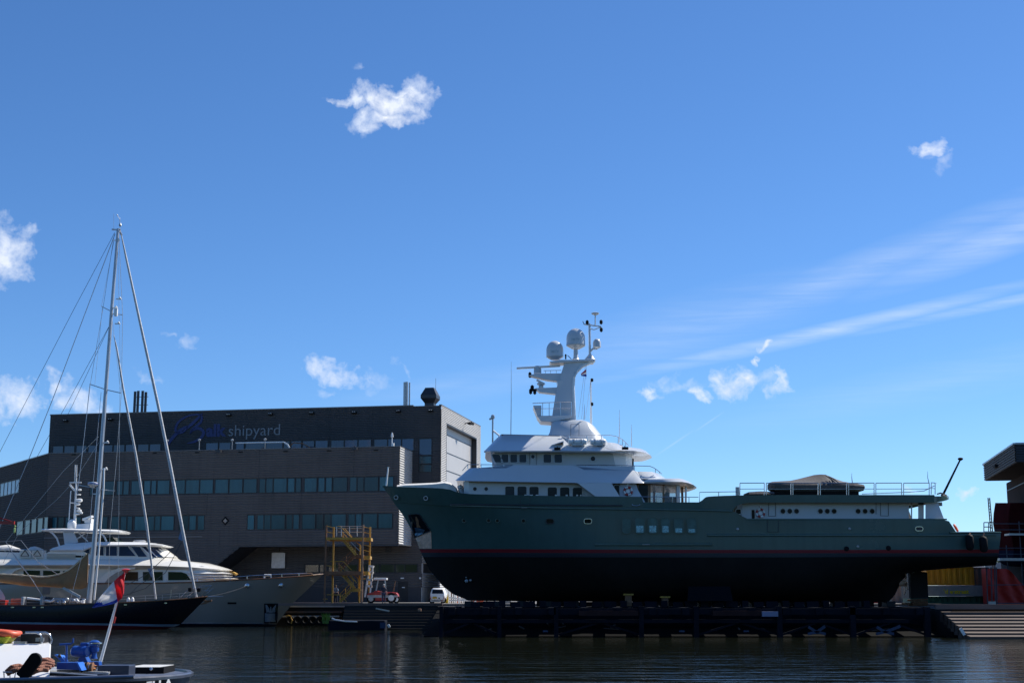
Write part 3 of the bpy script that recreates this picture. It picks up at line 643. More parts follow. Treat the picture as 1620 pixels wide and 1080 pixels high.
# rounded end around the side deck opening, then the upper band
cols = [(1160, fR(1160), 783.3, 4.92, 5.0), (1161, 805, 783.2, 4.92, 5.0), (1165, 800, 783.2, 4.93, 5), (1170, 797.6, 783.1, 4.94, 5), (1177, 795.8, 783, 4.95, 5), (1190, 794.6, 782.9, 4.95, 5)] + [(px, 794.5, 782.4, 4.95, 5.0) for px in (1250, 1350, 1440, 1478)] + [(1479, 794.4, 785, 4.9, 4.95), (1489, 793, 785.5, 4.5, 4.5), (1497, 791, 786, 3.0, 3.0), (1501, 789.5, 787, 1.0, 1.0), (1501.5, 789, 787.5, .2, .2)]
mb = strip(cols, .14)
rr = [(px, 784.5, h) for px, h in ((1128, 4.8), (1170, 4.9), (1478, 4.85), (1489, 4.4), (1497, 2.9), (1501, .9))]
mb.loft([[P(*q), Pm(*q), Pm(q[0], q[1] + 4, q[2]), P(q[0], q[1] + 4, q[2])] for q in rr])
mb.build('upper_deck_band', M['green'], yacht, 35)
# rails moulded on the hull side (rubbing strakes)
def strake(pts, w=.14, h=.10, m='green', name='rubbing_strake'):
    for side in (P, Pm):
        m_ = MB()
        sgn = -1 if side is P else 1
        rings = []
        for px, py, hb in pts:
            c = side(px, py, hb); yy = Vector((0, sgn, 0))
            rings.append([c + Vector((0, 0, h)), c + yy * w + Vector((0, 0, h * .5)), c + yy * w - Vector((0, 0, h * .5)), c - Vector((0, 0, h))])
        m_.loft(rings); m_.build(name, M[m], yacht)
def hullhb(px, py):
    a = [(r[2](px), r[3](px)) for r in rows if r[0] <= px]
    a.sort()
    if py <= a[0][0]: return a[0][1]
    for (y0, h0), (y1, h1) in zip(a, a[1:]):
        if y0 <= py <= y1: return h0 + (h1 - h0) * (py - y0) / max(.01, y1 - y0)
    return a[-1][1]
strake([(px, fR(px) , hR(px)) for px in (712, 730, 760, 800, 850, 900, 960, 1020, 1080, 1120, 1158)], .12, .09)
strake([(px, 797.6 + (px - 712) * .006, hullhb(px, 800) + .06 + (.25 if px < 760 else 0.15)) for px in (712, 740, 780, 830, 900, 985)], .05, .05, 'boot', 'bulwark_rail_slot')
strake([(px, 861, hullhb(px, 861)) for px in (941, 945, 1000, 1060, 1123, 1127)], .13, .10)
strake([(px, 846.2 , hullhb(px, 846.2)) for px in (1119, 1124, 1200, 1300, 1400, 1500)] + [(1540, 845.4, hullhb(1540, 845)), (1575, 845.2, hullhb(1575, 845))], .14, .11)
strake([(px, 842, hullhb(px, 842)) for px in (1502, 1520, 1550, 1583)], .16, .07)
strake([(1180, 821, 4.9), (1300, 821, 4.9), (1498, 821, 4.8)], .03, .06)
# seam of the red line and hull bulges around fittings
def ring(px, py, r, hb, name, m1, m2, parent=yacht, w=.05, sq=1.0, out=.05):
    c = P(px, py, hb); f = MB(); g = MB(); n = 20
    o_ = []; i_ = []
    for k in range(n):
        t = 2 * math.pi * k / n; o_.append(Vector((math.cos(t) * (r + w) * sq, 0, math.sin(t) * (r + w)))); i_.append(Vector((math.cos(t) * r * sq, 0, math.sin(t) * r)))
    yo = Vector((0, -out, 0)); yi = Vector((0, .1, 0))
    f.loft([[c + q + yi for q in o_], [c + q + yo for q in o_], [c + q + yo for q in i_], [c + q + yi for q in i_]], False, False)
    fo = f.build(name, m1, parent, 30); g.loft([[c + q + Vector((0, -.02, 0)) for q in i_], [c + q + yi for q in i_]]); g.build('glass', m2, fo); return fo
for px, py in ((734, 823), (773, 823), (787, 823.3), (828, 823.5)): ring(px, py, .13, hullhb(px, py) + .03, 'porthole', M['green'], M['port'], out=.04)
def rrect(x0, x1, y0, y1, r, n=4):
    pts = []
    for cx, cy, a0 in ((x1 - r, y1 - r, 0), (x0 + r, y1 - r, 90), (x0 + r, y0 + r, 180), (x1 - r, y0 + r, 270)):
        for k in range(n + 1): a = R(a0 + 90 * k / n); pts.append((cx + r * math.cos(a), cy + r * math.sin(a)))
    return pts
def sidewin(px0, px1, py0, py1, hb, mf, mg, r=.1, w=.05, out=.04, name='window', parent=yacht, yc=None, skew=0):
    Y = (yc if yc else YC) - hb; a = at(px0, py1, Y); b = at(px1, py0, Y)
    def sk(q): return (q[0] + skew * (b.z - q[1]) / (b.z - a.z), q[1])
    i_ = [sk(q) for q in rrect(a.x, b.x, a.z, b.z, r)]; o_ = [sk(q) for q in rrect(a.x - w, b.x + w, a.z - w, b.z + w, r + w)]
    f = MB(); V = lambda q, d: Vector((q[0], Y + d, q[1]))
    f.loft([[V(q, .06) for q in o_], [V(q, -out) for q in o_], [V(q, -out) for q in i_], [V(q, .06) for q in i_]], False, False)
    fo = f.build(name, mf, parent, 30); g = MB(); g.loft([[V(q, -.015) for q in i_], [V(q, .05) for q in i_]]); g.build('pane', mg, fo); return fo
M['glass_hull'] = mat('hull_window_glass', (.05, .14, .15), .1, 0, .2, 2, spec=.5)
for i, (a, b) in enumerate(((985, 996.7), (1005.3, 1019), (1026, 1039.3), (1046.5, 1058.7), (1067, 1080.3), (1087.7, 1101))):
    hb = hullhb((a + b) / 2, 830)
    fo = sidewin(a, b, 818.3, 842.8, hb + .05, M['green'], M['glass_hull'], .22, .06, .07)
    if i:
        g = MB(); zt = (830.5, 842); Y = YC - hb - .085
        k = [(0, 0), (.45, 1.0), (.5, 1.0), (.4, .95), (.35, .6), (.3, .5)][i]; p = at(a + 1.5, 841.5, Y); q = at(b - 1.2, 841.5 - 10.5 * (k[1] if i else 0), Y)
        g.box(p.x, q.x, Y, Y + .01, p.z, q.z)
        g.build('inner_reflection', mat('pale_reflection_%s' % 'abcdef'[i], (.30, .55, .53), .3, 0, .85, 7, stretch=(1.5, 1, 3)), fo)  # window reflection painted as a pale patch over the pane
for px in (870, 930): sidewin(px - 5.5, px + 5.5, 820.8, 827.4, hullhb(px, 824) + .04, M['steel_dark'] if px < 900 else M['chrome'], M['port'], .12, .05, .05, name='mooring_port')
for px, py in ((626.5, 786.5), (673.5, 787.7)): ring(px, py, .13, (hS(px) * .6 + hR(px) * .4 if px > 640 else .95) + .06, 'fairlead', M['galv'], M['port'], w=.05, out=.05)
sidewin(1449, 1459, 833.5, 838.5, hullhb(1454, 836) + .03, M['chrome'], M['steel_dark'], .1, .07, .06, name='stern_fairlead')
def stud(px, py, r, m, name='side_light'):
    hb = hullhb(px, py) if py > 800 else 4.9
    c = P(px, py, hb); mb = MB(); mb.lathe(c + Vector((0, .05, 0)), [(r, 0), (r, -.09), (r * .6, -.13)], 10, 'Y'); mb.build(name, M[m], yacht)
for px, py in ((1167, 836.5), (1344, 836), (1357, 864)): stud(px, py, .11, 'galv')
for px, py in ((1339, 867.5), (1405.5, 866.5)): stud(px, py, .2, 'black', 'water_outlet')
mb = MB(); c = P(1006, 797.3, 4.97); mb.tube([c + Vector((.32 * math.cos(t), -.03, -.12 * abs(math.sin(t)))) for t in [math.pi * k / 8 for k in range(9)]], .03); mb.build('mooring_cleat', M['chrome'], yacht)
for px in (832, 836, 840, 844): pass
mb = MB(); a = P(825, 802.9, 4.95); b = P(834, 802.9, 4.95); mb.bar(a - Vector((0, .03, 0)), b - Vector((0, .03, 0)), .04, .05); a = P(1016, 861, 4.95); b = P(1028, 861, 4.95); mb.bar(a - Vector((0, .1, 0)), b - Vector((0, .1, 0)), .04, .04); mb.build('name_plate', M['galv'], yacht)
# doors cut in the bulwark: fine seams
def seam(poly, hb, name='bulwark_door'):
    mb = MB(); pts = [P(x, y, hb) for x, y in poly]
    for a, b in zip(pts, pts[1:]): mb.bar(a, b, .03, .03)
    mb.build(name, M['boot'], yacht)
seam([(823.5, 784.5), (823.5, 803), (838.5, 803), (838.5, 784.5)], 5.03); seam([(1214.5, 822), (1214.5, 841), (1231.5, 841), (1231.5, 822)], 4.94)
# anchor pocket and scuff plate (follow the flare)
def onhull(px, py, d=.04): return P(px, py, hullhb(px, py) + d)
def hullpatch(poly_rows, name, m, d=.04, parent=yacht, th=.05):
    """poly_rows: list of (y, pxleft, pxright)"""
    mb = MB(); n = 6; vs = []
    for side in (0, 1):
        for (y, a, b) in poly_rows:
            for k in range(n + 1):
                px = a + (b - a) * k / n; vs.append(onhull(px, y, d if side == 0 else d - th))
    nr = len(poly_rows); fs = []; st = nr * (n + 1)
    for i in range(nr - 1):
        for k in range(n): q = i * (n + 1) + k; fs.append((q, q + 1, q + n + 2, q + n + 1)); fs.append((st + q, st + q + 1, st + q + n + 2, st + q + n + 1))
    for i in range(nr - 1):
        for k in (0, n): q = i * (n + 1) + k; fs.append((q, q + n + 1, st + q + n + 1, st + q))
    for i in (0, nr - 1):
        for k in range(n): q = i * (n + 1) + k; fs.append((q, q + 1, st + q + 1, st + q))
    mb.add(vs, fs); return mb.build(name, m, parent)
hullpatch([(838.5, 662, 681.5), (842, 656.5, 682), (849, 657, 682.3), (856, 659.5, 682.6), (867.2, 663.5, 682.8)], 'scuff_plate', M['copper'], .035)
ap = hullpatch([(812.6, 658, 663), (814.3, 645.6, 663.8), (825, 648.8, 670.5), (835, 652, 677), (840, 653.3, 680.5), (844, 654.4, 670), (849.3, 656, 657.5)], 'anchor_pocket', M['port'], .06)
hullpatch([(834, 655, 660), (838, 654.5, 672), (843, 656, 669.5), (847.5, 657.5, 659.5)], 'anchor', mat('sky_lit_anchor_steel', (.10, .19, .30), .3, .6, .5, 5), .10, ap)
hullpatch([(817, 657, 659), (822, 657.5, 662), (830, 659, 663), (834, 659, 666)], 'anchor_shank', M['rust'], .10, ap)
mb = MB()
for a, b in (((645.6, 814.3), (658, 812.4)), ((658, 812.4), (663.5, 813.5)), ((663.5, 813.5), (681, 839.5)), ((681, 839.5), (656, 849.8)), ((656, 849.8), (645.6, 814.3))):
    k = 5; mb.tube([onhull(a[0] + (b[0] - a[0]) * i / k, a[1] + (b[1] - a[1]) * i / k, .07) for i in range(k + 1)], .04, 5)
mb.build('pocket_rim', M['steel_dark'], yacht)
# bow thruster tunnel glints put in as pale discs, keel blocks handled elsewhere
for px, py, r in ((738, 918.5, .14), (744.5, 917.5, .10), (737.5, 913, .07)):
    c = onhull(px, py, .05); mb = MB(); mb.lathe(c, [(.02, -.1), (r, -.05), (r * .8, .05)], 8, 'Y'); mb.build('thruster_glint', M['galv'], yacht)
# rudder and propeller
mb = MB(); mb.prism([P(1440, 906, .12), P(1456, 903, .12), P(1467, 905, .12), P(1468, 944, .12), P(1441, 946, .12)], (0, .3, 0)); mb.build('rudder', M['anti'], yacht)
mb = MB(); c = P(1431, 922, 0); mb.lathe(c - Vector((.5, 0, 0)), [(.25, 0), (.25, .4), (.05, .8)], 10, 'X')
for k in range(4):
    t = k * math.pi / 2 + .4; d = Vector((0, math.cos(t), math.sin(t))); e = Vector((0, -math.sin(t), math.cos(t))); mb.prism([c + d * .15 - e * .1, c + d * .6 - e * .35, c + d * 1.0, c + d * .6 + e * .35, c + d * .15 + e * .1], (.06, 0, 0))
mb.build('propeller', M['copper'], yacht)

# ---------------------------------------------------------------- superstructure
def plan(pts, y_of=None):
    """closed plan ring from (px, py, hb) running bow to stern on the near side"""
    return [P(*p) for p in pts] + [Pm(*p) for p in reversed(pts)]
def house(rings, name, m, parent=yacht, smooth=30, caps=(True, True)):
    mb = MB(); mb.loft([plan(r) for r in rings], *caps); return mb.build(name, m, parent, smooth)
Wt = M['white']
# lower house behind the bulwark
house([[(735, 786, 0.5), (732.5, 786, 2.6), (734, 786, 3.6), (742, 786, 3.95), (1005, 796, 3.95)], [(735, 761, 0.5), (732.5, 761, 2.6), (734, 761, 3.6), (742, 761, 3.95), (1005, 763, 3.95)]], 'lower_deckhouse', Wt)
for px in (751.3, 769.2): ring(px, 773, .15, 3.97, 'porthole', Wt, M['port'], w=.06)
M['glass_yacht'] = mat('yacht_window_glass', (.006, .020, .038), .08, 0, .3, 1, spec=.25)
for a, b, y0 in ((799.3, 813.8, 769), (818.6, 833, 769.2), (837.6, 852, 769.6), (866.5, 881, 770.4), (886, 900.8, 770.6), (906, 920.8, 771)):
    fo = sidewin(a, b, y0, 788, 3.98, Wt, M['glass_yacht'], .14, .05, .05)
for a, b in ((829.5, 833), (837.7, 843), (847.5, 852), (878, 881), (895, 898.3), (911.5, 914.5), (917.5, 920)):
    mb = MB(); q = at(a, 784.2, YC - 4.05); w_ = at(b, 782, YC - 4.05); mb.box(q.x, w_.x, q.y, q.y + .03, q.z, w_.z); mb.build('painted_window_glint', M['white2'], yacht)  # white slips painted for light showing through the window bottoms
# wide flared belt between the decks (wings), one closed shell
ringsB = [
 [(722, 759.8, .3), (720, 759.6, 2.6), (722, 759.8, 4.2), (735, 760.2, 4.8), (760, 760.8, 4.95), (909, 763.2, 4.95), (912, 763.3, 4.95), (925, 763.6, 4.95), (968, 764, 4.95), (1000, 763.8, 4.9), (1018, 763.8, 4.75), (1023.7, 763.7, 4.4)],
 [(744, 741, .3), (742, 740.5, 2.4), (743, 740.5, 3.7), (752, 740.6, 4.15), (800, 740.4, 4.35), (811, 736, 4.35), (818, 735.6, 4.35), (905, 735.8, 4.35), (914, 738, 4.35), (924, 743, 4.35), (1003, 743.8, 4.2), (1011, 746.5, 3.8)]]
house(ringsB, 'belt_bulwark', Wt, smooth=50)
# raking panel down to the green bulwark
for side in (P, Pm):
    mb = MB()
    pl = [(909.6, 763, 4.94), (914, 764, 4.95), (943, 785.5, 4.98), (981, 785.5, 4.98), (968.5, 766, 4.95), (968, 763.5, 4.95)]
    a = [side(*q) for q in pl]; b = [side(q[0], q[1], q[2] - .2) for q in pl]; mb.loft([a, b]); mb.build('raking_side_panel', Wt, yacht)
# second raking panel aft of the life ring recess
for side in (P, Pm):
    mb = MB()
    pl = [(1006, 765, 4.3), (1010, 776, 4.5), (1021, 794.5, 4.6), (1016, 794.5, 4.6), (980.7, 794, 4.6), (980.7, 765, 4.3)]
    mb.loft([[side(*q) for q in pl], [side(q[0], q[1], q[2] - .15) for q in pl]]); mb.build('recess_panel', Wt, yacht)
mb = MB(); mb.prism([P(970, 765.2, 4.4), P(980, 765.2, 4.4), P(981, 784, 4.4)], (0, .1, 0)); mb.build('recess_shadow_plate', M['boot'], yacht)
sidewin(972, 979.5, 767, 784, 4.42, Wt, M['glass_yacht'], .1, .03, .03)
# lounge with timber framed windows
lo = [(1008, 796), (1023.5, 796), (1030, 796), (1049, 796), (1071, 796), (1077, 796)]
for side in (P, Pm):
    for px, w, mi in ((1009, 2.5, 0), (1027.5, 4.2, 0), (1049.5, 3.2, 0), (1070.5, 2.2, 0)):
        hb = 3.9 if px < 1060 else 3.7
        mb = MB(); mb.loft([[side(px - w / 2, 796, hb), side(px + w / 2, 796, hb), side(px + w / 2, 796, hb - .25), side(px - w / 2, 796, hb - .25)], [side(px - w / 2, 764, hb), side(px + w / 2, 764, hb), side(px + w / 2, 764, hb - .25), side(px - w / 2, 764, hb - .25)]]); mb.build('window_post', M['wood'], yacht)
    mb = MB(); mb.loft([[side(1008, 766.5, 3.85), side(1072, 766.5, 3.85), side(1072, 766.5, 3.7), side(1008, 766.5, 3.7)], [side(1008, 764, 3.85), side(1072, 764, 3.85), side(1072, 764, 3.7), side(1008, 764, 3.7)]]); mb.build('window_header', M['wood'], yacht)
for hb in (2.4, .8, -.8, -2.4):
    p = at(1078, 796, YC - hb); q = at(1078, 764, YC - hb); mb = MB(); mb.box(p.x, p.x + .18, p.y, p.y + .18, p.z, q.z); mb.build('window_post', M['wood'], yacht)
M['glass_thin'] = bpy.data.materials.new('clear_tinted_glass'); M['glass_thin'].use_nodes = True
_n = M['glass_thin'].node_tree; _b = _n.nodes['Principled BSDF']; _b.inputs['Base Color'].default_value = (.30, .38, .42, 1); _b.inputs['Roughness'].default_value = .02; _b.inputs['Alpha'].default_value = .35
for a, b, dark in ((1010.5, 1025.3, 1), (1030, 1047.8, 0), (1051.4, 1069.2, 0)):
    for side in (P, Pm):
        mb = MB(); mb.loft([[side(a, 796, 3.8), side(b, 796, 3.8), side(b, 796, 3.76), side(a, 796, 3.76)], [side(a, 766.5, 3.8), side(b, 766.5, 3.8), side(b, 766.5, 3.76), side(a, 766.5, 3.76)]])
        mb.build('lounge_window', M['glass_yacht'] if dark else M['glass_thin'], yacht)
mb = MB(); p = P(1010, 797, 3.6); q = Pm(1030, 764, 3.6); mb.box(p.x + .1, p.x + .25, p.y, q.y, p.z, q.z); mb.build('lounge_bulkhead', M['wood'], yacht)
mb = MB(); p = at(1053, 794, YC - 1.5); mb.box(p.x, p.x + 1.2, p.y, p.y + 1.2, p.z, p.z + .45); mb.box(p.x, p.x + .3, p.y, p.y + 1.2, p.z + .45, p.z + .8); mb.build('lounge_armchair', M['steel_dark'], yacht, bevel=.08)
# big white support posts under the lounge roof
for px, w in ((1073, 5.5), (1085, 3.2)):
    for side in (P, Pm):
        mb = MB(); hb = 4.1 if px < 1080 else 3.3
        mb.loft([[side(px - w / 2, 796, hb), side(px + w / 2, 796, hb), side(px + w / 2, 796, hb - .4), side(px - w / 2, 796, hb - .4)], [side(px - w / 2, 765, hb), side(px + w / 2, 765, hb), side(px + w / 2, 765, hb - .4), side(px - w / 2, 765, hb - .4)]]); mb.build('roof_post', Wt, yacht, bevel=.04)
# lounge roof with its curved tail, aft bridge deck coaming
house([[(1004, 764.2, 3.6), (1020, 764.2, 4.6), (1078, 766.5, 4.6), (1086, 767.5, 4.3), (1094, 769.5, 3.4), (1099, 771.5, 1.9), (1100, 773, .4)],
       [(1004, 761.5, 3.7), (1022, 761.5, 4.75), (1080, 761.8, 4.75), (1089, 763.5, 4.5), (1097, 766.5, 3.6), (1101.8, 770, 2.0), (1102.5, 771.5, .4)],
       [(1005, 756.5, 3.6), (1029, 756.6, 4.5), (1074, 756.3, 4.4), (1081, 757.6, 4.0), (1088, 760.3, 3.1), (1092, 762.6, 1.7), (1093, 763.5, .4)]], 'lounge_roof', Wt, smooth=70)
house([[(1004, 757, 4.2), (1016, 757.2, 4.55), (1038, 757.2, 4.3), (1049, 757.4, 3.2), (1054, 757.6, 1.8), (1055, 758, .4)],
       [(1004, 746.2, 3.8), (1013, 745.4, 4.0), (1032, 746, 3.7), (1041, 748.5, 2.7), (1044, 750.5, 1.5), (1045, 751, .4)]], 'aft_coaming', Wt, smooth=50)
# bridge deck house
house([[(782, 745, .4), (780.6, 745, 2.0), (781, 745, 3.0), (786, 745, 3.5), (976, 746, 3.5)], [(777.5, 713.5, .4), (775.5, 713.5, 2.2), (776, 713.5, 3.2), (781, 713.5, 3.6), (969, 714.5, 3.6)]], 'bridge_house', Wt)
mb = MB(); a = P(976, 746, 2.6); b = P(969, 714.5, 2.6)
mb.loft([plan([(975, 746, 3.3), (990, 746, 2.9), (1000, 746, 2.2), (1001, 746, .3)]), plan([(969, 714, 3.4), (990, 714, 2.9), (1000, 714, 2.2), (1001, 714, .3)])]); mb.build('aft_bridge_wall', M['white2'], yacht)
mb = MB(); p = P(1000.6, 740, 2.0); q = P(1002.6, 725, 2.0); mb.box(p.x, q.x, p.y, p.y + .6, p.z, q.z); mb.build('aft_door', M['port'], yacht)
def hw(py): return 3.5 + .1 * (745 - py) / 31
for i, (a, b) in enumerate(((777.8, 790), (793.5, 804.2), (807.3, 818.3), (821.6, 832.8), (859.8, 872), (877, 889))):
    sidewin(a, b, 718.6, 731.3 if i < 4 else 731.6, 3.63, Wt, M['glass_yacht'], .1, .05, .05, skew=.28 if i == 0 else 0)
ring(842.9, 722, .15, 3.62, 'porthole', Wt, M['port'], w=.05); ring(938, 725.3, .19, 3.62, 'porthole', Wt, M['port'], w=.05)
seam([(838, 735), (838, 715.5), (848.5, 715.5), (848.5, 735)], 3.64, 'side_door')
# visor roof
house([[(768, 715.6, .4), (765.8, 715.4, 2.6), (768, 715, 4.0), (776, 714.6, 4.6), (900, 714.3, 4.75), (975, 714.8, 4.75), (990, 715.6, 4.4)],
       [(767.5, 714, .4), (765.4, 713.6, 2.6), (767.5, 713.4, 4.0), (775.5, 713, 4.65), (900, 712.6, 4.8), (975, 713, 4.8), (991, 713.6, 4.45)],
       [(792, 688, .4), (791, 687.5, 1.8), (792, 687.3, 2.6), (797, 687.2, 3.05), (886, 689.3, 3.1), (888, 690, 3.2), (900, 698.5, 3.9)]], 'visor_roof', Wt, smooth=50)
house([[(885, 713, 4.0), (975, 713.6, 4.75), (984, 714.2, 4.5), (992, 714.8, 4.2)], [(890, 699.5, 3.5), (960, 699, 4.1), (972, 700.2, 3.8), (984, 703.4, 3.3)]], 'roof_side', Wt, smooth=50)
mb = MB(); mb.bar(at(793, 687.5, YC - 3), at(886, 689.6, YC - 3.05), .1, .1); mb.build('roof_edge_trim', M['wood'], yacht)
# rounded aft canopy
house([[(985, 715.2, 3.9), (1000, 716, 3.9), (1016, 718.2, 3.3), (1024, 721, 2.3), (1027, 723.5, .5)],
       [(984, 712.6, 4.3), (1002, 712.6, 4.25), (1020, 715.2, 3.6), (1029, 719.5, 2.5), (1031.5, 723.2, .5)],
       [(980, 706, 3.9), (1000, 707.6, 3.7), (1014, 709.5, 2.9), (1021, 712.5, 1.9), (1023, 715, .5)]], 'aft_canopy', Wt, smooth=70)
# exhaust vents on visor
mb = MB(); mb.prism([P(872.5, 704, 4.1), P(891.5, 704, 4.1), P(891.5, 697.6, 3.9)], (0, -.25, 0)); mb.build('roof_vent', M['white2'], yacht)
mb = MB(); mb.prism([P(877, 702.8, 4.37), P(890.6, 702.8, 4.37), P(890.6, 698.8, 4.2)], (0, -.04, 0)); mb.build('vent_opening', M['black'], yacht)
for px, py in ((881.8, 709.6), (989, 708.8)):
    mb = MB(); c = P(px, py, 4.7); mb.bar(c - Vector((.25, 0, 0)), c + Vector((.25, 0, 0)), .25, .2); mb.bar(c + Vector((0, .3, .2)), c, .07); mb.build('floodlight', M['black'], yacht)
# radar mast fairing
house([[(866, 691, 1.7), (873, 692, 2.1), (935, 693, 2.1), (957, 696.5, 1.2), (961, 698, .3)], [(870, 683, 1.6), (874, 683, 1.9), (934, 683, 1.9), (951, 689, 1.1), (953, 690.5, .3)],
       [(873, 668, 1.3), (878, 667.5, 1.6), (926, 666, 1.6), (939, 673, 1.0), (941, 675, .3)], [(875, 665, .8), (882, 664.3, 1.1), (920, 663.8, 1.1), (931, 667, .7), (932, 668, .3)]], 'mast_fairing', Wt, smooth=60)
seam([(903, 690), (903, 671), (916, 671), (916, 690)], 2.12, 'fairing_hatch')
# mast tower: rings of (px0,px1) at heights
mast = MB()
tw = [(870.5, 912, 690, 1.2), (873, 911, 662, .95), (877, 910, 636, .8), (881, 908.5, 612, .7), (885, 908, 600, .68), (888.5, 912, 588, .66), (892, 924, 577.5, .62), (894, 938, 571.5, .6), (884, 941.5, 569, .62)]
mast.loft([[P(a, y, -.0 + h), P((a + b) / 2, y, h * 1.15), P(b, y, h), Pm(b, y, h), Pm((a + b) / 2, y, h * 1.15), Pm(a, y, h)] for a, b, y, h in tw])
mast.build('mast_tower', Wt, yacht, 40)
mb = MB(); mb.tube([P(909, 664, .85), P(907, 612, .72), P(908, 598, .7), P(912, 588.5, .7), P(920, 580.5, .66), P(930, 575, .62), P(941, 570.5, .62)], .12, 8); mb.build('mast_aft_edge', M['white2'], yacht, 40)
def plate(pl, hb, name, m=Wt, th=None, bev=.03):
    mb = MB(); mb.prism([P(x, y, hb) for x, y in pl], (0, 2 * hb if th is None else th, 0)); return mb.build(name, m, yacht, bevel=bev)
plate([(869.5, 571.5), (884, 569.5), (920, 568.4), (941.5, 568.6), (940.5, 571), (920, 571.5), (884, 573.5), (872, 574)], .9, 'mast_top_platform')
plate([(836, 593.6), (847.5, 590.6), (888, 590.2), (886, 603), (866, 600.8)], .45, 'radar_arm'); plate([(846.7, 613.6), (882, 612.4), (885, 623.4), (853, 620)], .45, 'radar_arm')
plate([(880.6, 601.5), (889, 600.5), (897, 617), (896.5, 622.8), (887, 622.8)], .75, 'floodlight_box')
plate([(849.5, 657.4), (904, 656.4), (903, 661), (873, 667), (856, 666)], 1.3, 'crows_nest_floor')
mb = MB()
nest = [(843, 637.8), (858, 637), (885, 636), (904, 635.2)]
for hb in (1.3, -1.3):
    mb.tube([P(x, y, hb) for x, y in nest], .035); mb.tube([P(845.5, 646.5, hb), P(904, 645.5, hb)], .025)
    for px, y0 in ((858.5, 637), (868.8, 636.6), (886.7, 636), (903.8, 635.4)): mb.tube([P(px, y0, hb), P(px, 657.3, hb)], .03)
mb.tube([P(843, 637.8, 1.3), P(843, 637.8, -1.3)], .035); mb.build('nest_rail', M['chrome'], yacht)
plate([(843.5, 641), (856.5, 641), (856.5, 657), (850, 657)], 1.25, 'nest_screen')
# radar scanner
mb = MB(); mb.bar(P(817.3, 582.4, .1), P(886, 578.6, .1), .25, .16); mb.build('radar_scanner', M['white2'], yacht, bevel=.04)
mb = MB(); c = P(850.5, 590.6, 0); mb.lathe(c, [(.32, 0), (.32, .35), (.24, .55), (.24, .62)], 16); mb.build('radar_pedestal', Wt, yacht, 40)
mb = MB()
for hb in (.42, -.42):
    mb.tube([P(860, 586.2, hb), P(888, 585.6, hb)], .025)
    for px in (863, 871, 880): mb.tube([P(px, 586, hb), P(px, 590.5, hb)], .022)
mb.build('arm_rail', M['chrome'], yacht)
# smaller scanner and instruments
mb = MB(); mb.bar(P(849, 601, .3), P(861.5, 607.5, .3), .3, .14); mb.lathe(P(856, 613.5, 0), [(.2, 0), (.2, .2), (.34, .28), (.34, .4), (.15, .5)], 12); mb.build('small_radar', Wt, yacht, 40)
for px, py, r in ((838.4, 592, .13), (842, 612.5, .15), (839.5, 618, .13), (846, 618.5, .13)):
    mb = MB(); mb.lathe(P(px, py, .0), [(.03, -.3), (r, -.2), (r, .1), (.04, .2)], 8); mb.build('mast_camera', M['black'], yacht, 40)
mb = MB(); mb.bar(P(837, 618.4, 0), P(850, 617.4, 0), .1); mb.build('camera_bracket', M['black'], yacht)
def dome(px, py_c, rpx, py_top, py_bot, name, arm=True):
    r = rpx / F * YC; zt = at(px, py_top, YC).z; zb = at(px, py_bot, YC).z; x = at(px, py_c, YC).x; h = zt - zb
    prof = [(r * .45, 0), (r * .98, h * .14), (r * 1.02, h * .19), (r, h * .24), (r, h * .5)]
    for k in range(1, 9): a = R(90 * k / 8); prof.append((r * math.cos(a) + .001, h * .5 + h * .5 * math.sin(a)))
    mb = MB(); mb.lathe((x, YC, zb), prof, 28); return mb.build(name, M['white'] , yacht, 30)
d1 = dome(877.8, 553, 13.8, 539, 569.3, 'satellite_dome'); d2 = dome(911, 536, 15.3, 519.4, 551.8, 'satellite_dome'); d3 = dome(944.3, 543, 6.4, 535.6, 551.3, 'satellite_dome')
mark = mat('dome_mark_teal', (.22, .40, .46), .5)
for d, px, py, w in ((d1, 871, 556.5, 13), (d2, 904, 537.5, 13)):
    r = (13.8 if d is d1 else 15.3) / F * YC
    p = at(px, py, YC - r - .02); put_text('Sea Tel', p, (1, 0, 0), (0, 0, 1), w / F * YC, .16, .01, 'dome_lettering', mark, d)
mb = MB(); mb.lathe(P(911, 568.5, 0), [(.32, 0), (.2, .15), (.18, .85)], 12); mb.build('dome_post', Wt, yacht, 40)
mb = MB(); mb.tube([P(904, 568, .6), P(898, 562, .6)], .03); mb.lathe(P(895, 568, .3), [(.06, 0), (.06, .25), (.09, .3), (.05, .42)], 8); mb.build('anchor_light', M['black'], yacht)
# aft instrument pole
mb = MB(); mb.lathe(P(933.5, 569, 0), [(.5, 0), (.2, .35), (.1, .5)], 8); mb.tube([P(933.3, 566, 0), P(932.6, 512, 0)], .1, 8); mb.tube([P(924, 513, 0), P(951, 516.5, 0)], .06); mb.tube([P(934, 520, 0), P(940, 521.5, 0), P(951, 517, 0)], .04)
mb.tube([P(932.8, 557, 0), P(938, 551.5, 0), P(945, 551.5, 0)], .09); mb.tube([P(941.6, 516, 0), P(941.8, 498, 0)], .05)
mb.lathe(P(941.8, 499, 0), [(.05, 0), (.32, .12), (.34, .2), (.2, .26)], 14); mb.build('instrument_pole', Wt, yacht, 40)
mb = MB()
for px, py in ((929, 510), (951, 509.5), (951.2, 521.5)): mb.lathe(P(px, py, 0), [(.04, -.2), (.13, -.1), (.13, .1), (.05, .2)], 8)
mb.tube([P(924, 513, 0), P(922, 508, 0)], .03); mb.build('sensor', M['black'], yacht)
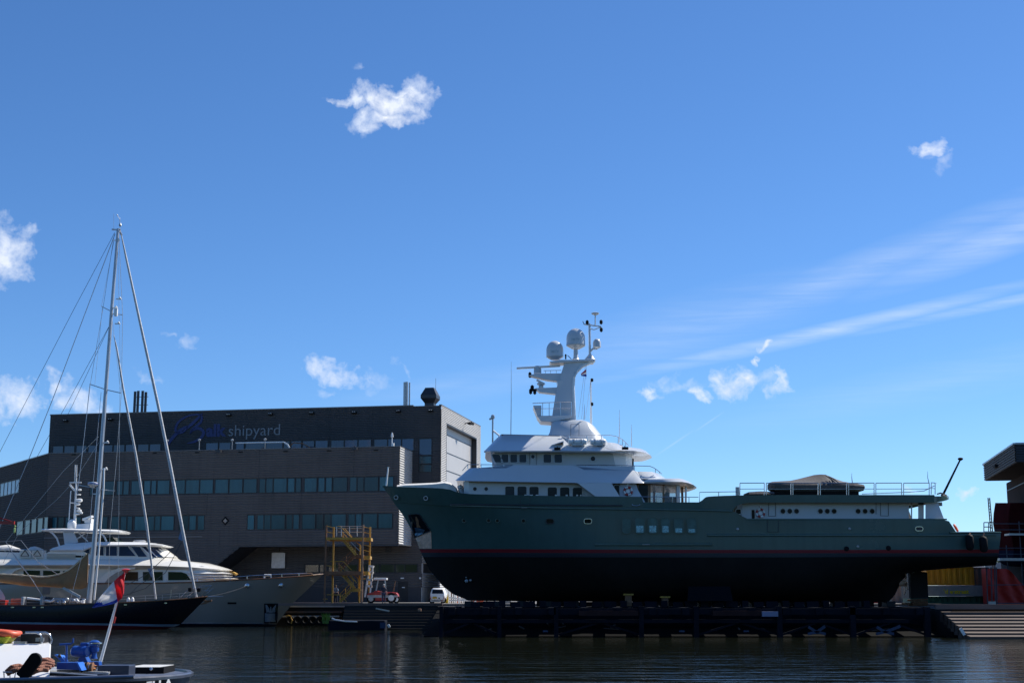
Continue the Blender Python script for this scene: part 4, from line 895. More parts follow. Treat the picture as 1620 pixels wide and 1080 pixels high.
# signal pole, whips, light mast forward
mb = MB(); mb.tube([P(935, 672, -.6), P(935, 643, -.6), P(934.6, 600, -.6)], [.10, .07, .05], 8)
mb.build('signal_pole', M['white2'], yacht, 40); mb = MB()
for py in (601, 639): mb.lathe(P(936.5, py, -.6), [(.05, -.15), (.12, -.1), (.12, .1), (.05, .15)], 8)
mb.build('signal_lamp', M['black'], yacht)
for px, y0, y1, px2 in ((808.8, 572, 687, 808.2), (980, 648, 700, 979.5), (999, 671, 706, 999), (924.5, 639, 664, 924), (1347.5, 748, 763, 1348.5), (1467.5, 745, 765, 1470)):
    mb = MB(); mb.tube([P(px2, y1, 1.5), P(px, (y0 + y1) / 2, 1.5), P(px, y0, 1.5)], [.045, .03, .012], 5); mb.build('whip_antenna', M['white2'], yacht)
mb = MB(); mb.tube([P(779.3, 704, .0), P(779.6, 662, .0)], .07, 8); mb.lathe(P(779.6, 662, 0), [(.14, 0), (.17, .1), (.14, .28), (.04, .34)], 10); mb.bar(P(774, 663, 0), P(779, 661.5, 0), .2, .14); mb.tube([P(780, 680, 0), P(795, 692, -.5)], .035); mb.tube([P(780, 682, 0), P(794, 693, 1.2)], .03); mb.build('light_mast', M['galv'], yacht, 40)
mb = MB(); mb.tube([P(611, 768, .3), P(614, 740, .3), P(614.4, 738.3, .3)], [.07, .06, .09], 8); mb.build('jackstaff', M['white2'], yacht)
# white bow cover
mb = MB(); rings = []
for px, yt, hb in ((628, 767, 1.0), (640, 765.0, 1.6), (665, 764.2, 2.6), (690, 763, 3.2), (703, 761.2, 3.4), (712, 763, 3.4), (722, 771, 3.4)):
    rings.append([P(px, yt + 12, hb), P(px, yt + 2.4, hb), P(px, yt, hb * .5), Pm(px, yt, hb * .5), Pm(px, yt + 2.4, hb), Pm(px, yt + 12, hb)])
mb.loft(rings); mb.build('foredeck_cover', mat('white_canvas', (.62, .61, .58), .8, 0, .1, 3, .03, 4), yacht, 40)
# rails
def rail(pts, hb, posts, y_top_f, y_bot_f, name='guard_rail', mids=(), r=.03, both=True, m='chrome'):
    for h in ((hb, -hb) if both else (hb,)):
        mb = MB()
        mb.tube([P(x, y, h) for x, y in pts], r, 6)
        for my in mids: mb.tube([P(x, y + my, h) for x, y in pts], r * .7, 5)
        for px in posts: mb.tube([P(px, y_top_f(px), h), P(px, y_bot_f(px), h)], r, 6)
        mb.build(name, M[m], yacht)
def lin(pts):
    xs = [p[0] for p in pts]; ys = [p[1] for p in pts]
    def f(x):
        for i in range(len(xs) - 1):
            if xs[i] <= x <= xs[i + 1]: return ys[i] + (ys[i + 1] - ys[i]) * (x - xs[i]) / (xs[i + 1] - xs[i])
        return ys[0] if x < xs[0] else ys[-1]
    return f
t_ = [(731.5, 744), (740, 734.3), (758, 734.5), (811, 735)]; rail(t_, 4.1, (740, 761, 779, 797), lin(t_), lambda x: 741, mids=())
t_ = [(887, 689), (930, 688.6), (966, 688.3), (975, 690), (984, 694.5), (990, 700), (994.5, 705)]; rail(t_, 3.3, (901, 928.5, 951.5, 978, 985, 990), lin(t_), lambda x: 699 + max(0, x - 965) * .25)
t_ = [(912, 735.2), (960, 735.3), (998, 736.2), (1028, 737), (1035, 740), (1042, 745), (1047, 749.5)]; rail(t_, 3.9, (926.5, 945, 965, 984, 1004, 1037, 1043), lin(t_), lambda x: 744 + max(0, x - 1000) * .1)
mb = MB(); mb.prism([P(915, 736.4, 4.05), P(1003, 737.5, 4.05), P(1003, 743.5, 4.1), P(924, 743, 4.1)], (0, .04, 0)); mb.build('deck_recess_wall', M['white'], yacht)
t_ = [(1012, 785.4), (1105, 786)]; rail(t_, 4.7, (1038.5, 1064, 1090), lin(t_), lambda x: 794.5)
t_ = [(1106.5, 793), (1106.8, 778.3), (1137, 777.8), (1166, 777.3)]; rail(t_, 4.8, (1137,), lambda x: 778, lambda x: 784.5)
mb = MB(); p = P(1164.5, 783.5, 4.7); q = P(1169.5, 770, 4.7); mb.box(p.x, q.x, p.y, p.y + .25, p.z, q.z); mb.build('rail_locker', M['galv'], yacht)
sections = [(1170.5, 1209), (1212.3, 1251.3), (1254.5, 1294.3), (1297.8, 1339.4), (1342.6, 1382.8), (1385.6, 1426.3), (1429.5, 1470)]
for a, b in sections:
    t_ = [(a, 763.8), (b, 763.6)]; rail(t_, 4.8, (a, b), lin(t_), lambda x: 782.8, mids=(9.4,), r=.035)
t_ = [(1473, 763), (1478.6, 763.4), (1479.6, 766)]; rail(t_, 4.5, (1473.2, 1479.4), lin(t_), lambda x: 781.5, mids=(9,), r=.035)
mb = MB(); mb.tube([P(1480, 764, 4.4), P(1482, 764, 2.5), P(1482.5, 764, 0), P(1482, 764, -2.5), P(1480, 764, -4.4)], .035); mb.tube([P(1364, 781, 2.0), P(1440, 778, 0), P(1462, 776, -2), P(1478, 768, -4)], .04)
mb.build('stern_rail', M['chrome'], yacht)
# ensign staff
mb = MB(); mb.tube([P(1491.5, 783, 0), P(1518.5, 728, 0)], [.10, .07], 8); mb.lathe(P(1519.5, 726.5, 0), [(.05, -.1), (.22, 0), (.22, .1), (.1, .16)], 10); mb.build('ensign_staff', M['black'], yacht, 40)
mb = MB(); mb.tube([P(1483, 781, 2), P(1488, 779.5, 1), P(1497, 783, 0)], .06); mb.tube([P(1490, 783, 1.5), P(1499, 786, .5)], .1); mb.build('stern_davit', M['steel_dark'], yacht)
# ---------------------------------------------------------------- aft house
house([[(1165, 822, 1.5), (1166, 822, 3.6), (1174, 822, 3.9), (1438, 822, 3.9)], [(1165, 794, 1.5), (1166, 794, 3.6), (1174, 794, 3.9), (1438, 794.3, 3.9)]], 'aft_deckhouse', Wt)
sidewin(1164.5, 1172, 805.2, 812.5, 3.92, M['white2'], M['port'], .08, .04, .04)
mb = MB(); p = P(1189.5, 820, 3.95); q = P(1193.5, 806, 3.95); mb.box(p.x, q.x, p.y, p.y + .1, p.z, q.z); mb.build('vent_slot', M['port'], yacht)
for px in (1238.5, 1249.3, 1260, 1297.8, 1308.7, 1319.5, 1357.4, 1368.5, 1379.6): ring(px, 808.2, .19, 3.92, 'porthole', M['galv'], M['port'], w=.035)
seam([(1216, 795), (1216, 816), (1227, 816), (1227, 795)], 3.93, 'side_door'); seam([(1386, 795), (1386, 813)], 3.93, 'panel_joint'); seam([(1393, 795), (1393, 815.5), (1405.5, 815.5), (1405.5, 795)], 3.93, 'side_door')
for side in (P, Pm):
    for (a, b, c, d) in ((1441, 1443.2, 1441, 1443.2), (1452.5, 1461.5, 1452.5, 1461.5)):
        mb = MB()
        mb.loft([[side(a, 822, 3.9), side(b, 822, 3.9), side(b, 822, 3.4), side(a, 822, 3.4)], [side(c, 794, 3.9), side(d, 794, 3.9), side(d, 794, 3.4), side(c, 794, 3.4)]]); mb.build('aft_post', M['white2'], yacht)
    mb = MB(); mb.loft([[side(1438, 798, 3.9), side(1464, 798, 3.9), side(1464, 798, 3.7), side(1438, 798, 3.7)], [side(1438, 794, 3.9), side(1464, 794, 3.9), side(1464, 794, 3.7), side(1438, 794, 3.7)]]); mb.build('aft_header', M['white2'], yacht)
for side in (P, Pm): mb = MB(); mb.loft([[side(1464, 822, 4.5), side(1494, 822, 4.4), side(1494, 822, 4.25), side(1464, 822, 4.35)], [side(1464, 794, 4.5), side(1483.5, 794, 4.4), side(1483.5, 794, 4.25), side(1464, 794, 4.35)]]); mb.build('aft_side_screen', Wt, yacht)
mb = MB()
for px in (1484.5, 1488.5): mb.tube([P(px, 794, 3), P(px + .5, 800, 3)], .1)
mb.build('aft_awning_fitting', M['galv'], yacht)
# transom bulwark ring: curved stern corner
# side deck and bow details
mb = MB()
for px, py in ((728, 770), (729, 775), (730.5, 779)): mb.lathe(P(px, py, 3.0), [(.1, -.15), (.22, -.1), (.22, .1), (.1, .15)], 8)
mb.tube([P(729, 766, 3), P(731, 784, 3)], .05); mb.build('windlass_gear', M['galv'], yacht)

# things carried by the yacht
def life_ring(px, py, hb, label, rr=.30):
    c = P(px, py, hb + .12); t = thing('lifebuoy', c, label, 'lifebuoy', 'lifebuoys on the green yacht')
    mb = MB(); mb.torus(c, rr, .085, 24, 8, 'Y', 0, 1, alt=1); mb.build('ring', [M['white2'], M['red']], t, 60)
    mb = MB(); mb.torus(c, rr + .06, .018, 20, 5, 'Y'); mb.build('grab_line', M['rope'], t)
    mb = MB(); mb.lathe(c + Vector((0, .03, -.02)), [(.16, -.05), (.16, .05), (.05, .08)], 12, 'Y'); mb.lathe(c + Vector((0, 0, .45)), [(.05, 0), (.06, .12)], 8); mb.build('light_float', M['white2'], t); return t
life_ring(993.6, 776.3, 4.5, 'red and white lifebuoy in the recess ahead of the lounge windows')
life_ring(1203, 811, 3.95, 'red and white lifebuoy on the white wall of the aft side deck')
mb = MB(); c = at(1510.5, 833.5, YC - 3.5); mb.torus(c, .26, .09, 20, 8, 'Z'); 
mb.T = None; o = mb.build('lifebuoy', M['orange'], None, 60); o.rotation_euler = (R(20), R(62), 0); tag(o, 'orange lifebuoy hung outside the rounded stern corner', 'lifebuoy', 'lifebuoys on the green yacht')
def raft(px0, px1, py0, py1, label):
    a = P(px0, (py0 + py1) / 2, 4.3); b = P(px1, (py0 + py1) / 2, 4.3); r = (py1 - py0) / F * 112.7 / 2
    t = thing('life_raft_canister', (a + b) / 2 - Vector((0, 0, r)), label, 'life raft', 'life raft canisters on the upper deck')
    mb = MB(); L_ = (b - a).length; prof = [(.05, 0), (r * .8, .03), (r, .12)] 
    n = 7
    for k in range(n): x = .12 + (L_ - .24) * (k + .5) / n; prof += [(r * .94, x - .04), (r * 1.02, x), (r * .94, x + .04)]
    prof += [(r, L_ - .12), (r * .8, L_ - .03), (.05, L_)]
    mb.lathe(a, prof, 16, 'X'); mb.build('canister', M['white2'], t, 30)
    mb = MB()
    for f in (.3, .7): c = a + (b - a) * f; mb.lathe(c - Vector((.03, 0, 0)), [(r * 1.06, 0), (r * 1.06, .06)], 16, 'X'); mb.bar(c - Vector((0, -.1, r)), c - Vector((0, 0, r + .55)), .05)
    mb.bar(a + (b - a) * .2 - Vector((0, r * .7, r * .9)), a + (b - a) * .8 - Vector((0, r * .7, r * .9)), .12, .18); mb.build('cradle_strap', M['galv'], t)
raft(898.6, 928.3, 693.6, 703.6, 'white ribbed life raft canister, forward one of the pair on the upper rail')
raft(933.2, 958.5, 694, 703.6, 'white ribbed life raft canister, aft one of the pair beside the mast fairing')
def fender(px, py, label):
    Y = YC - 5.05; c = at(px, py, Y); t = thing('rubber_fender', c - Vector((0, 0, .55)), label, 'fender', 'black fenders hung at the stern')
    mb = MB(); mb.lathe(c, [(.05, -.62), (.22, -.56), (.31, -.4), (.31, .4), (.22, .56), (.06, .64)], 16); mb.build('fender_body', M['black'], t, 40)
    p = at(px + 1, 842.5, Y + .2); mb = MB(); mb.tube([c + Vector((0, 0, .6)), p], .03); mb.build('lanyard', M['rope'], t)
fender(1534, 857.5, 'black cylindrical fender on the stern bulwark, forward one of the pair'); fender(1556, 860.5, 'black cylindrical fender nearest the transom, hung a little lower')
# covered tender
tender = thing('covered_tender', P(1289, 782, 1.5), 'small boat under a grey canvas cover on the upper aft deck', 'tender')
prof = [(1215.5, 768, 766.5, .3), (1217, 774, 763, .9), (1222, 776.5, 761.5, 1.2), (1232, 777.5, 761, 1.35), (1250, 778, 760, 1.4), (1262, 778, 757.5, 1.4), (1275, 778, 754.2, 1.35), (1288, 778, 751, 1.25), (1297, 778, 750.2, 1.2), (1305, 778, 750.4, 1.2), (1313, 778, 753.5, 1.25), (1322, 778, 757.5, 1.35), (1332, 778, 761, 1.4), (1345, 778, 763.5, 1.4), (1356, 778, 764.5, 1.3), (1361.5, 777, 766, 1.2), (1363.5, 774, 769, 1.0)]
mb = MB(); rings = []
yc2 = 2.0
for i, (px, yb, yt, hw_) in enumerate(prof):
    b = at(px, yb, YC - yc2).z; t = at(px, yt, YC - yc2).z; x = at(px, yt, YC - yc2).x; h = t - b; sag = .04 * math.sin(i * 2.3)
    zs = min(b + .66, b + .8 * (t - b))
    ring_ = []
    for yy, zz in ((-hw_ * .75, b), (-hw_ * 1.0, b + .35 * (zs - b)), (-hw_ * 1.03, b + .7 * (zs - b)), (-hw_ * .92, zs), (-hw_ * .55, zs + (t - zs) * (.30 + sag)), (-.12, t), (.12, t), (hw_ * .55, zs + (t - zs) * (.30 - sag)), (hw_ * .92, zs), (hw_ * 1.03, b + .7 * (zs - b)), (hw_, b + .35 * (zs - b)), (hw_ * .75, b)):
        ring_.append(Vector((x, YC - yc2 + yy, zz)))
    rings.append(ring_)
mb.loft(rings); mb.build('canvas_cover', M['cover'], tender, 32)
mb = MB()
for k, (x0, y0, x1, y1) in enumerate(((1306, 751.5, 1325, 766), (1311, 753, 1330, 765.5), (1314, 757, 1320, 767))):
    mb.tube([at(x0, y0, YC - 2.6), at((x0 + x1) / 2, (y0 + y1) / 2 - .8, YC - 3.15), at(x1, y1, YC - 3.42)], [.03, .06, .02], 6)
mb.build('cover_fold', M['cover'], tender, 60)
mb = MB()
for x0, x1, yt in ((1221, 1360, 778),): p = at(x0, 782, YC - 3.2); q = at(x1, yt - 1.5, YC - 3.2); mb.box(p.x, q.x, YC - 2.9, YC - 1.1, p.z, q.z)
mb.build('tender_hull', M['black'], tender)
mb = MB(); p = at(1180, 782.5, YC - 2.5); rings = []
for px, yt, hw_ in ((1177, 781, .3), (1182, 779, 1), (1200, 778, 1.2), (1221, 779, 1.2)): x = at(px, 780, YC - 2.5); t = at(px, yt, YC - 2.5).z; rings.append([Vector((x.x, YC - 2.5 - hw_, p.z)), Vector((x.x, YC - 2.5 - hw_ * .8, t)), Vector((x.x, YC - 2.5 + hw_ * .8, t)), Vector((x.x, YC - 2.5 + hw_, p.z))])
mb.loft(rings); tag(mb.build('covered_dinghy', M['cover'], None, 40), 'low dark covered dinghy ahead of the tender behind the rail', 'dinghy')
# courtesy flag
def flag(corners, name, mats, parent, label=None, cat=None, nx=12, ny=6, wave=.04):
    (a, b, c, d) = [Vector(q) for q in corners]; mb = MB(); vs = []
    for j in range(ny + 1):
        for i in range(nx + 1):
            s_, t = i / nx, j / ny; p = (a * (1 - s_) + b * s_) * (1 - t) + (d * (1 - s_) + c * s_) * t
            vs.append(p + Vector((0, math.sin(s_ * 9 + t * 3) * wave * s_, 0)))
    for j in range(ny):
        for i in range(nx): mb.add([vs[j * (nx + 1) + i], vs[j * (nx + 1) + i + 1], vs[(j + 1) * (nx + 1) + i + 1], vs[(j + 1) * (nx + 1) + i]], [(0, 1, 2, 3)], min(len(mats) - 1, j * 3 // ny))
    o = mb.build(name, mats, parent, 60); sd_ = o.modifiers.new('thick', 'SOLIDIFY'); sd_.thickness = .01
    if label: tag(o, label, cat)
    return o
def cloth(name, col):
    m = mat(name, col, .8, 0, .05, 5); nt = m.node_tree; b = nt.nodes['Principled BSDF']; t_ = nt.nodes.new('ShaderNodeBsdfTranslucent'); t_.inputs[0].default_value = (*col, 1)
    x = nt.nodes.new('ShaderNodeMixShader'); x.inputs[0].default_value = .5; nt.links.new(b.outputs[0], x.inputs[1]); nt.links.new(t_.outputs[0], x.inputs[2]); nt.links.new(x.outputs[0], [n for n in nt.nodes if n.type == 'OUTPUT_MATERIAL'][0].inputs[0]); return m
FB = cloth('flag_blue', (.03, .09, .50)); FR = cloth('flag_red', (.75, .045, .06)); FW = cloth('flag_white', (.88, .88, .88))
flag([P(927.5, 583.5, .9), P(919, 591, .9), P(919.5, 594.5, .9), P(928, 595.5, .9)], 'signal_flag', [FR, FW, FB], None, 'tiny red white and blue flag on the halyard behind the mast', 'flag')
mb = MB()
for a, b in (((927.5, 578), (920, 663)), ((926, 578), (915, 660)), ((927.5, 576), (927, 600))): mb.tube([P(*a, .9), P(*b, .9)], .012, 4)
for a, b in (((934.6, 602), (926, 662)),): mb.tube([P(*a, -.6), P(*b, .3)], .012, 4)
mb.build('halyard', M['galv'], yacht)
# ================================================================ slipway, cradle and yard
def frame_box(px0, px1, y0, y1, Y):
    a = at(px0, y1, Y); b = at(px1, y0, Y); return a.x, b.x, a.z, b.z
# stepped timber slope down to the water
slip = thing('timber_slipway', (10, 106, -.5), 'dark stepped timber slipway running down to the water under the green yacht', 'slipway')
def slope(x0, x1, Yt, Yb, zt, n, m, name, over=.0):
    for i in range(n):
        f0, f1 = i / n, (i + 1) / n; ya = Yt + (Yb - Yt) * f0; yb = Yt + (Yb - Yt) * f1; za = zt * (1 - f0) + .02; zb = zt * (1 - f1) + .02
        mb = MB(); mb.prism([(x0, ya + .3, za), (x0, ya - .02, za), (x0, yb + .1, za - (za - zb) * .30), (x0, yb + .06, za - (za - zb) * .42), (x0, yb + .10, zb - .5), (x0, ya + .3, zb - .5)], (x1 - x0, 0, 0)); mb.build(name, m, slip)
xL = at(540, 990, 128).x
for i in range(10):
    z0 = -.4 + 2.5 * i / 10; mb = MB(); mb.box(xL, at(697, 990, 128).x, 130.45 - 2.4 * (1 - i / 10), 130.47, z0, z0 + .235); mb.build('timber_course', M['timber_dark'], slip, bevel=.02)
slope(at(1524, 1000, 101).x, at(1720, 1000, 101).x, 106, 99.5, 1.75, 8, M['timber'], 'timber_step')
mb = MB(); mb.box(at(1500, 960, 107).x, at(1740, 960, 107).x, 106, 130.4, -3, 1.95); mb.build('upper_platform', M['timber_dark'], slip)
mb = MB(); mb.box(at(694, 990, 127).x, at(1530, 960, 120).x, 124, 130.4, -3, 2.0); mb.build('back_wall', M['timber_dark'], slip)
xa, xb = at(694, 990, 127).x + .02, at(1524, 1000, 101).x - .05
mb = MB(); mb.prism([(xa, 124.0, 1.7), (xa, 104.9, .04), (xa, 104.9, -1.5), (xa, 124.0, -1.5)], (xb - xa, 0, 0)); mb.build('slip_ramp', mat('shade_black_timber', (.006, .006, .006), .9, 0, .4, 2, spec=.05), slip)  # ramp added and blackened to keep the slip dark under the cradle
random.seed(31)
for k in range(12):
    x = at(760 + random.random() * 620, 1000, 108).x; y = 107 + random.random() * 8; z = .04 + (y - 104.9) / 19.1 * 1.66; a_ = random.random() * 3; L_ = .5 + random.random() * .9
    mb = MB(); mb.bar((x, y, z + .08), (x + L_ * math.cos(a_), y + L_ * .4 * math.sin(a_), z + .14 + random.random() * .2), .12, .08); mb.build('loose_timber', M['timber'], slip)
for i, (a, b, y0, y1) in enumerate(((1480, 1640, 955.5, 963),)):
    x0, x1, z0, z1 = frame_box(a, b, y0, y1, 105.6); mb = MB(); mb.box(x0, x1, 105.4, 105.8, z0, z1); mb.build('edge_beam', M['quay_edge'], slip)
mb = MB(); x0, x1, z0, z1 = frame_box(440, 700, 953, 957.5, 130.3); mb.box(x0, x1, 130.2, 130.48, z0, QZ + .08); mb.build('edge_beam', M['quay_edge'], slip)
c = at(1523, 999, 100); mb = MB(); mb.bar(c + Vector((-.15, 0, .25)), c + Vector((.12, 0, -.2)), .1, .2); mb.build('end_fitting', M['white2'], slip)
# left quay wall steps beside the grey yacht
lq = thing('stepped_quay_wall', (-17, 145, -.5), 'weathered stepped concrete and timber quay wall behind the grey yacht bow', 'quay wall')
for (a, b, y0, y1, Y, m) in ((430, 572, 952.6, 956, 145.4, 'quay_edge'), (430, 570, 956.3, 959.8, 144.2, 'concrete'), (430, 568, 960, 966, 144.8, 'timber_dark'), (430, 540, 966.3, 969, 143.9, 'timber'), (430, 540, 969.3, 973, 144.6, 'timber_dark'), (430, 536, 973.3, 975.5, 143.7, 'concrete'), (430, 532, 975.7, 978, 144.4, 'timber')):
    x0, x1, z0, z1 = frame_box(a, b, y0, y1, Y); mb = MB(); mb.box(x0, x1, Y, 146.2, z0, z1); mb.build('step_course', M[m], lq)
x0, x1, z0, z1 = frame_box(430, 545, 978.2, 1000, 145); mb = MB(); mb.box(x0, x1, 144.7, 146.3, -3, z1); mb.build('wall_base', M['timber_dark'], lq)
mb = MB(); a = at(512, 960, 131.9); b = at(600, 960, 131.9); mb.box(-14.2, b.x, 130.9, 134.5, at(540, 981, 131).z, at(540, 961.5, 131).z); mb.box(-14.3, -14.02, 131, 146, -3, QZ - .1); mb.build('concrete_block', mat('dark_concrete', (.05, .05, .055), .8, 0, .2, 1), lq)
for k, px in enumerate((459, 471, 483, 495, 507)):
    c = at(px, 980.5, 143.3); t = MB(); t.torus(c, .33, .12, 18, 8, 'Y'); tag(t.build('tyre_fender', M['black'], None, 60), ('black tyre hung on the quay wall, %s from the grey yacht bow' % ['nearest', 'second', 'third', 'fourth', 'fifth'][k]), 'tyre', 'tyres hung along the left quay wall')
mb = MB(); mb.tube([at(452, 974, 143), at(456, 973, 143), at(460, 974, 143), at(462, 980, 143), at(461, 986, 143)], .07, 6); tag(mb.build('mooring_hose', M['yellow']), 'yellow mooring hose looped over the quay wall at the grey yacht bow', 'hose')
# floating pontoon with a loose plank and a tuft of weeds
BLP = mat('faded_blue_panel', (.010, .035, .10), .6, 0, .2, 3)
t = thing('floating_pontoon', at(570, 994, 126).xyz, 'dark blue floating pontoon moored at the foot of the timber steps', 'pontoon')
x0, x1, z0, z1 = frame_box(519, 609, 981, 995, 125); mb = MB(); mb.box(x0, x1, 125, 127.4, -.3, z1); mb.build('float_body', mat('dark_pontoon', (.008, .011, .02), .8, spec=.1), t, bevel=.06)
x0, x1, z0, z1 = frame_box(601, 610, 984, 993, 124.9); mb = MB(); mb.box(x0, x1, 124.9, 124.98, z0, z1); mb.build('blue_end_panel', BLP, t)
mb = MB(); mb.tube([at(525, 977.5, 124.9), at(530, 979.5, 124.8), at(545, 982, 124.8), at(565, 982.8, 124.8)], .07, 6); tag(mb.build('white_hose', M['white2']), 'pale hose lying along the top of the dark pontoon', 'hose')
mb = MB(); mb.bar(at(614, 987, 124.8), at(616.5, 992, 124.8), .12, .2); tag(mb.build('white_buoy', M['white2'], bevel=.03), 'small white float at the right end of the pontoon', 'buoy')
random.seed(3)
mb = MB()
for k in range(70):
    b = at(511 + random.random() * 9, 984, 124.9 + random.random() * .6); h = .3 + random.random() * .75; dx = (random.random() - .5) * .6; w = .03
    p0 = b + Vector((0, 0, -.1)); p1 = p0 + Vector((dx * .5, 0, h * .6)); p2 = p0 + Vector((dx, (random.random() - .5) * .3, h)); mb.add([p0 - Vector((w, 0, 0)), p0 + Vector((w, 0, 0)), p1 + Vector((w, 0, 0)), p2, p1 - Vector((w, 0, 0))], [(0, 1, 2, 3, 4)])
tag(mb.build('weed_tuft', mat('fresh_weeds', (.10, .19, .03), .7, 0, .3, 8)), 'bright green weeds growing at the left end of the pontoon', 'weeds', kind='stuff')
mb = MB(); mb.bar(at(594.5, 961.8, 125.6), at(616, 966, 125.6), .05, .12); tag(mb.build('steel_pole', M['galv']), 'grey pole lying slanted on the dark timber steps', 'pole')
mb = MB(); p = at(664, 964.5, 125.5); mb.box(p.x - .13, p.x + .13, 125.3, 125.6, p.z - .1, p.z + .12); tag(mb.build('timber_block', mat('pale_wood', (.45, .27, .18), .8), bevel=.02), 'small pale wooden block on the dark timber steps below the van', 'wood block')

# slip cradle
cr = thing('slip_cradle', (16, 110, -1), 'long dark steel and timber cradle carrying the green yacht above the water', 'cradle')
SD = M['steel_dark']
SDK = mat('cradle_dark_steel', (.009, .011, .018), .85, 0, .3, 1.2, spec=.1); RTB = mat('reddish_cradle_beam', (.040, .020, .020), .8, 0, .3, 1, spec=.1); BLS = mat('blue_cradle_steel', (.03, .05, .11), .45, .3, .3, 3)
def cbeam(px0, px1, y0, y1, Y, m, name, dep=.35):
    x0, x1, z0, z1 = frame_box(px0, px1, y0, y1, Y); mb = MB(); mb.box(x0, x1, Y, Y + dep, z0, z1); return mb.build(name, m, cr)
for k, Y in enumerate((104.2, 110.0, 116.2, 121.5)):
    cbeam(697, 1440 if k else 1462, 962, 971.5, Y, SDK, 'longitudinal_beam'); cbeam(700, 1438, 979, 984.5, Y + .02, SDK, 'lower_beam')
cbeam(699, 1461, 960.5, 999, 113.2, SDK, 'shade_screen', .3)  # dark sheet added to stand for the shade inside the cradle
for px0, px1, m in ((916, 1010, RTB), (1128, 1205, RTB)): cbeam(px0, px1, 965.3, 973.2, 103.9, m, 'facing_board', .25)
cbeam(1206, 1231, 966.5, 974.5, 103.7, mat('pale_blue_tank', (.20, .22, .34), .5), 'pale_tank', .4)
for px in (698, 790, 880, 1015, 1102, 1234, 1350, 1468):
    for Y in (104.0, 110.2, 121.3): cbeam(px - 3.2, px + 3.2, 958.5 if px != 1468 else 960, 1009, Y, SDK, 'post', .45)
def brace(px0, y0, px1, y1, Y, m, w=.14): mb = MB(); mb.bar(at(px0, y0, Y), at(px1, y1, Y), w, w); mb.build('diagonal_brace', m, cr)
for a, b in ((700, 788), (884, 1012), (1106, 1230), (1238, 1346), (1354, 1464)):
    brace(a, 1003, (a + b) / 2, 984, 104.4, SDK); brace(b, 1003, (a + b) / 2 + 2, 984, 104.5, SDK)
for cx in (1292, 1400):
    for dx, dy in ((-14, 3), (14, 3), (-13, -8), (24 if cx == 1400 else 13, -9)): brace(cx, 999, cx + dx, 999 + dy, 103.6, BLS, .18)
for px in (1180, 862, 1078): cbeam(px - 3, px + 5, 996.5, 999, 103.6, BLS, 'blue_bracket')
random.seed(17); x = at(752, 950, 126).x; xe = at(1405, 950, 126).x
while x < xe:
    L_ = 1.2 + random.random() * 2.6; mb = MB(); mb.box(x, min(xe, x + L_), 126, 126.3, QZ - .3, at(1000, 949.6 + random.random() * 2.2, 126).z); mb.build('gap_screen_board', SDK, cr); x += L_ + .12 + random.random() * .35  # boards added to hide most of the sunlit ground behind the keel
# cross transoms and keel blocks
for k in range(15):
    px = 720 + k * 50; mb = MB(); p = at(px, 958, 110); z1 = at(1100, 958.5, 117).z; mb.box(p.x - .25, p.x + .25, 104, 124, z1 - .5, z1); mb.build('transom_beam', SDK, cr)
for k in range(17):
    px = 742 + k * 41.5; mb = MB(); p = at(px, 958, 117); z1 = at(1100, 951, 117).z; mb.box(p.x - .35 - .25 * (k % 2), p.x + .35, 116.2, 117.8, at(1100, 959, 117).z, z1 + .03); tag(mb.build('keel_block', M['timber_dark']), 'dark timber keel block under the green hull, %s from the bow' % ['first', 'second', 'third', 'fourth', 'fifth', 'sixth', 'seventh', 'eighth', 'ninth', 'tenth', 'eleventh', 'twelfth', 'thirteenth', 'fourteenth', 'fifteenth', 'sixteenth', 'seventeenth'][k], 'keel block', 'keel blocks under the green yacht')
for k in range(30):
    px = 752 + k * 21.3; z1 = at(1100, 951.5 - (k % 3), 113.5).z; p = at(px, 958, 113.5); w = .36 + .13 * math.sin(k * 2.1); mb = MB(); mb.box(p.x - w, p.x + w, 113.1, 113.9, at(1100, 960, 113.5).z, z1); mb.build('added_bilge_block', SDK, cr)  # blocks added to darken the bright gap under the hull
for px, y in ((1052, 945), (994, 941)):
    p = at(px, y, 113.5); z0 = at(px, 958, 113.5).z; mb = MB(); mb.box(p.x - .25, p.x + .25, 113.3, 113.8, z0, p.z); mb.box(p.x - .38, p.x + .38, 113.2, 113.9, p.z, p.z + .12, 1)
    tag(mb.build('shore_prop', [M['rust'], M['yellow']]), 'short bilge prop with %s head under the hull side' % ('a yellow' if px > 1000 else 'a brownish'), 'prop', 'props under the green hull')
x0, x1, z0, z1 = frame_box(1088, 1157, 927, 950, 112.0); mb = MB(); mb.prism([(x0 + .1, 112, z1), (x0, 112, z0), (x1 + .1, 112, z0), (x1 - .1, 112, z1)], (0, .3, 0)); ob = mb.build('service_panel', mat('dark_blue_sheet', (.007, .010, .015), .9, spec=.05)); tag(ob, 'dark blue sheet panel leaning against the bottom of the green hull', 'panel')

# ---------------------------------------------------------------- right hand hall
rb = thing('boat_hall', at(1600, 950, 135).xyz, 'grey hall on the right edge with a ribbed overhanging canopy', 'building')
CR = at(1606, 702.4, 118); zr0 = at(1609, 731, 118).z - QZ; zr1 = CR.z - QZ
def RV(u, v, z): return Vector((CR.x, CR.y, QZ)) - UD * u + VD * v + Vector((0, 0, z))
lenr = 20
d = ray(1557, 737); nrm = UD; O = Vector((CR.x, CR.y, QZ)); k = (O - CAMP).dot(nrm) / d.dot(nrm); pp = CAMP + d * k - O; lenr = pp.dot(VD)
Mv = mat('canopy_ribbed_sheet', (.05, .056, .068), .6, 0, .1, .5, spec=.2)
mb = MB(); clad(mb, RV(0, 0, 0), VD, UD, lenr, zr0, zr1, .21, depth=.08); clad(mb, RV(0, 0, 0), -UD, -VD, 30, zr0, zr1, .21, depth=.08); mb.build('canopy_side', Mv, rb)
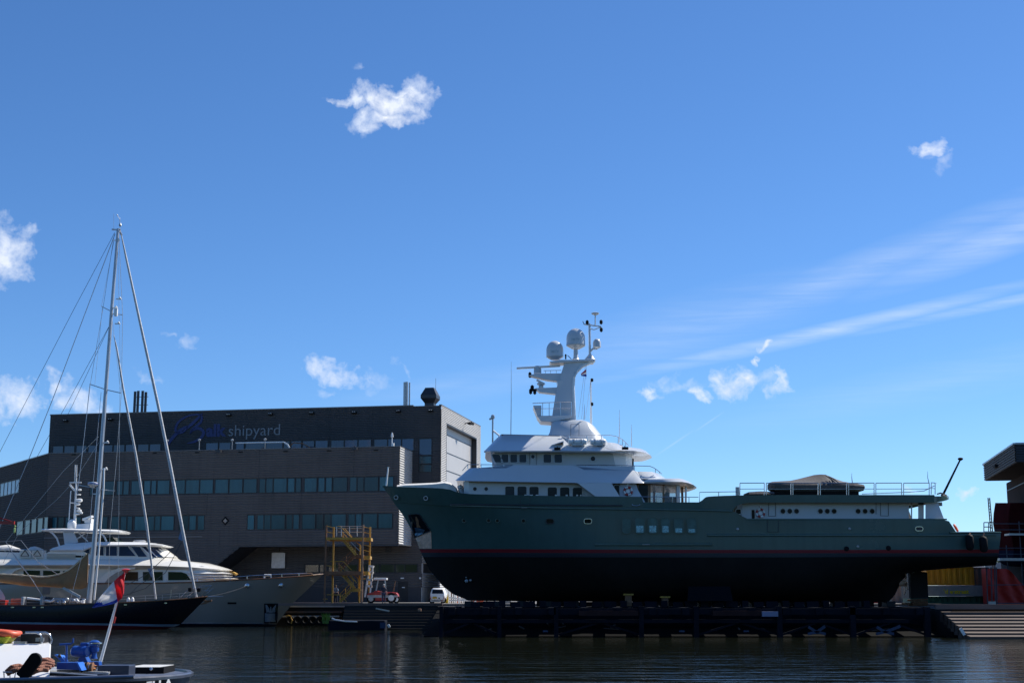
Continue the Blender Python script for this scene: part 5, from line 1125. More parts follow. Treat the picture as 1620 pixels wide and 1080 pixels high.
mb = MB(); mb.prism([RV(.05, .05, zr0 - .02), RV(.05, lenr, zr0 - .02), RV(30, lenr, zr0 - .02), RV(30, .05, zr0 - .02)], (0, 0, zr1 - zr0)); mb.build('canopy_body', mat('soffit_brown', (.04, .035, .035), .95, 0, .1, .5, spec=.05), rb)
mb = MB(); mb.bar(RV(0, 0, zr1 + .05), RV(0, lenr, zr1 + .05), .35, .14); mb.bar(RV(0, 0, zr1 + .052), RV(30, 0, zr1 + .052), .35, .14); mb.prism([RV(2, 4, zr1), RV(2, 16, zr1), RV(14, 16, zr1 + 1.8), RV(14, 4, zr1 + 1.8)], (0, 0, -.3)); mb.build('canopy_trim', M['galv'], rb)
mb = MB(); dw = 2.4; mb.prism([RV(dw, 3, 0), RV(dw, lenr + 3.2, 0), RV(30, lenr + 3.2, 0), RV(30, 3, 0)], (0, 0, zr0 - .03)); mb.build('wall', mat('hall_wall_brown_grey', (.05, .042, .040), .95, 0, .1, .3, dirt=.3, spec=.05), rb)
z = 3
mb = MB()
while z < zr0: mb.bar(RV(dw - .02, 3, z), RV(dw - .02, lenr + 3, z), .04, .08); z += 2.6
mb.build('wall_joint', M['steel_dark'], rb)
d = ray(1578, 737.5); k = (O - CAMP).dot(nrm) / d.dot(nrm); q = CAMP + d * k - O; mb = MB(); cc = RV(-.15, q.dot(VD), q.z); mb.bar(cc - VD * .8, cc + VD * .5, .35, .25); mb.bar(cc, cc - UD * .15, .1); mb.build('floodlight', M['black'], rb)
# dark ship behind on the slip, with its own staging
ds = thing('dark_red_ship', at(1610, 950, 128).xyz, 'dark red and navy ship hull standing under the grey hall canopy at the right edge', 'ship')
YD = 127; M['staging'] = mat('staging_steel', (.09, .10, .12), .6, .3, .2, 3)
def D(px, py, dy=0): return at(px, py, YD + dy)
mb = MB(); outline = [(1574.5, 795, 0), (1571.8, 812, 0), (1571, 828, 0), (1573, 839.5, 0), (1577, 848, 0), (1580, 870, 0), (1579, 884, 0), (1581, 888, 1), (1588, 893, 1)]
r0 = [D(a, b) for a, b, _ in outline]; mid = [D(a + 24, b, -3.2) for a, b, _ in outline]; far = [Vector((v.x + 26, v.y - 1.5, v.z)) for v in mid]; back = [Vector((v.x, v.y + 9, v.z)) for v in far]; b0 = [Vector((v.x * 1.06, v.y + 6, v.z)) for v in r0]
n = len(outline)
for A_, B_ in ((r0, mid), (mid, far), (far, back), (b0, r0)):
    for i in range(n - 1): mb.add([A_[i], B_[i], B_[i + 1], A_[i + 1]], [(0, 1, 2, 3)], 0 if i < 5 else 1)
mb.add([r0[0], mid[0], far[0], back[0], b0[0]], [(0, 1, 2, 3, 4)], 0); mb.add([r0[-1], mid[-1], far[-1], back[-1], b0[-1]], [(0, 1, 2, 3, 4)], 1)
mb.build('hull', [mat('maroon_hull', (.05, .008, .010), .95, 0, .25, .8, dirt=.5, spec=.03), mat('navy_hull', (.006, .010, .032), .9, 0, .25, .8, spec=.05)], ds)
mb = MB(); x0, x1, z0, z1 = frame_box(1587, 1660, 889, 952, 133.5); mb.box(x0, x1, 133.5, 138, QZ, z1); mb.build('support_block', M['concrete'], ds)
st = thing('staging', at(1590, 950, 122).xyz, 'steel staging with pale planks and guard rails beside the dark red ship', 'scaffold')
mb = MB()
for (a, y, b) in ((1572, 828, 1640), (1574, 837.5, 1640), (1572, 866.5, 1640), (1572, 876, 1640)): mb.tube([at(a, y, 122.5), at(b, y, 121)], .04, 6)
mb.build('rail', M['staging'], st)
for (a, y0, y1) in ((1594, 843.5, 846.5), (1579, 882.5, 886.5)):
    mb = MB(); p = at(a, y1, 122); q = at(1660, y0, 122); mb.box(p.x, q.x, 121.6, 122.8, p.z, q.z); mb.build('plank', M['galv'], st)
for px, y0 in ((1612, 824), (1592, 862)): mb = MB(); mb.tube([at(px, y0, 122.3), Vector((at(px, y0, 122.3).x, 122.3, QZ))], .05); mb.build('standard', M['staging'], st)
sc = thing('yard_scaffold', at(1565, 950, 124).xyz, 'thin scaffold with ladder and small railed platform between the transom and the dark ship', 'scaffold')
mb = MB()
for (a, b, c, d_) in ((1556.5, 826, 1573, 826), (1556.5, 833, 1570, 833), (1556.5, 826, 1556.5, 842), (1564, 826, 1564, 842), (1556, 840.5, 1575, 840.5)): mb.tube([at(a, b, 124), at(c, d_, 124)], .045, 6)
mb.build('platform_rail', M['galv'], sc)
for a, b in (((1563, 787), (1567.5, 842)), ((1565.6, 787), (1570.5, 842))):
    mb = MB(); mb.tube([at(*a, 124.2), at(*b, 124.2), Vector((at(*b, 124.2).x, 124.2, QZ))], .05, 6); mb.build('ladder_pole', M['rust'], sc)
mb = MB()
for k in range(11): f = k / 10; y = 790 + 50 * f; mb.tube([at(1563 + 4.5 * f, y, 124.2), at(1565.6 + 4.9 * f, y, 124.2)], .03, 5)
mb.build('rung', M['rust'], sc)
# ---------------------------------------------------------------- containers and sheets at the right
def ribbed_box(px0, px1, y0, y1, Y, dep, name, m, label, cat, rib=.25, amp=.05, group=None, zb=None):
    x0, x1, z0, z1 = frame_box(px0, px1, y0, y1, Y)
    if zb is not None: z0 = zb
    t = thing(name, ((x0 + x1) / 2, Y + dep / 2, z0), label, cat, group)
    mb = MB(); n = max(2, int((x1 - x0 - .2) / rib)); ring = []
    xs = [x0 + .1 + (x1 - x0 - .2) * i / n for i in range(n + 1)]
    pl = [(x0, Y)] + [(x0 + .1, Y)]
    for i in range(n):
        w = xs[i + 1] - xs[i]; pl += [(xs[i] + w * .1, Y), (xs[i] + w * .25, Y + amp), (xs[i] + w * .6, Y + amp), (xs[i] + w * .75, Y)]
    pl += [(x1 - .1 + .0, Y), (x1, Y), (x1, Y + dep), (x0, Y + dep)]
    mb.loft([[Vector((a, b, z0 + .08)) for a, b in pl], [Vector((a, b, z1 - .08)) for a, b in pl]], True, True); mb.build('ribbed_shell', m, t)
    mb = MB()
    for za in (z0 + .06, z1 - .06): mb.box(x0 - .01, x1 + .01, Y - .02, Y + dep, za - .06, za + .06)
    for xa in (x0 + .05, x1 - .05): mb.box(xa - .065, xa + .065, Y - .025, Y + .1, z0 + .12, z1 - .12)
    mb.build('corner_frame', m, t); return t, (x0, x1, z0, z1)
Mye = mat('stained_orange_yellow', (.90, .30, .008), .6, 0, .4, 1.2, dirt=.35, stretch=(1.5, 1, .25))
ribbed_box(1467, 1540, 896.3, 925, 134, 2.4, 'skip_container', Mye, 'stained yellow orange container, topmost of the stack behind the stern', 'container', .5, .06)
ribbed_box(1541, 1563.5, 897, 942, 137, 2.5, 'site_cabin', mat('grey_cabin', (.085, .085, .08), .6), 'dark grey ribbed cabin between the yellow container and the red sheet', 'cabin', .4, .04, zb=QZ)
x0, x1, z0, z1 = frame_box(1468, 1558, 925.2, 942.5, 132.6); t = thing('name_board', ((x0 + x1) / 2, 132.6, z0), 'long pale grey board with yellow street lettering lying on the green container', 'sign')
mb = MB(); mb.box(x0, x1, 132.6, 133.6, z0 + .01, z1 - .02); mb.build('board', mat('pale_grey_board', (.36, .34, .30), .7, 0, .12, 3), t, bevel=.02)
a = at(1493.5, 938.5, 132.58); b = at(1532.5, 931.5, 132.58); put_text("'d e\u00b7straat", a, (1, 0, 0), (0, 0, 1), b.x - a.x, b.z - a.z, .02, 'lettering', mat('sign_yellow', (.95, .70, .01), .6), t, .03)
ribbed_box(1441, 1563.5, 942.7, 962, 133, 2.6, 'green_container', mat('green_container_paint', (.012, .11, .065), .55, 0, .2, 1, dirt=.4), 'dark green container at the bottom of the stack behind the stern', 'container', .5, .06, zb=QZ)
ribbed_box(1438.5, 1466.5, 905, 946, 125.5, 2.4, 'blue_container', mat('navy_container_paint', (.010, .018, .035), .55, 0, .2, 1), 'dark navy container end standing behind the rudder', 'container', .4, .05)
ribbed_box(1411, 1430, 925, 960, 140, 2.4, 'pale_container', mat('pale_container_paint', (.26, .22, .19), .6, 0, .15, 1), 'pale beige ribbed container seen behind the skeg', 'container', .5, .06, zb=QZ)
ribbed_box(1434, 1441, 938, 960, 139, 2.4, 'light_blue_cabinet', mat('light_blue_paint', (.05, .15, .24), .5), 'small light blue cabinet beside the pale container', 'cabinet', .4, .03, zb=QZ)
# white boat roof behind the containers
mb = MB(); rings = []
for px, yb, yt in ((1492, 897.5, 896), (1500, 898, 893.6), (1540, 898, 892.8), (1556, 898.2, 894.5), (1562, 898.5, 897.5)): a = at(px, yb, 146); b = at(px, yt, 146); rings.append([a, b, b + Vector((0, 3, 0)), a + Vector((0, 3, 0))])
mb.loft(rings); zz = at(1500, 898, 146).z; p = at(1495, 898, 146.2); q = at(1560, 898, 146.2); mb.box(p.x, q.x, 146.2, 148.8, QZ, zz + .02); tag(mb.build('white_boat', M['white2']), 'white boat roof just showing above the yellow container', 'boat')
# red sheeting and mesh fence
t = thing('red_tarpaulin', at(1600, 960, 131).xyz, 'translucent red tarpaulin hung on a steel fence at the right edge', 'tarpaulin')
x0, x1, z0, z1 = frame_box(1565.5, 1660, 899, 962, 120.6); mb = MB(); nx, nz = 30, 12; vs = []
for j in range(nz + 1):
    for i in range(nx + 1):
        s_ = i / nx; h = z1 - (.0 if s_ < .35 else min(1, (s_ - .35) / .3) * 1.7); vs.append(Vector((x0 + (x1 - x0) * s_, 120.9 + .10 * math.sin(s_ * 26 + j * .5) + .05 * math.sin(j * 2 + i), 1.96 + (h - 1.96) * j / nz)))
for j in range(nz):
    for i in range(nx): mb.add([vs[j * (nx + 1) + i], vs[j * (nx + 1) + i + 1], vs[(j + 1) * (nx + 1) + i + 1], vs[(j + 1) * (nx + 1) + i]], [(0, 1, 2, 3)])
RT = bpy.data.materials.new('red_plastic_sheet'); RT.use_nodes = True; _b = RT.node_tree.nodes['Principled BSDF']; _b.inputs['Base Color'].default_value = (.50, .02, .012, 1); _b.inputs['Roughness'].default_value = .45
_t = RT.node_tree.nodes.new('ShaderNodeBsdfTranslucent'); _t.inputs[0].default_value = (.6, .02, .01, 1); _m = RT.node_tree.nodes.new('ShaderNodeMixShader'); _m.inputs[0].default_value = .35
RT.node_tree.links.new(_b.outputs[0], _m.inputs[1]); RT.node_tree.links.new(_t.outputs[0], _m.inputs[2]); RT.node_tree.links.new(_m.outputs[0], [n_ for n_ in RT.node_tree.nodes if n_.type == 'OUTPUT_MATERIAL'][0].inputs[0])
mb.build('sheet', RT, t, 80)
ribbed_box(1563, 1572, 898.5, 962, 130.6, 1.2, 'red_container', mat('red_container_paint', (.40, .025, .018), .55), 'narrow red container door edge beside the fence', 'container', .4, .04, zb=QZ)
fe = thing('mesh_fence', at(1600, 960, 129).xyz, 'grey tubular site fence standing in front of the red tarpaulin', 'fence')
mb = MB()
for px in (1562.5, 1569.5, 1575, 1577.5): mb.tube([at(px, 961, 119.5), at(px - 1.5, 896.5, 119.5)], .05, 6)
mb.build('fence_post', M['staging'], fe); mb = MB()
for y in (924.5, 953.5): mb.tube([at(1577, y, 119.5), at(1660, y, 119.5)], .04, 6)
for y in (925, 954): mb.tube([at(1562, y, 119.5), at(1576, y, 119.5)], .03, 6)
mb.build('fence_rail', M['staging'], fe)
mb = MB(); p = at(1569, 953, 119.4); mb.box(p.x - .3, p.x + .3, 119.3, 119.4, p.z - .12, p.z + .12); mb.build('lock_plate', M['galv'], fe)
# rusty timber stack and debris on the slip edge
t = thing('scrap_pile', at(1450, 956, 123).xyz, 'rusty brown stack of scrap beams below the navy container', 'scrap pile'); random.seed(5)
for k in range(9):
    p = at(1440 + random.random() * 16, 957 - (k % 4) * 2.6, 123 + random.random()); L_ = 1.0 + random.random() * .8; mb = MB(); mb.bar(p - Vector((L_ / 2, random.random() * .3, 0)), p + Vector((L_ / 2, 0, random.random() * .1)), .18, .14); mb.build('scrap_beam', M['rust'], t)
# bright work clutter glimpsed between the keel blocks
random.seed(11)
cl = [(748, 'white2', 1), (757, 'orange', 0), (764, 'rust', 2), (776, 'wood', 2), (788, 'white2', 1), (800, 'galv', 0), (835, 'yellow', 1), (862, 'galv', 1), (884, 'yellow', 0), (906, 'yellow', 0), (955, 'yellow', 1), (970, 'orange', 1), (986, 'yellow', 1), (1180, 'yellow', 2), (1206, 'white2', 2), (1222, 'white2', 1), (1252, 'yellow', 2), (1300, 'yellow', 2), (1334, 'white2', 1), (1346, 'white2', 2), (1385, 'red', 0)]
od = ['1st', '2nd', '3rd', '4th', '5th', '6th', '7th', '8th', '9th', '10th', '11th', '12th', '13th', '14th', '15th', '16th', '17th', '18th', '19th', '20th', '21st']
for k, (px, mm, kind) in enumerate(cl):
    Y = 136 + random.random() * 6; x = at(px, 950, Y).x; mb = MB(); h = .45 + random.random() * .35
    if kind == 0: mb.box(x - .5, x + .5, Y, Y + .5, QZ, QZ + h)
    elif kind == 1:
        mb.box(x - .35, x + .35, Y, Y + .4, QZ + h, QZ + h + .16); mb.bar((x - .3, Y + .2, QZ), (x - .25, Y + .2, QZ + h), .1); mb.bar((x + .3, Y + .2, QZ), (x + .25, Y + .2, QZ + h), .1)
    else:
        mb.bar((x - .5, Y, QZ), (x, Y, QZ + h + .1), .1); mb.bar((x + .5, Y, QZ), (x, Y, QZ + h + .1), .1); mb.bar((x - .4, Y, QZ + h), (x + .4, Y, QZ + h), .1, .14)
    col = {'white2': 'white', 'orange': 'orange', 'rust': 'rusty', 'wood': 'brown wooden', 'galv': 'grey', 'yellow': 'yellow', 'red': 'red'}[mm]; kd = ['crate', 'stand', 'trestle'][kind]
    tag(mb.build(['work_crate', 'work_stand', 'work_trestle'][kind], M[mm]), '%s %s glimpsed under the keel, %s bit of yard clutter from the bow' % (col, kd, od[k]), kd, 'yard clutter behind the keel')
# ---------------------------------------------------------------- stair tower
st = thing('stair_tower', at(550, 952, 140).xyz, 'tall yellow and rusty steel scaffold stair tower with switchback flights', 'stair tower')
YF, YB = 138.5, 141.5
Z = lambda y, Y=138.5: at(540, y, Y).z
xa, xb = at(516, 900, YF).x, at(573, 900, YF).x; xc = at(584, 900, YF).x   # front left post, front right post, extension
Y_ = M['yellow']; Rr = M['rust']
def post(px, y0, Y, m, y1=952, w=.16): mb = MB(); x = at(px, 900, Y).x; mb.box(x - w / 2, x + w / 2, Y - w / 2, Y + w / 2, QZ, at(px, y0, Y).z); return mb.build('post', m, st)
post(514.5, 830.5, YF, Rr); post(526.5, 833, YB, Y_); post(573.3, 829.5, YF, mat('salmon_post', (.42, .24, .14), .6, 0, .2, 3)); post(584.5, 833, YB - 1, Y_); post(569, 862, YB, Y_)
def deck(px0, px1, y, m, Y0=YF - .1, Y1=YB + .1, th=.22, name='landing'):
    x0 = at(px0, 900, YF).x; x1 = at(px1, 900, YF).x; z = Z(y); mb = MB(); mb.box(x0, x1, Y0, Y1, z - .05, z); 
    for yy in (Y0, Y1): mb.box(x0, x1, yy - .05, yy + .05, z - th, z + .02)
    for xx in (x0, x1): mb.box(xx - .05, xx + .05, Y0 + .05, Y1 - .05, z - th, z - .005)
    return mb.build(name, m, st)
deck(515, 573, 850, Y_); deck(514, 572, 903.5, Rr, th=.35); deck(573.5, 585, 850, Y_, YF + .2, YB - 1, .3, 'side_platform'); deck(573.5, 584, 879, Y_, YF + .2, YB - 1, .3, 'side_platform'); deck(572, 582, 903.5, Y_, YF + .2, YB - 1, .3, 'side_platform')
deck(557, 571, 877, Rr, YF + .6, YB - .4, .3); deck(556, 569, 930.5, Y_, YF + .6, YB - .4, .3)
def flight(p0, p1, Y, m, w=1.0, n=9):
    a = at(*p0, Y); b = at(*p1, Y); mb = MB(); wy = Vector((0, w, 0))
    for o_ in (Vector((0, 0, 0)), wy): mb.bar(a + o_, b + o_, .07, .2)
    for k in range(n): c = a + (b - a) * ((k + .5) / n); mb.box(c.x - .16, c.x + .16, Y + .04, Y + w - .04, c.z - .03, c.z + .03)
    mb.build('stair_flight', m, st)
def tr(pts, Y, m='yellow', r=.04, name='handrail'): mb = MB(); mb.tube([at(a, b, Y) for a, b in pts], r, 6); mb.build(name, M[m], st)
def rails_for(p0, p1, Y, m='yellow'):
    for dy in (5.5, 11.5): tr([(p0[0], p0[1] - dy), (p1[0], p1[1] - dy)], Y, m, .035)
    for f in (.08, .5, .95): x = p0[0] + (p1[0] - p0[0]) * f; y = p0[1] + (p1[1] - p0[1]) * f; tr([(x, y), (x, y - 11.5)], Y, m, .03)
flight((541, 852), (563, 877.5), YF + .3, Y_); flight((561, 878), (535, 902), YF + 1.7, Rr); flight((538, 905), (560, 930), YF + .3, Y_); flight((556, 931.5), (537, 951.5), YF + 1.7, Y_, n=7)
for Y in (YF,): 
    tr([(517, 831.5), (530, 835)], Y); tr([(517, 841), (528, 843)], Y); tr([(533, 832), (538, 832), (556, 850)], Y); tr([(545, 835), (557, 849)], Y + 1)
rails_for((541, 852), (563, 877.5), YF + .25); rails_for((561, 878), (535, 902), YF + 2.7, 'rust'); rails_for((538, 905), (560, 930), YF + .25); rails_for((556, 931.5), (537, 951.5), YF + 2.7)
for y in (832, 835.5, 841): tr([(535, y), (573, y)], YB, 'galv', .03)
for px in (532.5, 540, 553, 565): tr([(px, 832), (px, 848)], YB if px > 541 else YF, 'galv', .035)
for y in (832.5, 841, 861, 869.5): tr([(574, y), (585, y + 2.5)], YF + .2)
tr([(555, 857), (569, 871)], YF, 'galv'); tr([(563, 857), (571, 863)], YB); tr([(522, 887.5), (543, 887.5), (556, 901)], YF, 'yellow'); tr([(516, 894), (530, 896)], YF); tr([(554, 909), (564, 921)], YF, 'yellow'); tr([(561, 909), (567, 915), (578, 915)], YB)
tr([(517, 940), (540, 940.5), (548, 951)], YF, 'yellow', .05); tr([(511, 947), (518, 947)], YF, 'yellow', .06); tr([(532, 932), (545, 921)], YB, 'rust', .03)
for px, a, b in ((530, 888, 903), (566.5, 915, 930), (569, 862, 877)): tr([(px, a), (px, b)], YF + .1, 'yellow', .035)
# ---------------------------------------------------------------- people
def person(name_label, base, h, facing, shirt, trousers, hairm, arm='relaxed'):
    """one skinned body; clothes as shells grown the same way"""
    k = h / 1.78; t = thing('person', base, name_label, 'person'); cs, sn = math.cos(facing), math.sin(facing)
    def X(x, y, z): return Vector((x * cs - y * sn, x * sn + y * cs, z)) * k
    J = {}; E = []; Rd = {}
    def j(n, x, y, z, r, par=None): J[n] = X(x, y, z); Rd[n] = r * k; (E.append((par, n)) if par else None)
    j('pelvis', 0, 0, .95, .145); j('waist', 0, 0, 1.10, .13, 'pelvis'); j('chest', 0, 0, 1.32, .155, 'waist'); j('neck0', 0, 0, 1.46, .08, 'chest'); j('neck', 0, .01, 1.53, .055, 'neck0'); j('head', 0, .02, 1.63, .085, 'neck'); j('crown', 0, .01, 1.72, .075, 'head')
    for s_, n in ((-1, 'l'), (1, 'r')):
        j('sh' + n, .18 * s_, 0, 1.42, .065, 'chest'); j('el' + n, .25 * s_, .0 , 1.14, .045, 'sh' + n); j('wr' + n, .27 * s_, -.08 , .90, .03, 'el' + n); j('pa' + n, .275 * s_, -.10, .82, .033, 'wr' + n)
        for q in range(4): j('f%d%s' % (q, n), .275 * s_, -.13 + q * .022, .78, .011, 'pa' + n); j('g%d%s' % (q, n), .27 * s_, -.135 + q * .022, .735 + abs(q - 1.3) * .006, .009, 'f%d%s' % (q, n))
        j('th' + n, .265 * s_, -.155, .80, .011, 'pa' + n)
        j('hp' + n, .095 * s_, 0, .90, .10, 'pelvis'); j('kn' + n, .11 * s_, -.03 * s_, .50, .062, 'hp' + n); j('an' + n, .115 * s_, .04 * s_, .09, .042, 'kn' + n); j('to' + n, .12 * s_, -.14 + .04 * s_, .035, .035, 'an' + n)
    def grow(names, name, m, grow_=0.0, scale_=None):
        idx = {n: i for i, n in enumerate(names)}; me = bpy.data.meshes.new(name); me.from_pydata([J[n] for n in names], [(idx[a], idx[b]) for a, b in E if a in idx and b in idx], [])
        o = bpy.data.objects.new(name, me); C.objects.link(o); o.modifiers.new('s', 'SKIN'); 
        if not me.skin_vertices: me.skin_vertices if False else None
        sv = me.skin_vertices[0].data if me.skin_vertices else None
        if sv is None:
            import bmesh as _b; bm = _b.new(); bm.from_mesh(me); bm.verts.layers.skin.verify(); bm.to_mesh(me); bm.free(); sv = me.skin_vertices[0].data
        for n, i in idx.items(): r = Rd[n] + grow_; sv[i].radius = (r, r); sv[i].use_root = (i == 0)
        ss = o.modifiers.new('u', 'SUBSURF'); ss.levels = 1; ss.render_levels = 1
        bpy.context.view_layer.update(); dg = bpy.context.evaluated_depsgraph_get(); m2 = bpy.data.meshes.new_from_object(o.evaluated_get(dg)); bpy.data.objects.remove(o)
        m2.materials.clear(); m2.materials.append(m); o = bpy.data.objects.new(name, m2); C.objects.link(o); o.parent = t
        for p in m2.polygons: p.use_smooth = True
        return o
    grow(list(J), 'body', M['skin'])
    grow(['chest', 'waist', 'pelvis', 'neck0', 'shl', 'shr', 'ell', 'elr'], 'shirt', shirt, .03)
    grow(['pelvis', 'hpl', 'hpr', 'knl', 'knr', 'anl', 'anr'], 'trousers', trousers, .024)
    mb = MB(); c = Vector(base) + X(0, .02, 1.66); mb.lathe(c, [(.09 * k, 0), (.105 * k, .05), (.09 * k, .1), (.05 * k, .13), (.001, .14)], 14); mb.build('hair', hairm, t, 60)
    mb = MB()
    for s_ in (-1, 1): q = Vector(base) + X(.12 * s_, -.08 + .04 * s_, .0); mb.box(q.x - .05, q.x + .05, q.y - .1, q.y + .14, q.z, q.z + .08)
    mb.build('shoes', M['black'], t, bevel=.02)
    mb = MB(); q = Vector(base) + X(0, -.075, 1.635); mb.lathe(q, [(.012, -.02), (.018, 0), (.01, .03)], 6)
    for s_ in (-1, 1): q = Vector(base) + X(.033 * s_, -.068, 1.665); mb.lathe(q, [(.004, -.008), (.01, 0), (.004, .008)], 6)
    mb.build('face_detail', M['skin'], t); return t
p = at(607, 951, 137.5); person('grey haired person in dark work clothes standing in front of the red tractor', (p.x, 137.5, QZ), 1.8, R(15), M['cloth_dark'], mat('dark_blue_trousers', (.03, .045, .09), .85), M['hair'])
p = at(526.5, 951, 140.3); person('person in a light blue shirt behind the foot of the yellow stair tower', (p.x, 142.6, QZ), 1.75, R(150), M['cloth_blue'], M['cloth_dark'], M['bark'])
# ---------------------------------------------------------------- red yard tractor with white mast
tr_ = thing('red_yard_forklift', at(605, 952, 141).xyz, 'red and white yard forklift with a tall white mast and a white canopy', 'forklift'); YT = 139.6
def TB(px0, px1, y0, y1, Y, dep, name, m, bev=.05): x0, x1, z0, z1 = frame_box(px0, px1, y0, y1, Y); mb = MB(); mb.box(x0, x1, Y, Y + dep, z0, z1); return mb.build(name, M[m] if isinstance(m, str) else m, tr_, bevel=bev)
mb = MB(); pl = [(581, 949), (581, 938), (590, 936.5), (594, 933.5), (606, 936), (612, 936), (618, 935.8), (627, 937), (629, 940), (629.5, 944), (624, 948.5), (600, 950)]; mb.prism([at(a, b, YT) for a, b in pl], (0, 1.7, 0)); mb.build('body', M['red'], tr_, bevel=.06)
mb = MB(); pl = [(581, 945), (580.5, 941), (598, 940.5), (615, 941), (629.3, 941), (629.5, 943.8), (612, 944.6)]; mb.prism([at(a, b, YT - .04) for a, b in pl], (0, .06, 0)); mb.build('white_band', mat('worn_white', (.42, .41, .40), .6, 0, .25, 4), tr_)
TB(590.5, 598.5, 936, 941, YT - .05, .5, 'side_door_panel', 'red'); TB(591, 611.5, 913.4, 916.8, YT + .1, 1.5, 'canopy', 'white2')
for a, b in (((594.5, 936), (598.5, 916)), ((610, 936), (609, 917))): 
    for dy in (.3, 1.5): mb = MB(); mb.bar(at(*a, YT + dy), at(*b, YT + dy), .12); mb.build('canopy_post', M['galv'], tr_)
mb = MB(); 
for Y in (YT + .2, YT + 1.3):
    mb.bar(at(577.5, 944, Y), at(584.5, 895, Y), .16, .2); mb.bar(at(585.5, 940, Y), at(589.5, 897, Y), .14, .2)
for y in (894.5, 904, 916, 926): a = at(584.3 + (y - 895) * -.13, y, YT + .2); b = at(590 - (y - 895) * .09, y + 1.2, YT + .2); mb.bar(a, b, .2, .2); mb.bar(a + Vector((0, 1.1, 0)), b + Vector((0, 1.1, 0)), .2, .2); mb.bar(a, a + Vector((0, 1.1, 0)), .16, .16)
mb.build('mast', M['white2'], tr_)
def wheel(px, py, r, Y, par, rim='white2'):
    c = at(px, py, Y); c.z = QZ + r; w = MB(); w.lathe(c, [(r * .6, -.14), (r, -.10), (r, .12), (r * .6, .14)], 20, 'Y'); wo = w.build('wheel', M['black'], par, 40); w = MB(); w.lathe(c, [(r * .3, -.17), (r * .58, -.16), (r * .58, 0)], 14, 'Y'); w.build('rim', M[rim], wo, 40)
wheel(587, 948, .42, YT + .1, tr_, 'galv'); wheel(619, 948, .5, YT + .1, tr_); wheel(627, 948, .36, YT + .2, tr_, 'white2')
mb = MB(); mb.bar(at(622.5, 935, YT + .2), at(625.5, 918, YT + .2), .08); mb.build('exhaust_stack', M['rust'], tr_)
# ---------------------------------------------------------------- white van seen from behind
van = thing('white_van', at(692, 952, 140).xyz, 'small white van seen from the back, parked by the sunlit plinth', 'van'); YV = 136.5
def vz(y): return at(692, y, YV).z
VX = lambda px: at(px, 940, YV).x
bot = QZ + .35
def vring(y, zofs=0): return None
mb = MB(); rings = []
for z, a, b, yo in ((bot, 681, 703.5, 0), (vz(944), 680.3, 704.3, -.02), (vz(938), 680.8, 703.8, .03), (vz(931), 683, 702, .28), (vz(929.5), 684.5, 700.5, .45)):
    x0, x1 = VX(a), VX(b); rings.append([Vector((x0 + .08, YV + yo, z)), Vector((x1 - .08, YV + yo, z)), Vector((x1, YV + yo + .15, z)), Vector((x1 - (.0 if z < vz(935) else .05), YV + 3.9 - yo, z)), Vector((x0, YV + 3.9 - yo, z)), Vector((x0, YV + yo + .15, z))])
mb.loft(rings); mb.build('body', M['white2'], van, 40)
def vp(px0, px1, y0, y1, dy, name, m, sl=0): 
    a = VX(px0); b = VX(px1); z0, z1 = vz(y1), vz(y0); mb = MB(); mb.prism([(a, YV + dy, z0), (b, YV + dy, z0), (b - .04, YV + dy + sl, z1), (a + .04, YV + dy + sl, z1)], (0, .05, 0)); mb.build(name, m, van)
vp(683.3, 701, 931.8, 938.3, -.0, 'rear_window', M['port'], .24); vp(684, 691.5, 943, 946.2, -.07, 'number_plate', mat('plate_yellow', (.55, .33, .02), .5)); vp(680.6, 682.3, 942.5, 947.5, -.06, 'tail_light', M['red']); vp(702, 703.9, 942.5, 947.5, -.06, 'tail_light', M['red'])
vp(681, 703.5, 948.8, 951, -.12, 'bumper', M['galv']); vp(693.5, 696, 944.5, 946.5, -.06, 'emblem', M['steel_dark']); vp(698, 701, 948.9, 950, -.14, 'reflector', M['red'])
for px in (683.5, 701): wheel(px, 950, .31, YV + .5, van, 'galv')
mb = MB(); x0, x1, z0, z1 = frame_box(704.3, 709, 936, 953, 138.8); mb.prism([(x0, 138.8, QZ), (x1, 138.8, QZ), (x1, 138.8, z1 - .1), (x0 + .3, 138.8, z1)], (0, .6, 0)); tag(mb.build('yellow_bollard_panel', mat('bright_yellow_paint', (.62, .42, .02), .5), bevel=.03), 'bright yellow upright panel right beside the white van', 'panel')
t = thing('market_clutter', at(722, 954, 139).xyz, 'white and brown yard barriers crowded between the van and the keel', 'barriers'); random.seed(9)
for k in range(14):
    px = 711 + k * 3.1; Y = 137.5 + random.random() * 2; x = at(px, 950, Y).x; z1 = QZ + .5 + max(0, 14 - k) * .07 + random.random() * .2; mb = MB(); mb.bar((x, Y, QZ), (x + (random.random() - .5) * .4, Y, z1), .10, .1); mb.build('barrier_post', M[['white2', 'wood', 'galv', 'white2', 'orange'][k % 5]], t)
for y in (944.5, 949): mb = MB(); mb.bar(at(711, y, 138), at(745, y + 4 if y < 946 else y, 138), .08, .14); mb.build('barrier_rail', M['white2'], t)
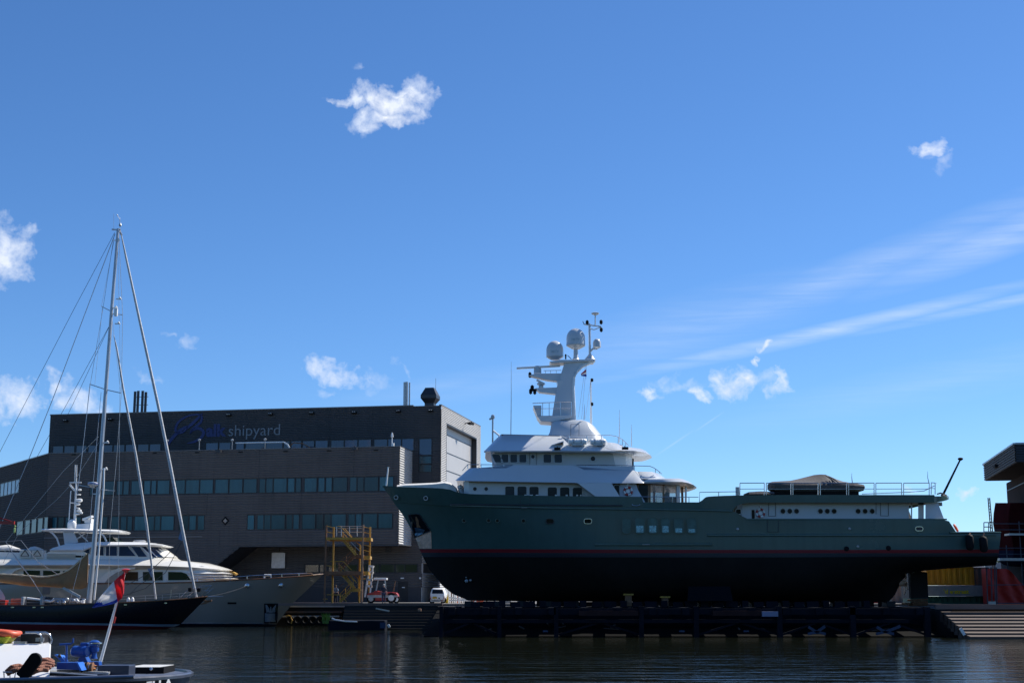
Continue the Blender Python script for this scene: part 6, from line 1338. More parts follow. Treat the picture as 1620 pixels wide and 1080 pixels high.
# ---------------------------------------------------------------- trees far away on both sides
def tree(x, y, h, label, seed, base=QZ, group='trees beyond the yard'):
    rnd = random.Random(seed); t = thing('tree', (x, y, base), label, 'tree', group)
    mb = MB(); mb.tube([(x, y, base), (x + .2, y, base + h * .35), (x, y + .1, base + h * .7)], [h * .035, h * .025, h * .01], 7)
    for k in range(5): a = rnd.random() * 6.28; z0 = base + h * (.3 + .1 * k); mb.tube([(x, y, z0), (x + math.cos(a) * h * .14, y + math.sin(a) * h * .14, z0 + h * .12), (x + math.cos(a) * h * .24, y + math.sin(a) * h * .24, z0 + h * .22)], [h * .012, h * .008, h * .003], 5)
    mb.build('trunk', M['bark'], t); mb = MB(); cl_ = []
    for k in range(16): a = rnd.random() * 6.28; rr = h * .26 * rnd.random() ** .5; cl_.append((x + math.cos(a) * rr, y + math.sin(a) * rr, base + h * (.42 + .48 * rnd.random()), h * (.10 + .08 * rnd.random())))
    for k in range(1400):
        cx, cy, cz, cr_ = cl_[rnd.randrange(16)]; d = Vector((rnd.gauss(0, 1), rnd.gauss(0, 1), rnd.gauss(0, 1))).normalized() * cr_ * (rnd.random() ** .35); c = Vector((cx, cy, cz)) + d; s_ = h * .022 * (.6 + rnd.random())
        u = Vector((rnd.gauss(0, 1), rnd.gauss(0, 1), rnd.gauss(0, 1))).normalized(); v = u.cross(Vector((rnd.gauss(0, 1), rnd.gauss(0, 1), rnd.gauss(0, 1)))).normalized(); mb.add([c - u * s_, c + v * s_ * .6, c + u * s_, c - v * s_ * .6], [(0, 1, 2, 3)])
    mb.build('crown', M['leaf'], t)
for k, (px, Y, h, lb) in enumerate(((1432, 235, 6.5, 'green tree seen in the gap between skeg and rudder'), (1584, 200, 7.2, 'green tree showing just under the transom'), (1576, 190, 6.0, 'lower green tree left of the one under the transom'), (1568, 210, 5.5, 'small green tree behind the red sheet'))):
    p = at(px, 940, Y); tree(p.x, Y, h, lb, k + 1)
# ================================================================ opposite bank behind the viewpoint, unseen; trees added to darken the reflections
mb = MB(); mb.box(-400, 400, -120, -18, -4, 1.4); tag(mb.build('near_bank', m_ground), kind='structure')
mb = MB(); mb.add([(-900, -18, 0), (900, -18, 0), (900, 5, 0), (-900, 5, 0)], [(0, 1, 2, 3)]); tag(mb.build('near_water', bpy.data.materials['harbour_water']), kind='structure')
random.seed(21); mb = MB(); vs = []; nx = 200
for i in range(nx + 1):
    x = -300 + 600 * i / nx
    h = 21 + 5 * mnoise.noise(Vector((x * .03, 0, 0))) + 2.5 * mnoise.noise(Vector((x * .2, 3, 0)))
    for j in range(9): f = j / 8; vs.append((x + random.random(), -34 - 10 * math.sin(f * 3.14 * .5) + random.random() * 1.5, 1.4 + h * f))
for i in range(nx):
    for j in range(8): q = i * 9 + j; mb.add([vs[q], vs[q + 1], vs[q + 10], vs[q + 9]], [(0, 1, 2, 3)])
tag(mb.build('reflection_trees', M['leaf']), 'unseen dark tree belt added behind the viewpoint to darken reflections', 'wood', kind='stuff')
# ================================================================ cream motor yacht
def sides(yc): return (lambda px, py, hb: at(px, py, yc - hb)), (lambda px, py, hb: Vector((at(px, py, yc - hb).x, yc + hb, at(px, py, yc - hb).z)))
YM = 142.0
Q, Qm = sides(YM)
my = thing('motor_yacht', (at(200, 950, YM).x, YM, 0), 'large cream white motor yacht with a sharp grey bow, moored before the shipyard building', 'motor yacht')
def hullmesh(rws, mats, mis, A, B, NT=60, top=True):
    ts = [0] + [(i / NT) ** 1.3 for i in range(1, NT)] + [1]; grid = [[sample_row(r, t) for t in ts] for r in rws]; mb = MB(); n = len(ts)
    for sd_ in (A, B):
        for i in range(len(grid) - 1): mb.add([sd_(*q) for q in grid[i]] + [sd_(*q) for q in grid[i + 1]], [(k, k + 1, n + k + 1, n + k) for k in range(n - 1)], mis[i])
    near = [A(*g[-1]) for g in grid]; far = [B(*g[-1]) for g in grid]
    for i in range(len(grid) - 1): mb.add([near[i], far[i], far[i + 1], near[i + 1]], [(0, 1, 2, 3)], mis[i])
    if top: mb.add([A(*q) for q in grid[0]] + [B(*q) for q in grid[0]], [(k, k + 1, n + k + 1, n + k) for k in range(n - 1)], mis[-1] + 1)
    return mb
def rowb(px, py, hb):   # bow on the right: mirror the parameter
    fy = pchip(px, py); fh = pchip(px, hb); return px[-1], px[0], fy, fh
mrows = [
 rowb([-60, 150, 240, 305, 400, 460, 495, 511], [923, 922.5, 922, 920.5, 916, 912.5, 909.6, 908], [3.5, 3.6, 3.6, 3.55, 3.0, 2.0, .9, .06]),
 rowb([-60, 150, 305, 400, 450, 493], [936, 936, 935, 933, 930, 926], [3.6, 3.6, 3.5, 2.7, 1.7, .06]),
 rowb([-60, 150, 305, 400, 440, 462], [958, 958, 958, 957, 956, 955], [3.6, 3.6, 3.3, 2.0, 1.1, .06]),
 rowb([-60, 150, 305, 380, 420, 438.5], [984, 984, 984, 984, 984.3, 984.5], [3.5, 3.5, 3.0, 1.7, .8, .06]),
 rowb([-60, 150, 305, 380, 420, 437], [986, 986, 986, 986, 986.3, 986.5], [3.5, 3.5, 3.0, 1.65, .75, .06]),
 rowb([-60, 150, 305, 380, 420, 435], [999, 999, 999, 1000, 1000, 1000], [3.3, 3.3, 2.7, 1.4, .55, .06]),
]
hullmesh(mrows, 0, [0, 0, 0, 1, 2], Q, Qm).build('hull', [M['beige_hull'], M['galv'], M['navy'], M['deck']], my, 35)
def mhb(px, py):
    a = sorted([(r[2](px), r[3](px)) for r in mrows if r[0] >= px])
    if not a: return .1
    if py <= a[0][0]: return a[0][1]
    for (y0, h0), (y1, h1) in zip(a, a[1:]):
        if y0 <= py <= y1: return h0 + (h1 - h0) * (py - y0) / max(.01, y1 - y0)
    return a[-1][1]
def mplan(pts): return [Q(*p) for p in pts] + [Qm(*p) for p in reversed(pts)]
def mh(rings, name, m=None, smooth=45, par=my):
    mb = MB(); mb.loft([mplan(r) for r in rings]); return mb.build(name, m or M['cream'], par, smooth)
# wood cap rail
mb = MB(); mb.tube([Q(px, mrows[0][2](px) - .3, mrows[0][3](px) + .02) for px in (-55, 60, 150, 240, 305, 350, 400, 440, 470, 495, 511)], .07, 6); mb.build('cap_rail', M['wood'], my)
# anchor recess; the bluish light inside is put into the plate colour
def mpatch(rows_, name, m, d, par=my):
    mb = MB(); vs = []; n = 5
    for sgn in (0, 1):
        for (y, a, b) in rows_:
            for k in range(n + 1): px = a + (b - a) * k / n; vs.append(Q(px, y, mhb(px, y) + (d if sgn == 0 else d - .06)))
    nr = len(rows_); s0_ = nr * (n + 1); fs = []
    for i in range(nr - 1):
        for k in range(n): q = i * (n + 1) + k; fs += [(q, q + 1, q + n + 2, q + n + 1), (s0_ + q, s0_ + q + 1, s0_ + q + n + 2, s0_ + q + n + 1)]
        for k in (0, n): q = i * (n + 1) + k; fs.append((q, q + n + 1, s0_ + q + n + 1, s0_ + q))
    for i in (0, nr - 1):
        for k in range(n): q = i * (n + 1) + k; fs.append((q, q + 1, s0_ + q + 1, s0_ + q))
    mb.add(vs, fs); return mb.build(name, m, par)
ap = mpatch([(954, 418, 440), (960, 418, 439.7), (970, 418, 439.4), (980, 417.5, 439), (985.5, 417.5, 438)], 'anchor_pocket', M['port'], .05)
PB = mat('bluish_light_plate', (.30, .38, .46), .3, .3, .2, 6)
mpatch([(969.5, 419, 437.5), (975, 419, 437.5), (980, 419, 437.3), (983, 419, 437)], 'pocket_plate', PB, .08, ap)
for rws in ([(956, 420, 422), (962, 420.5, 426), (968, 421, 427)], [(956, 436, 438), (962, 431, 437.5), (968, 430, 437.5)], [(959, 427.6, 428.9), (965, 427.2, 429.6), (968.5, 426, 431)]): mpatch(rws, 'anchor_fluke', PB, .085, ap)
for px, py in ((391, 926), (444, 925.3)):
    c = Q(px, py, mhb(px, py) + .03); mb = MB(); mb.lathe(c, [(.05, .1), (.24, .08), (.24, -.05), (.1, -.12)], 14, 'Y'); mb.build('fairlead', M['chrome'], my, 40)
mpatch([(952, 360, 374), (955, 360, 374)], 'hull_vent', M['port'], .04)
mb = MB()
tpx = [(374, 912), (400, 910), (440, 907.8), (470, 906.8), (492, 906)]; mb.tube([Q(a, b, mrows[0][3](a) - .1) for a, b in tpx], .045)
for px, y in ((391, 911), (446, 907.5), (473, 906.7)): mb.tube([Q(px, y, mrows[0][3](px) - .1), Q(px, mrows[0][2](px), mrows[0][3](px) - .1)], .045)
mb.tube([Q(492, 906, .8), Q(497, 909, .7)], .045); mb.tube([Q(494, 908.5, .6), Q(507, 907, .1), Q(510, 908, .1)], .04); mb.build('bow_rail', M['chrome'], my)
mb = MB(); c = Q(423.5, 912.5, 2.5); mb.tube([c + Vector((-.35, 0, -.1)), c + Vector((-.3, 0, .2)), c + Vector((.3, 0, .2)), c + Vector((.35, 0, -.1))], .1, 8); mb.build('mooring_bitt', M['white2'], my)
# main deck house
mh([[(-60, 924, 2.9), (300, 922, 2.9), (330, 921, 2.3), (352, 920, 1.2), (355, 920, .2)], [(-60, 893, 2.9), (290, 893, 2.9), (320, 895, 2.3), (343, 898, 1.2), (346, 899, .2)]], 'main_deck_house')
def mwin(poly, hb, name='window', m=None, par=my, th=.04, frame=True):
    f = MB(); cx = sum(p[0] for p in poly) / len(poly); cy = sum(p[1] for p in poly) / len(poly)
    if frame:
        k = 1.3; o_ = [(x + (k if x > cx else -k) * .55, y + (k if y > cy else -k) * .45) for x, y in poly]
        f.loft([[Q(x, y, hb) for x, y in o_], [Q(x, y, hb + .05) for x, y in o_], [Q(x, y, hb + .05) for x, y in poly], [Q(x, y, hb) for x, y in poly]], False, False); fo = f.build(name, M['cream'], par)
    g = MB(); g.prism([Q(x, y, hb + .025) for x, y in poly], (0, .04, 0)); g.build('pane' if frame else name, m or M['glass_my'], fo if frame else par)
M['glass_my'] = mat('dark_green_yacht_glass', (.008, .022, .020), .06, 0, .4, .6, spec=.3)
M['glass_myb'] = mat('blue_wheelhouse_glass', (.010, .03, .085), .06, 0, .3, .8, spec=.35)
for pl in ([(37, 901.5), (63.5, 902), (63.5, 909.5), (37, 909)], [(68, 902), (95, 902.3), (95, 910), (68, 909.8)], [(99.5, 902.6), (125, 903), (125, 911), (99.5, 910.5)], [(195, 904), (218.5, 904), (218.5, 918), (190, 918)], [(226, 904), (257.5, 904), (257.5, 917.5), (226, 918)], [(266, 904), (287, 904.3), (295, 907), (302, 917), (266, 917.3)]): mwin(pl, 2.95)
# sculpted deck overhang
mh([[(-60, 897, 3.2), (140, 897.5, 3.4), (240, 899, 3.3), (300, 901, 2.9), (345, 902.5, 1.6), (366, 902.5, .2)],
    [(-60, 893.5, 3.6), (140, 893, 3.75), (240, 894, 3.7), (300, 896.5, 3.2), (348, 900, 1.7), (367, 901.8, .2)],
    [(-60, 886, 3.3), (140, 887, 3.3), (240, 887.5, 3.1), (300, 889.5, 2.5), (340, 894.5, 1.3), (360, 899, .2)],
    [(-60, 884, 2.6), (140, 884, 2.6), (240, 883, 2.4), (285, 886, 1.9), (325, 890, .9), (345, 894.5, .2)]], 'deck_overhang', smooth=60)
for k, (y, xe) in enumerate(((905.2, 369), (909.2, 366), (913.8, 375))):
    mh([[(296, y + 2.6, 2.8), (330, y + 2.6, 2.4), (355, y + 2.3, 1.4), (xe, y + 1.8, .2)], [(296, y + 1, 3.0), (332, y + 1, 2.55), (358, y + 1, 1.5), (xe + 2, y + 1.2, .2)], [(296, y - 2.2, 2.7), (325, y - 2, 2.2), (348, y - 1.4, 1.2), (xe - 8, y - .2, .2)]], 'front_tier', M['white2'], 60)
# arched fashion plates
def arch(pts, name, m): mb = MB(); mb.prism([Q(x, y, 3.45) for x, y in pts], (0, .25, 0)); mb.build(name, m, my)
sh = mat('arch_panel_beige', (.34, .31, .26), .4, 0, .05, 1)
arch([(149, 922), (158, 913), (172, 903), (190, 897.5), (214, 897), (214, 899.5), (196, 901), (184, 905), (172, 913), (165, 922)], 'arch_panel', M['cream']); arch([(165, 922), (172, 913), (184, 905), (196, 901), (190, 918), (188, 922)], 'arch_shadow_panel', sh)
arch([(0, 908), (10, 902), (26, 898), (34, 897), (34, 899), (24, 902), (18, 908)], 'arch_panel', M['cream'])
# upper deck house with raked windscreen
mh([[(-60, 886, 2.4), (250, 886, 2.4), (276, 886.5, 1.7), (284, 887, .8), (286, 887.5, .2)], [(-60, 871, 2.35), (238, 879, 2.3), (258, 880, 1.6), (272, 881, .9), (279, 881.5, .2)]], 'upper_bulwark')
mh([[(128, 886, 2.3), (240, 881, 2.3), (262, 880.5, 1.7), (275, 881, .9), (280, 881.5, .2)], [(128, 864, 2.15), (213, 863, 2.15), (236, 863, 1.6), (250, 863, .9), (256, 863.5, .2)]], 'wheelhouse')
mb = MB(); 
for k, (a, b) in enumerate(((74, 870.5), )): pass
arch_ = [(74, 884), (74, 874), (82, 870), (131, 871), (137, 876), (130, 884)]; mb.prism([Q(x, y, 2.42) for x, y in arch_], (0, 4.8, 0)); mb.build('side_coaming', M['cream'], my)
mb = MB()
for y in (876.3, 878.4, 880.5, 882.6): mb.bar(Q(74, y, 2.45), Q(120, y + .4, 2.45), .06, .05)
mb.build('louvre', sh, my); mwin([(119, 878), (134, 878.5), (132, 881.6), (119, 881)], 2.43, 'vent_opening', M['port'], frame=False)
for i, pl in enumerate(([(132, 871), (137, 865.5), (142, 864.5), (142, 875.5), (137, 874.5)], [(147.5, 863.8), (164, 863.5), (164, 878), (147.5, 878)], [(167.5, 863.5), (185, 863.5), (185, 878.5), (167.5, 878.5)], [(188.5, 864), (202.5, 864), (214.5, 879), (188, 878.8)], [(207.5, 864), (221, 864.3), (232.5, 880), (219, 880)])): mwin(pl, 2.32, m=M['glass_myb'])
for i, (a, hb0, hb1) in enumerate(((224.5, 1.95, 2.15), (233.5, 1.72, 1.9), (241, 1.4, 1.6), (247.5, 1.05, 1.2))):
    w = 8 - i; mb = MB(); mb.loft([[Q(a, 864, hb0), Q(a + w, 864.3, hb0 - .2), Q(a + w + 19 - i * 1.5, 880.6, hb1 - .2), Q(a + 18 - i * 1.5, 880.4, hb1)], [p + Vector((.02, .05, 0)) for p in (Q(a, 864, hb0), Q(a + w, 864.3, hb0 - .2), Q(a + w + 19 - i * 1.5, 880.6, hb1 - .2), Q(a + 18 - i * 1.5, 880.4, hb1))]])
    o = mb.build('windscreen_pane', M['glass_myb'], my); o.location.y -= .14; o.location.x += .02
    mb = MB(); mb.bar(Q(a - 1.6, 864, hb0 + .2), Q(a + 16.5 - i * 1.5, 880.8, hb1 + .22), .13, .08); mb.build('windscreen_mullion', M['white2'], my)
mh([[(80, 871.2, 2.5), (131, 871.5, 2.5), (150, 864, 2.45), (240, 863.4, 2.4), (258, 864.6, 1.6), (268, 866, .2)], [(78, 869.5, 2.6), (131, 869, 2.65), (152, 861.8, 2.65), (242, 860.8, 2.6), (262, 862.8, 1.7), (270, 865, .2)], [(84, 866, 2.2), (105, 860, 2.2), (150, 856.5, 2.2), (225, 857, 2.1), (246, 858.8, 1.3), (258, 861.5, .2)]], 'wheelhouse_roof', M['white2'], 60)
mb = MB(); mb.lathe(Q(221, 857, 0), [(.6, 0), (.65, .1), (.5, .18)], 14); mb.build('roof_hatch', M['galv'], my)
# hardtop, arch, domes and instruments
mh([[(66, 839.4, 1.9), (100, 839.6, 2.0), (188, 842.5, 1.9), (193, 841, 1.2)], [(64.5, 837.6, 2.0), (100, 837, 2.1), (190, 840, 2.0), (194.5, 839.5, 1.2)], [(67, 836, 1.8), (100, 835.4, 1.9), (184, 837.4, 1.8), (190, 838.2, 1.0)]], 'hardtop', M['white2'], 60)
mb = MB(); 
for yy in (1.7, -1.9):
    mb = MB(); mb.prism([Q(99, 838, yy), Q(114, 838, yy), Q(117, 843, yy), Q(122.5, 855, yy), (Q(122.5, 858, yy)), Q(102, 861.5, yy)], (0, .25, 0)); mb.build('arch_leg', M['white'] , my, bevel=.05)
for a in (((77, 838.5), (84, 844), (90, 851), (94, 863)), ((158, 842), (164, 847), (168.5, 856))):
    mb = MB(); mb.tube([Q(x, y, 1.7) for x, y in a], .09, 7); mb.build('hardtop_strut', M['white2'], my, 60)
for a in (((137, 841), (122, 852)), ((124, 842), (139, 856))): mb = MB(); mb.tube([Q(x, y, 1.2) for x, y in a], .06, 6); mb.build('cross_brace', M['white2'], my)
mb = MB(); mb.prism([Q(154, 857, 1.4), Q(160, 850, 1.4), Q(178, 849, 1.4), (Q(186, 857, 1.4))], (0, 2.8, 0)); mb.build('windbreak', M['glass_my'], my)
def mdome(px, rpx, yt, yb, name): r = rpx / F * YM; zt = at(px, yt, YM).z; zb = at(px, yb, YM).z; h = zt - zb; pr = [(r * .85, 0), (r, h * .15), (r, h * .5)] + [(r * math.cos(R(11.25 * k)) + .001, h * .5 + h * .5 * math.sin(R(11.25 * k))) for k in range(1, 9)]; mb = MB(); mb.lathe((at(px, yb, YM).x, YM, zb), pr, 20); return mb.build(name, M['white2'], my, 40)
mdome(113.5, 6.8, 821, 836, 'satellite_dome')
mh([[(120, 836.5, .8), (143, 837.5, .8)], [(121, 829, .7), (143, 827, .7)]], 'equipment_box', M['white2'])
mh([[(134, 827, .6), (144, 827, .6)], [(133, 822, .6), (144.5, 820, .6)]], 'radar_pedestal', M['white2']); mb = MB(); mb.bar(Q(132, 821.5, 0), Q(146, 816.5, .8), .3, .2); mb.build('radar_scanner', M['white2'], my)
mb = MB(); mb.tube([Q(118, 836, 0), Q(119.5, 790, 0), Q(121.5, 735, 0)], [.16, .1, .04], 8); mb.tube([Q(118.2, 762, 0), Q(119, 735, 0)], .04)
mb.tube([Q(109, 823, .2), Q(112, 778, .2), Q(112.5, 776, .2)], .05); mb.tube([Q(110, 763, 0), Q(128.5, 762.7, 0)], .07); mb.tube([Q(110, 766, 0), Q(118.5, 776, 0)], .1); mb.tube([Q(111, 795, 0), Q(118, 795, 0)], .05); mb.build('instrument_mast', M['white2'], my, 50)
for px, y, r, h in ((126, 776, .18, .2), (124.5, 783, .22, .12), (125.5, 794, .30, .35), (123, 799, .24, .25), (123, 804.5, .22, .12), (125, 810, .25, .3), (129, 812.5, .12, .2), (122, 814, .25, .12)):
    mb = MB(); c = Q(px, y, 0); mb.lathe(c, [(r * .6, 0), (r, h * .2), (r, h * .8), (r * .6, h)], 12); mb.bar(c + Vector((0, 0, .06)), Vector((Q(118.5, y, 0).x, c.y, c.z + .06)), .06); mb.build('mast_instrument', M['white2'], my, 40)
# side deck canisters and covers
for k, (a, b) in enumerate(((30.5, 49.3), (50, 68.3))):
    p = Q(a, 881.5, 2.6); q = Q(b, 869, 2.6); t = thing('deck_canister', ((p.x + q.x) / 2, p.y + .5, p.z), 'white striped deck canister with black lashings, %s of the two on the motor yacht' % ('left' if k == 0 else 'right'), 'canister', 'striped canisters on the motor yacht')
    mb = MB(); n = 9; pl = []
    for i in range(n): x0 = p.x + (q.x - p.x) * i / n; w = (q.x - p.x) / n; pl += [(x0, 0), (x0 + w * .15, -.05), (x0 + w * .7, -.05), (x0 + w * .85, 0)]
    pl += [(q.x, 0), (q.x, 1.0), (p.x, 1.0)]
    mb.loft([[Vector((x, p.y + y, p.z)) for x, y in pl], [Vector((x, p.y + y, q.z - .05)) for x, y in pl]]); mb.build('canister_body', M['cream'], t)
    mb = MB(); cx = (p.x + q.x) / 2
    for s_ in (-1, 1): mb.bar((cx, p.y - .08, q.z - .05), (cx + s_ * .4, p.y - .08, p.z + .15), .05)
    mb.bar((cx - .4, p.y - .08, p.z + .15), (cx + .4, p.y - .08, p.z + .15), .04); mb.build('lashing', M['black'], t)
WC = bpy.data.materials['white_canvas']
for k, prof in enumerate(([(-60, 870, 864), (0, 870, 862.5), (14, 870, 861), (28, 870, 866), (37, 871, 869.5)], [(43, 869.5, 868.5), (48, 869.5, 865), (55, 869.5, 863.6), (62, 869.5, 865.5), (69, 869.5, 868.8)])):
    mb = MB(); rings = [[Q(x, yb, 2.0), Q(x, yt + (yb - yt) * .4, 1.9), Q(x, yt, 1.0), Q(x, yt, -.6), Q(x, yb, -1.6)] for x, yb, yt in prof]; mb.loft(rings)
    tag(mb.build('covered_furniture', WC, None, 60), ['long low white covered shape on the motor yacht aft deck', 'small humped white cover behind the right striped canister'][k], 'cover')
mb = MB(); mb.tube([Q(-60, 868, 2.5), Q(42, 868.8, 2.5)], .05); mb.tube([Q(35, 868.8, 2.5), Q(35, 871.5, 2.5)], .04); mb.tube([Q(8, 868.5, 2.5), Q(8, 871.5, 2.5)], .04); mb.build('side_rail', M['chrome'], my)
mb = MB(); p = Q(67, 939.5, 3.62); q = Q(79, 928, 3.62); mb.box(p.x, q.x, p.y - .02, p.y + .1, p.z, q.z); mb.build('hull_door', mat('grey_hull_door', (.15, .145, .14), .4), my)
mb = MB()
mb.tube([Q(a, b, 3.3) for a, b in ((302, 914), (330, 913.4), (374, 912))], .03)
for px in (312, 339, 364): mb.tube([Q(px, 913.6, 3.2), Q(px, 920, 3.3)], .03)
mb.build('side_deck_rail', M['chrome'], my)
mb = MB(); mb.prism([Q(363, 905, .6), Q(368, 904, .6), Q(373.5, 907, .6), Q(371, 909, .6)], (0, 1.2, 0)); tag(mb.build('yellow_cover', M['yellow']), 'small yellow cover at the front of the cream yacht deckhouse', 'cover')
# mooring line from the fairlead
def sagline(a, b, sag, r, name, m, label, cat): mb = MB(); mb.tube([a + (b - a) * (k / 10) - Vector((0, 0, sag * 4 * (k / 10) * (1 - k / 10))) for k in range(11)], r, 5); tag(mb.build(name, m), label, cat)
sagline(Q(391, 926, mhb(391, 926) + .2), at(322, 944, 130.5), .15, .035, 'mooring_line', M['steel_dark'], 'dark mooring line from the grey bow fairlead to the sailing yacht stem', 'mooring line')

# ================================================================ dark blue sailing yacht
YS = 130.0
U_, Um = sides(YS)
sy = thing('sailing_yacht', (at(140, 990, YS).x, YS, 0), 'dark navy sailing yacht with a tall aluminium mast, moored before the cream yacht', 'sailing yacht')
srows = [
 rowb([-60, 0, 67, 133, 200, 244, 290, 328], [956, 957.4, 957.3, 955, 952.3, 950.2, 947, 943.2], [2.6, 2.8, 2.9, 2.8, 2.3, 1.7, .9, .06]),
 rowb([-60, 67, 133, 200, 250, 285, 314], [966, 967, 966, 964.5, 962, 960, 957.5], [2.7, 3.0, 2.9, 2.3, 1.5, .8, .06]),
 rowb([-60, 67, 133, 200, 240, 270, 285], [982, 984, 985, 986, 986.8, 987, 987], [2.7, 2.9, 2.7, 1.9, 1.1, .45, .06]),
 rowb([-60, 67, 133, 200, 240, 262, 274], [985, 987, 988, 989.2, 990.3, 991, 991.2], [2.65, 2.85, 2.6, 1.8, 1.0, .4, .06]),
 rowb([-60, 67, 133, 200, 240, 255, 264], [989, 990.5, 991.5, 992.3, 993, 993.6, 994], [2.6, 2.8, 2.5, 1.7, .8, .35, .06]),
 rowb([-60, 67, 133, 200, 235, 245], [1001, 1001, 1001, 1001, 1001, 1001], [2.3, 2.5, 2.2, 1.3, .5, .06]),
]
hullmesh(srows, 0, [0, 0, 1, 2, 2], U_, Um).build('hull', [M['navy'], mat('waterline_pale_blue', (.22, .30, .38), .4), mat('boot_dark_red', (.16, .012, .016), .5), M['deck']], sy, 35)
mb = MB(); mb.tube([U_(px, srows[0][2](px) - .3, srows[0][3](px)) for px in (-55, 0, 67, 133, 200, 244, 270, 290, 310, 328)], .06, 6); mb.build('toe_rail', M['wood'], sy)
for px, y in ((20, 960), (54, 960), (67, 960), (198.5, 956), (262, 953.3)): hb = 3.0 if px < 100 else srows[1][3](px) * .5 + srows[0][3](px) * .5; c = U_(px, y, hb + .03); mb = MB(); mb.bar(c - Vector((.13, 0, 0)), c + Vector((.13, 0, 0)), .06, .10); mb.build('hull_fairlead', M['chrome'], sy)
# mast and spreaders
def ms(px, py, dy=0): return at(px, py, YS + dy)
mb = MB(); pts = [(140.5, 953), (147.5, 880), (155.5, 780), (165, 650), (176, 500), (187, 362)]
rings = []
for i, (px, py) in enumerate(pts):
    f = i / (len(pts) - 1); a = .23 * (1 - f) + .13 * f; b = a * 1.5; c = ms(px, py); rings.append([c + Vector((a * math.cos(t), b * math.sin(t), 0)) for t in [2 * math.pi * k / 14 for k in range(14)]])
mb.loft(rings); mb.build('mast', M['alu'], sy, 50)
mb = MB(); mb.tube([ms(149, 948, -.5), ms(155.5, 880, -.5), ms(163.8, 770, -.5), ms(164.5, 740, -.5)], .09, 8); mb.build('spinnaker_pole', M['white2'], sy, 50)
mb = MB(); mb.tube([ms(187.5, 362, .25), ms(192.5, 372, .25)], .1); mb.bar(ms(177, 363), ms(191, 364), .14, .12); mb.tube([ms(190, 363), ms(189.5, 346), ms(185.5, 341)], .03); mb.tube([ms(180, 363), ms(180, 338)], .015, 4); mb.lathe(ms(190, 358), [(.1, 0), (.14, .1), (.06, .3)], 8); mb.lathe(ms(185.5, 341), [(.03, 0), (.07, .05), (.03, .1)], 6); mb.build('masthead_gear', M['galv'], sy)
for (a, b, c, d, w) in ((160.5, 484.5, 175, 492, .1), (176, 496, 194, 498, .1), (142, 607.5, 166, 615.5, .11), (167, 616, 191, 621.5, .11), (125, 767, 158, 773, .11), (158, 773.6, 181.5, 776, .11)):
    mb = MB(); mb.bar(ms(a, b, -.2 if c < a else 0), ms(c, d), w, w * .7); mb.build('spreader', M['alu'], sy)
mb = MB(); c = ms(146.7, 766.5, -.4); mb.lathe(c, [(.1, -.25), (.3, -.12), (.43, -.02), (.45, .06), (.43, .2), (.2, .26)], 20); mb.build('radar_dome', M['white2'], sy, 40)
mb = MB(); mb.lathe(c, [(.456, .05), (.456, .13)], 20); mb.build('dome_band', FB, sy)
for px, py in ((188, 473), (182, 487), (186, 512), (168, 700), (166, 742), (185.5, 380), (152, 781)):
    mb = MB(); c = ms(px, py, -.1); mb.bar(c - Vector((.25, 0, 0)), c + Vector((.25, 0, 0)), .12, .1); mb.lathe(c + Vector((.1, 0, 0)), [(.08, 0), (.12, .1), (.05, .2)], 8); mb.build('mast_fitting', M['white2'], sy)
mb = MB(); c = ms(183.5, 494, -.25); mb.bar(c - Vector((0, 0, .35)), c + Vector((0, 0, .35)), .28, .28); mb.build('mast_light', M['white2'], sy)
# furled headsails on the stays
mb = MB(); pts = [(192, 372), (200, 410), (222, 512), (250, 640), (270, 740), (290, 845), (311, 945)]; mb.tube([ms(*p) for p in pts], [.05, .10, .12, .14, .15, .15, .10], 10); mb.build('furled_genoa', mat('furled_sail_cover', (.52, .53, .54), .6, 0, .25, 2, .02, 8, stretch=(1, 1, 3)), sy, 60)
mb = MB(); pts = [(180, 530), (185, 552), (195, 615), (215, 720), (232, 830), (246.5, 947)]; mb.tube([ms(*p) for p in pts], [.03, .08, .10, .11, .12, .08], 8); mb.build('furled_staysail', bpy.data.materials['furled_sail_cover'], sy, 60)
mb = MB(); mb.prism([ms(286, 838), ms(289.5, 838), ms(291, 853), ms(288, 855), ms(282, 852)], (0, .08, 0)); mb.prism([ms(233, 898), ms(241, 900), ms(241.5, 913), ms(239, 912)], (0, .08, 0)); mb.build('sail_clew', mat('clew_blue_grey', (.16, .24, .38), .7), sy)
# standing rigging: each wire its own
def wire(pts, r=.018, dy=0, dye=0, m='galv', name='rigging_wire'):
    mb = MB(); n = len(pts); mb.tube([ms(a, b, dy + (dye - dy) * i / (n - 1)) for i, (a, b) in enumerate(pts)], r, 5); return mb.build(name, M[m], sy)
wire([(181.5, 368), (118, 487), (0, 714), (-40, 790)], .020, 0, 0, 'steel_dark')
wire([(182, 370), (85, 627), (48, 720), (-20, 880)], .034, 0, 0, 'galv')
wire([(172, 517), (105, 640), (61, 718), (-10, 845)], .020, 0, .5, 'steel_dark'); wire([(172, 518), (115, 640), (75, 720), (28, 800), (0, 850)], .018, 0, .5, 'steel_dark')
wire([(180, 376), (163.5, 484), (143, 607), (125, 760), (118, 790)], .022, 0, -2.6); wire([(180.5, 380), (160.5, 485)], .014, 0, -1); wire([(162, 486), (150, 608)], .014, 0, -1.5)
wire([(188, 372), (194, 498), (192, 621), (185, 720), (174, 840), (171, 952)], .022, 0, 1.5); wire([(177, 500), (191, 621)], .014, 0, .5); wire([(186, 380), (190, 560), (187, 952)], .014, 0, 0)
wire([(160, 620), (153, 700), (142, 830), (110, 954)], .018, 0, -2.5); wire([(142, 608), (130, 720), (122, 780)], .018, -1, -2)
wire([(156, 700), (118, 760), (90, 790), (30, 842), (5, 890)], .02, 0, 0); wire([(156, 690), (100, 745), (55, 800), (9, 857)], .02, 0, 0)
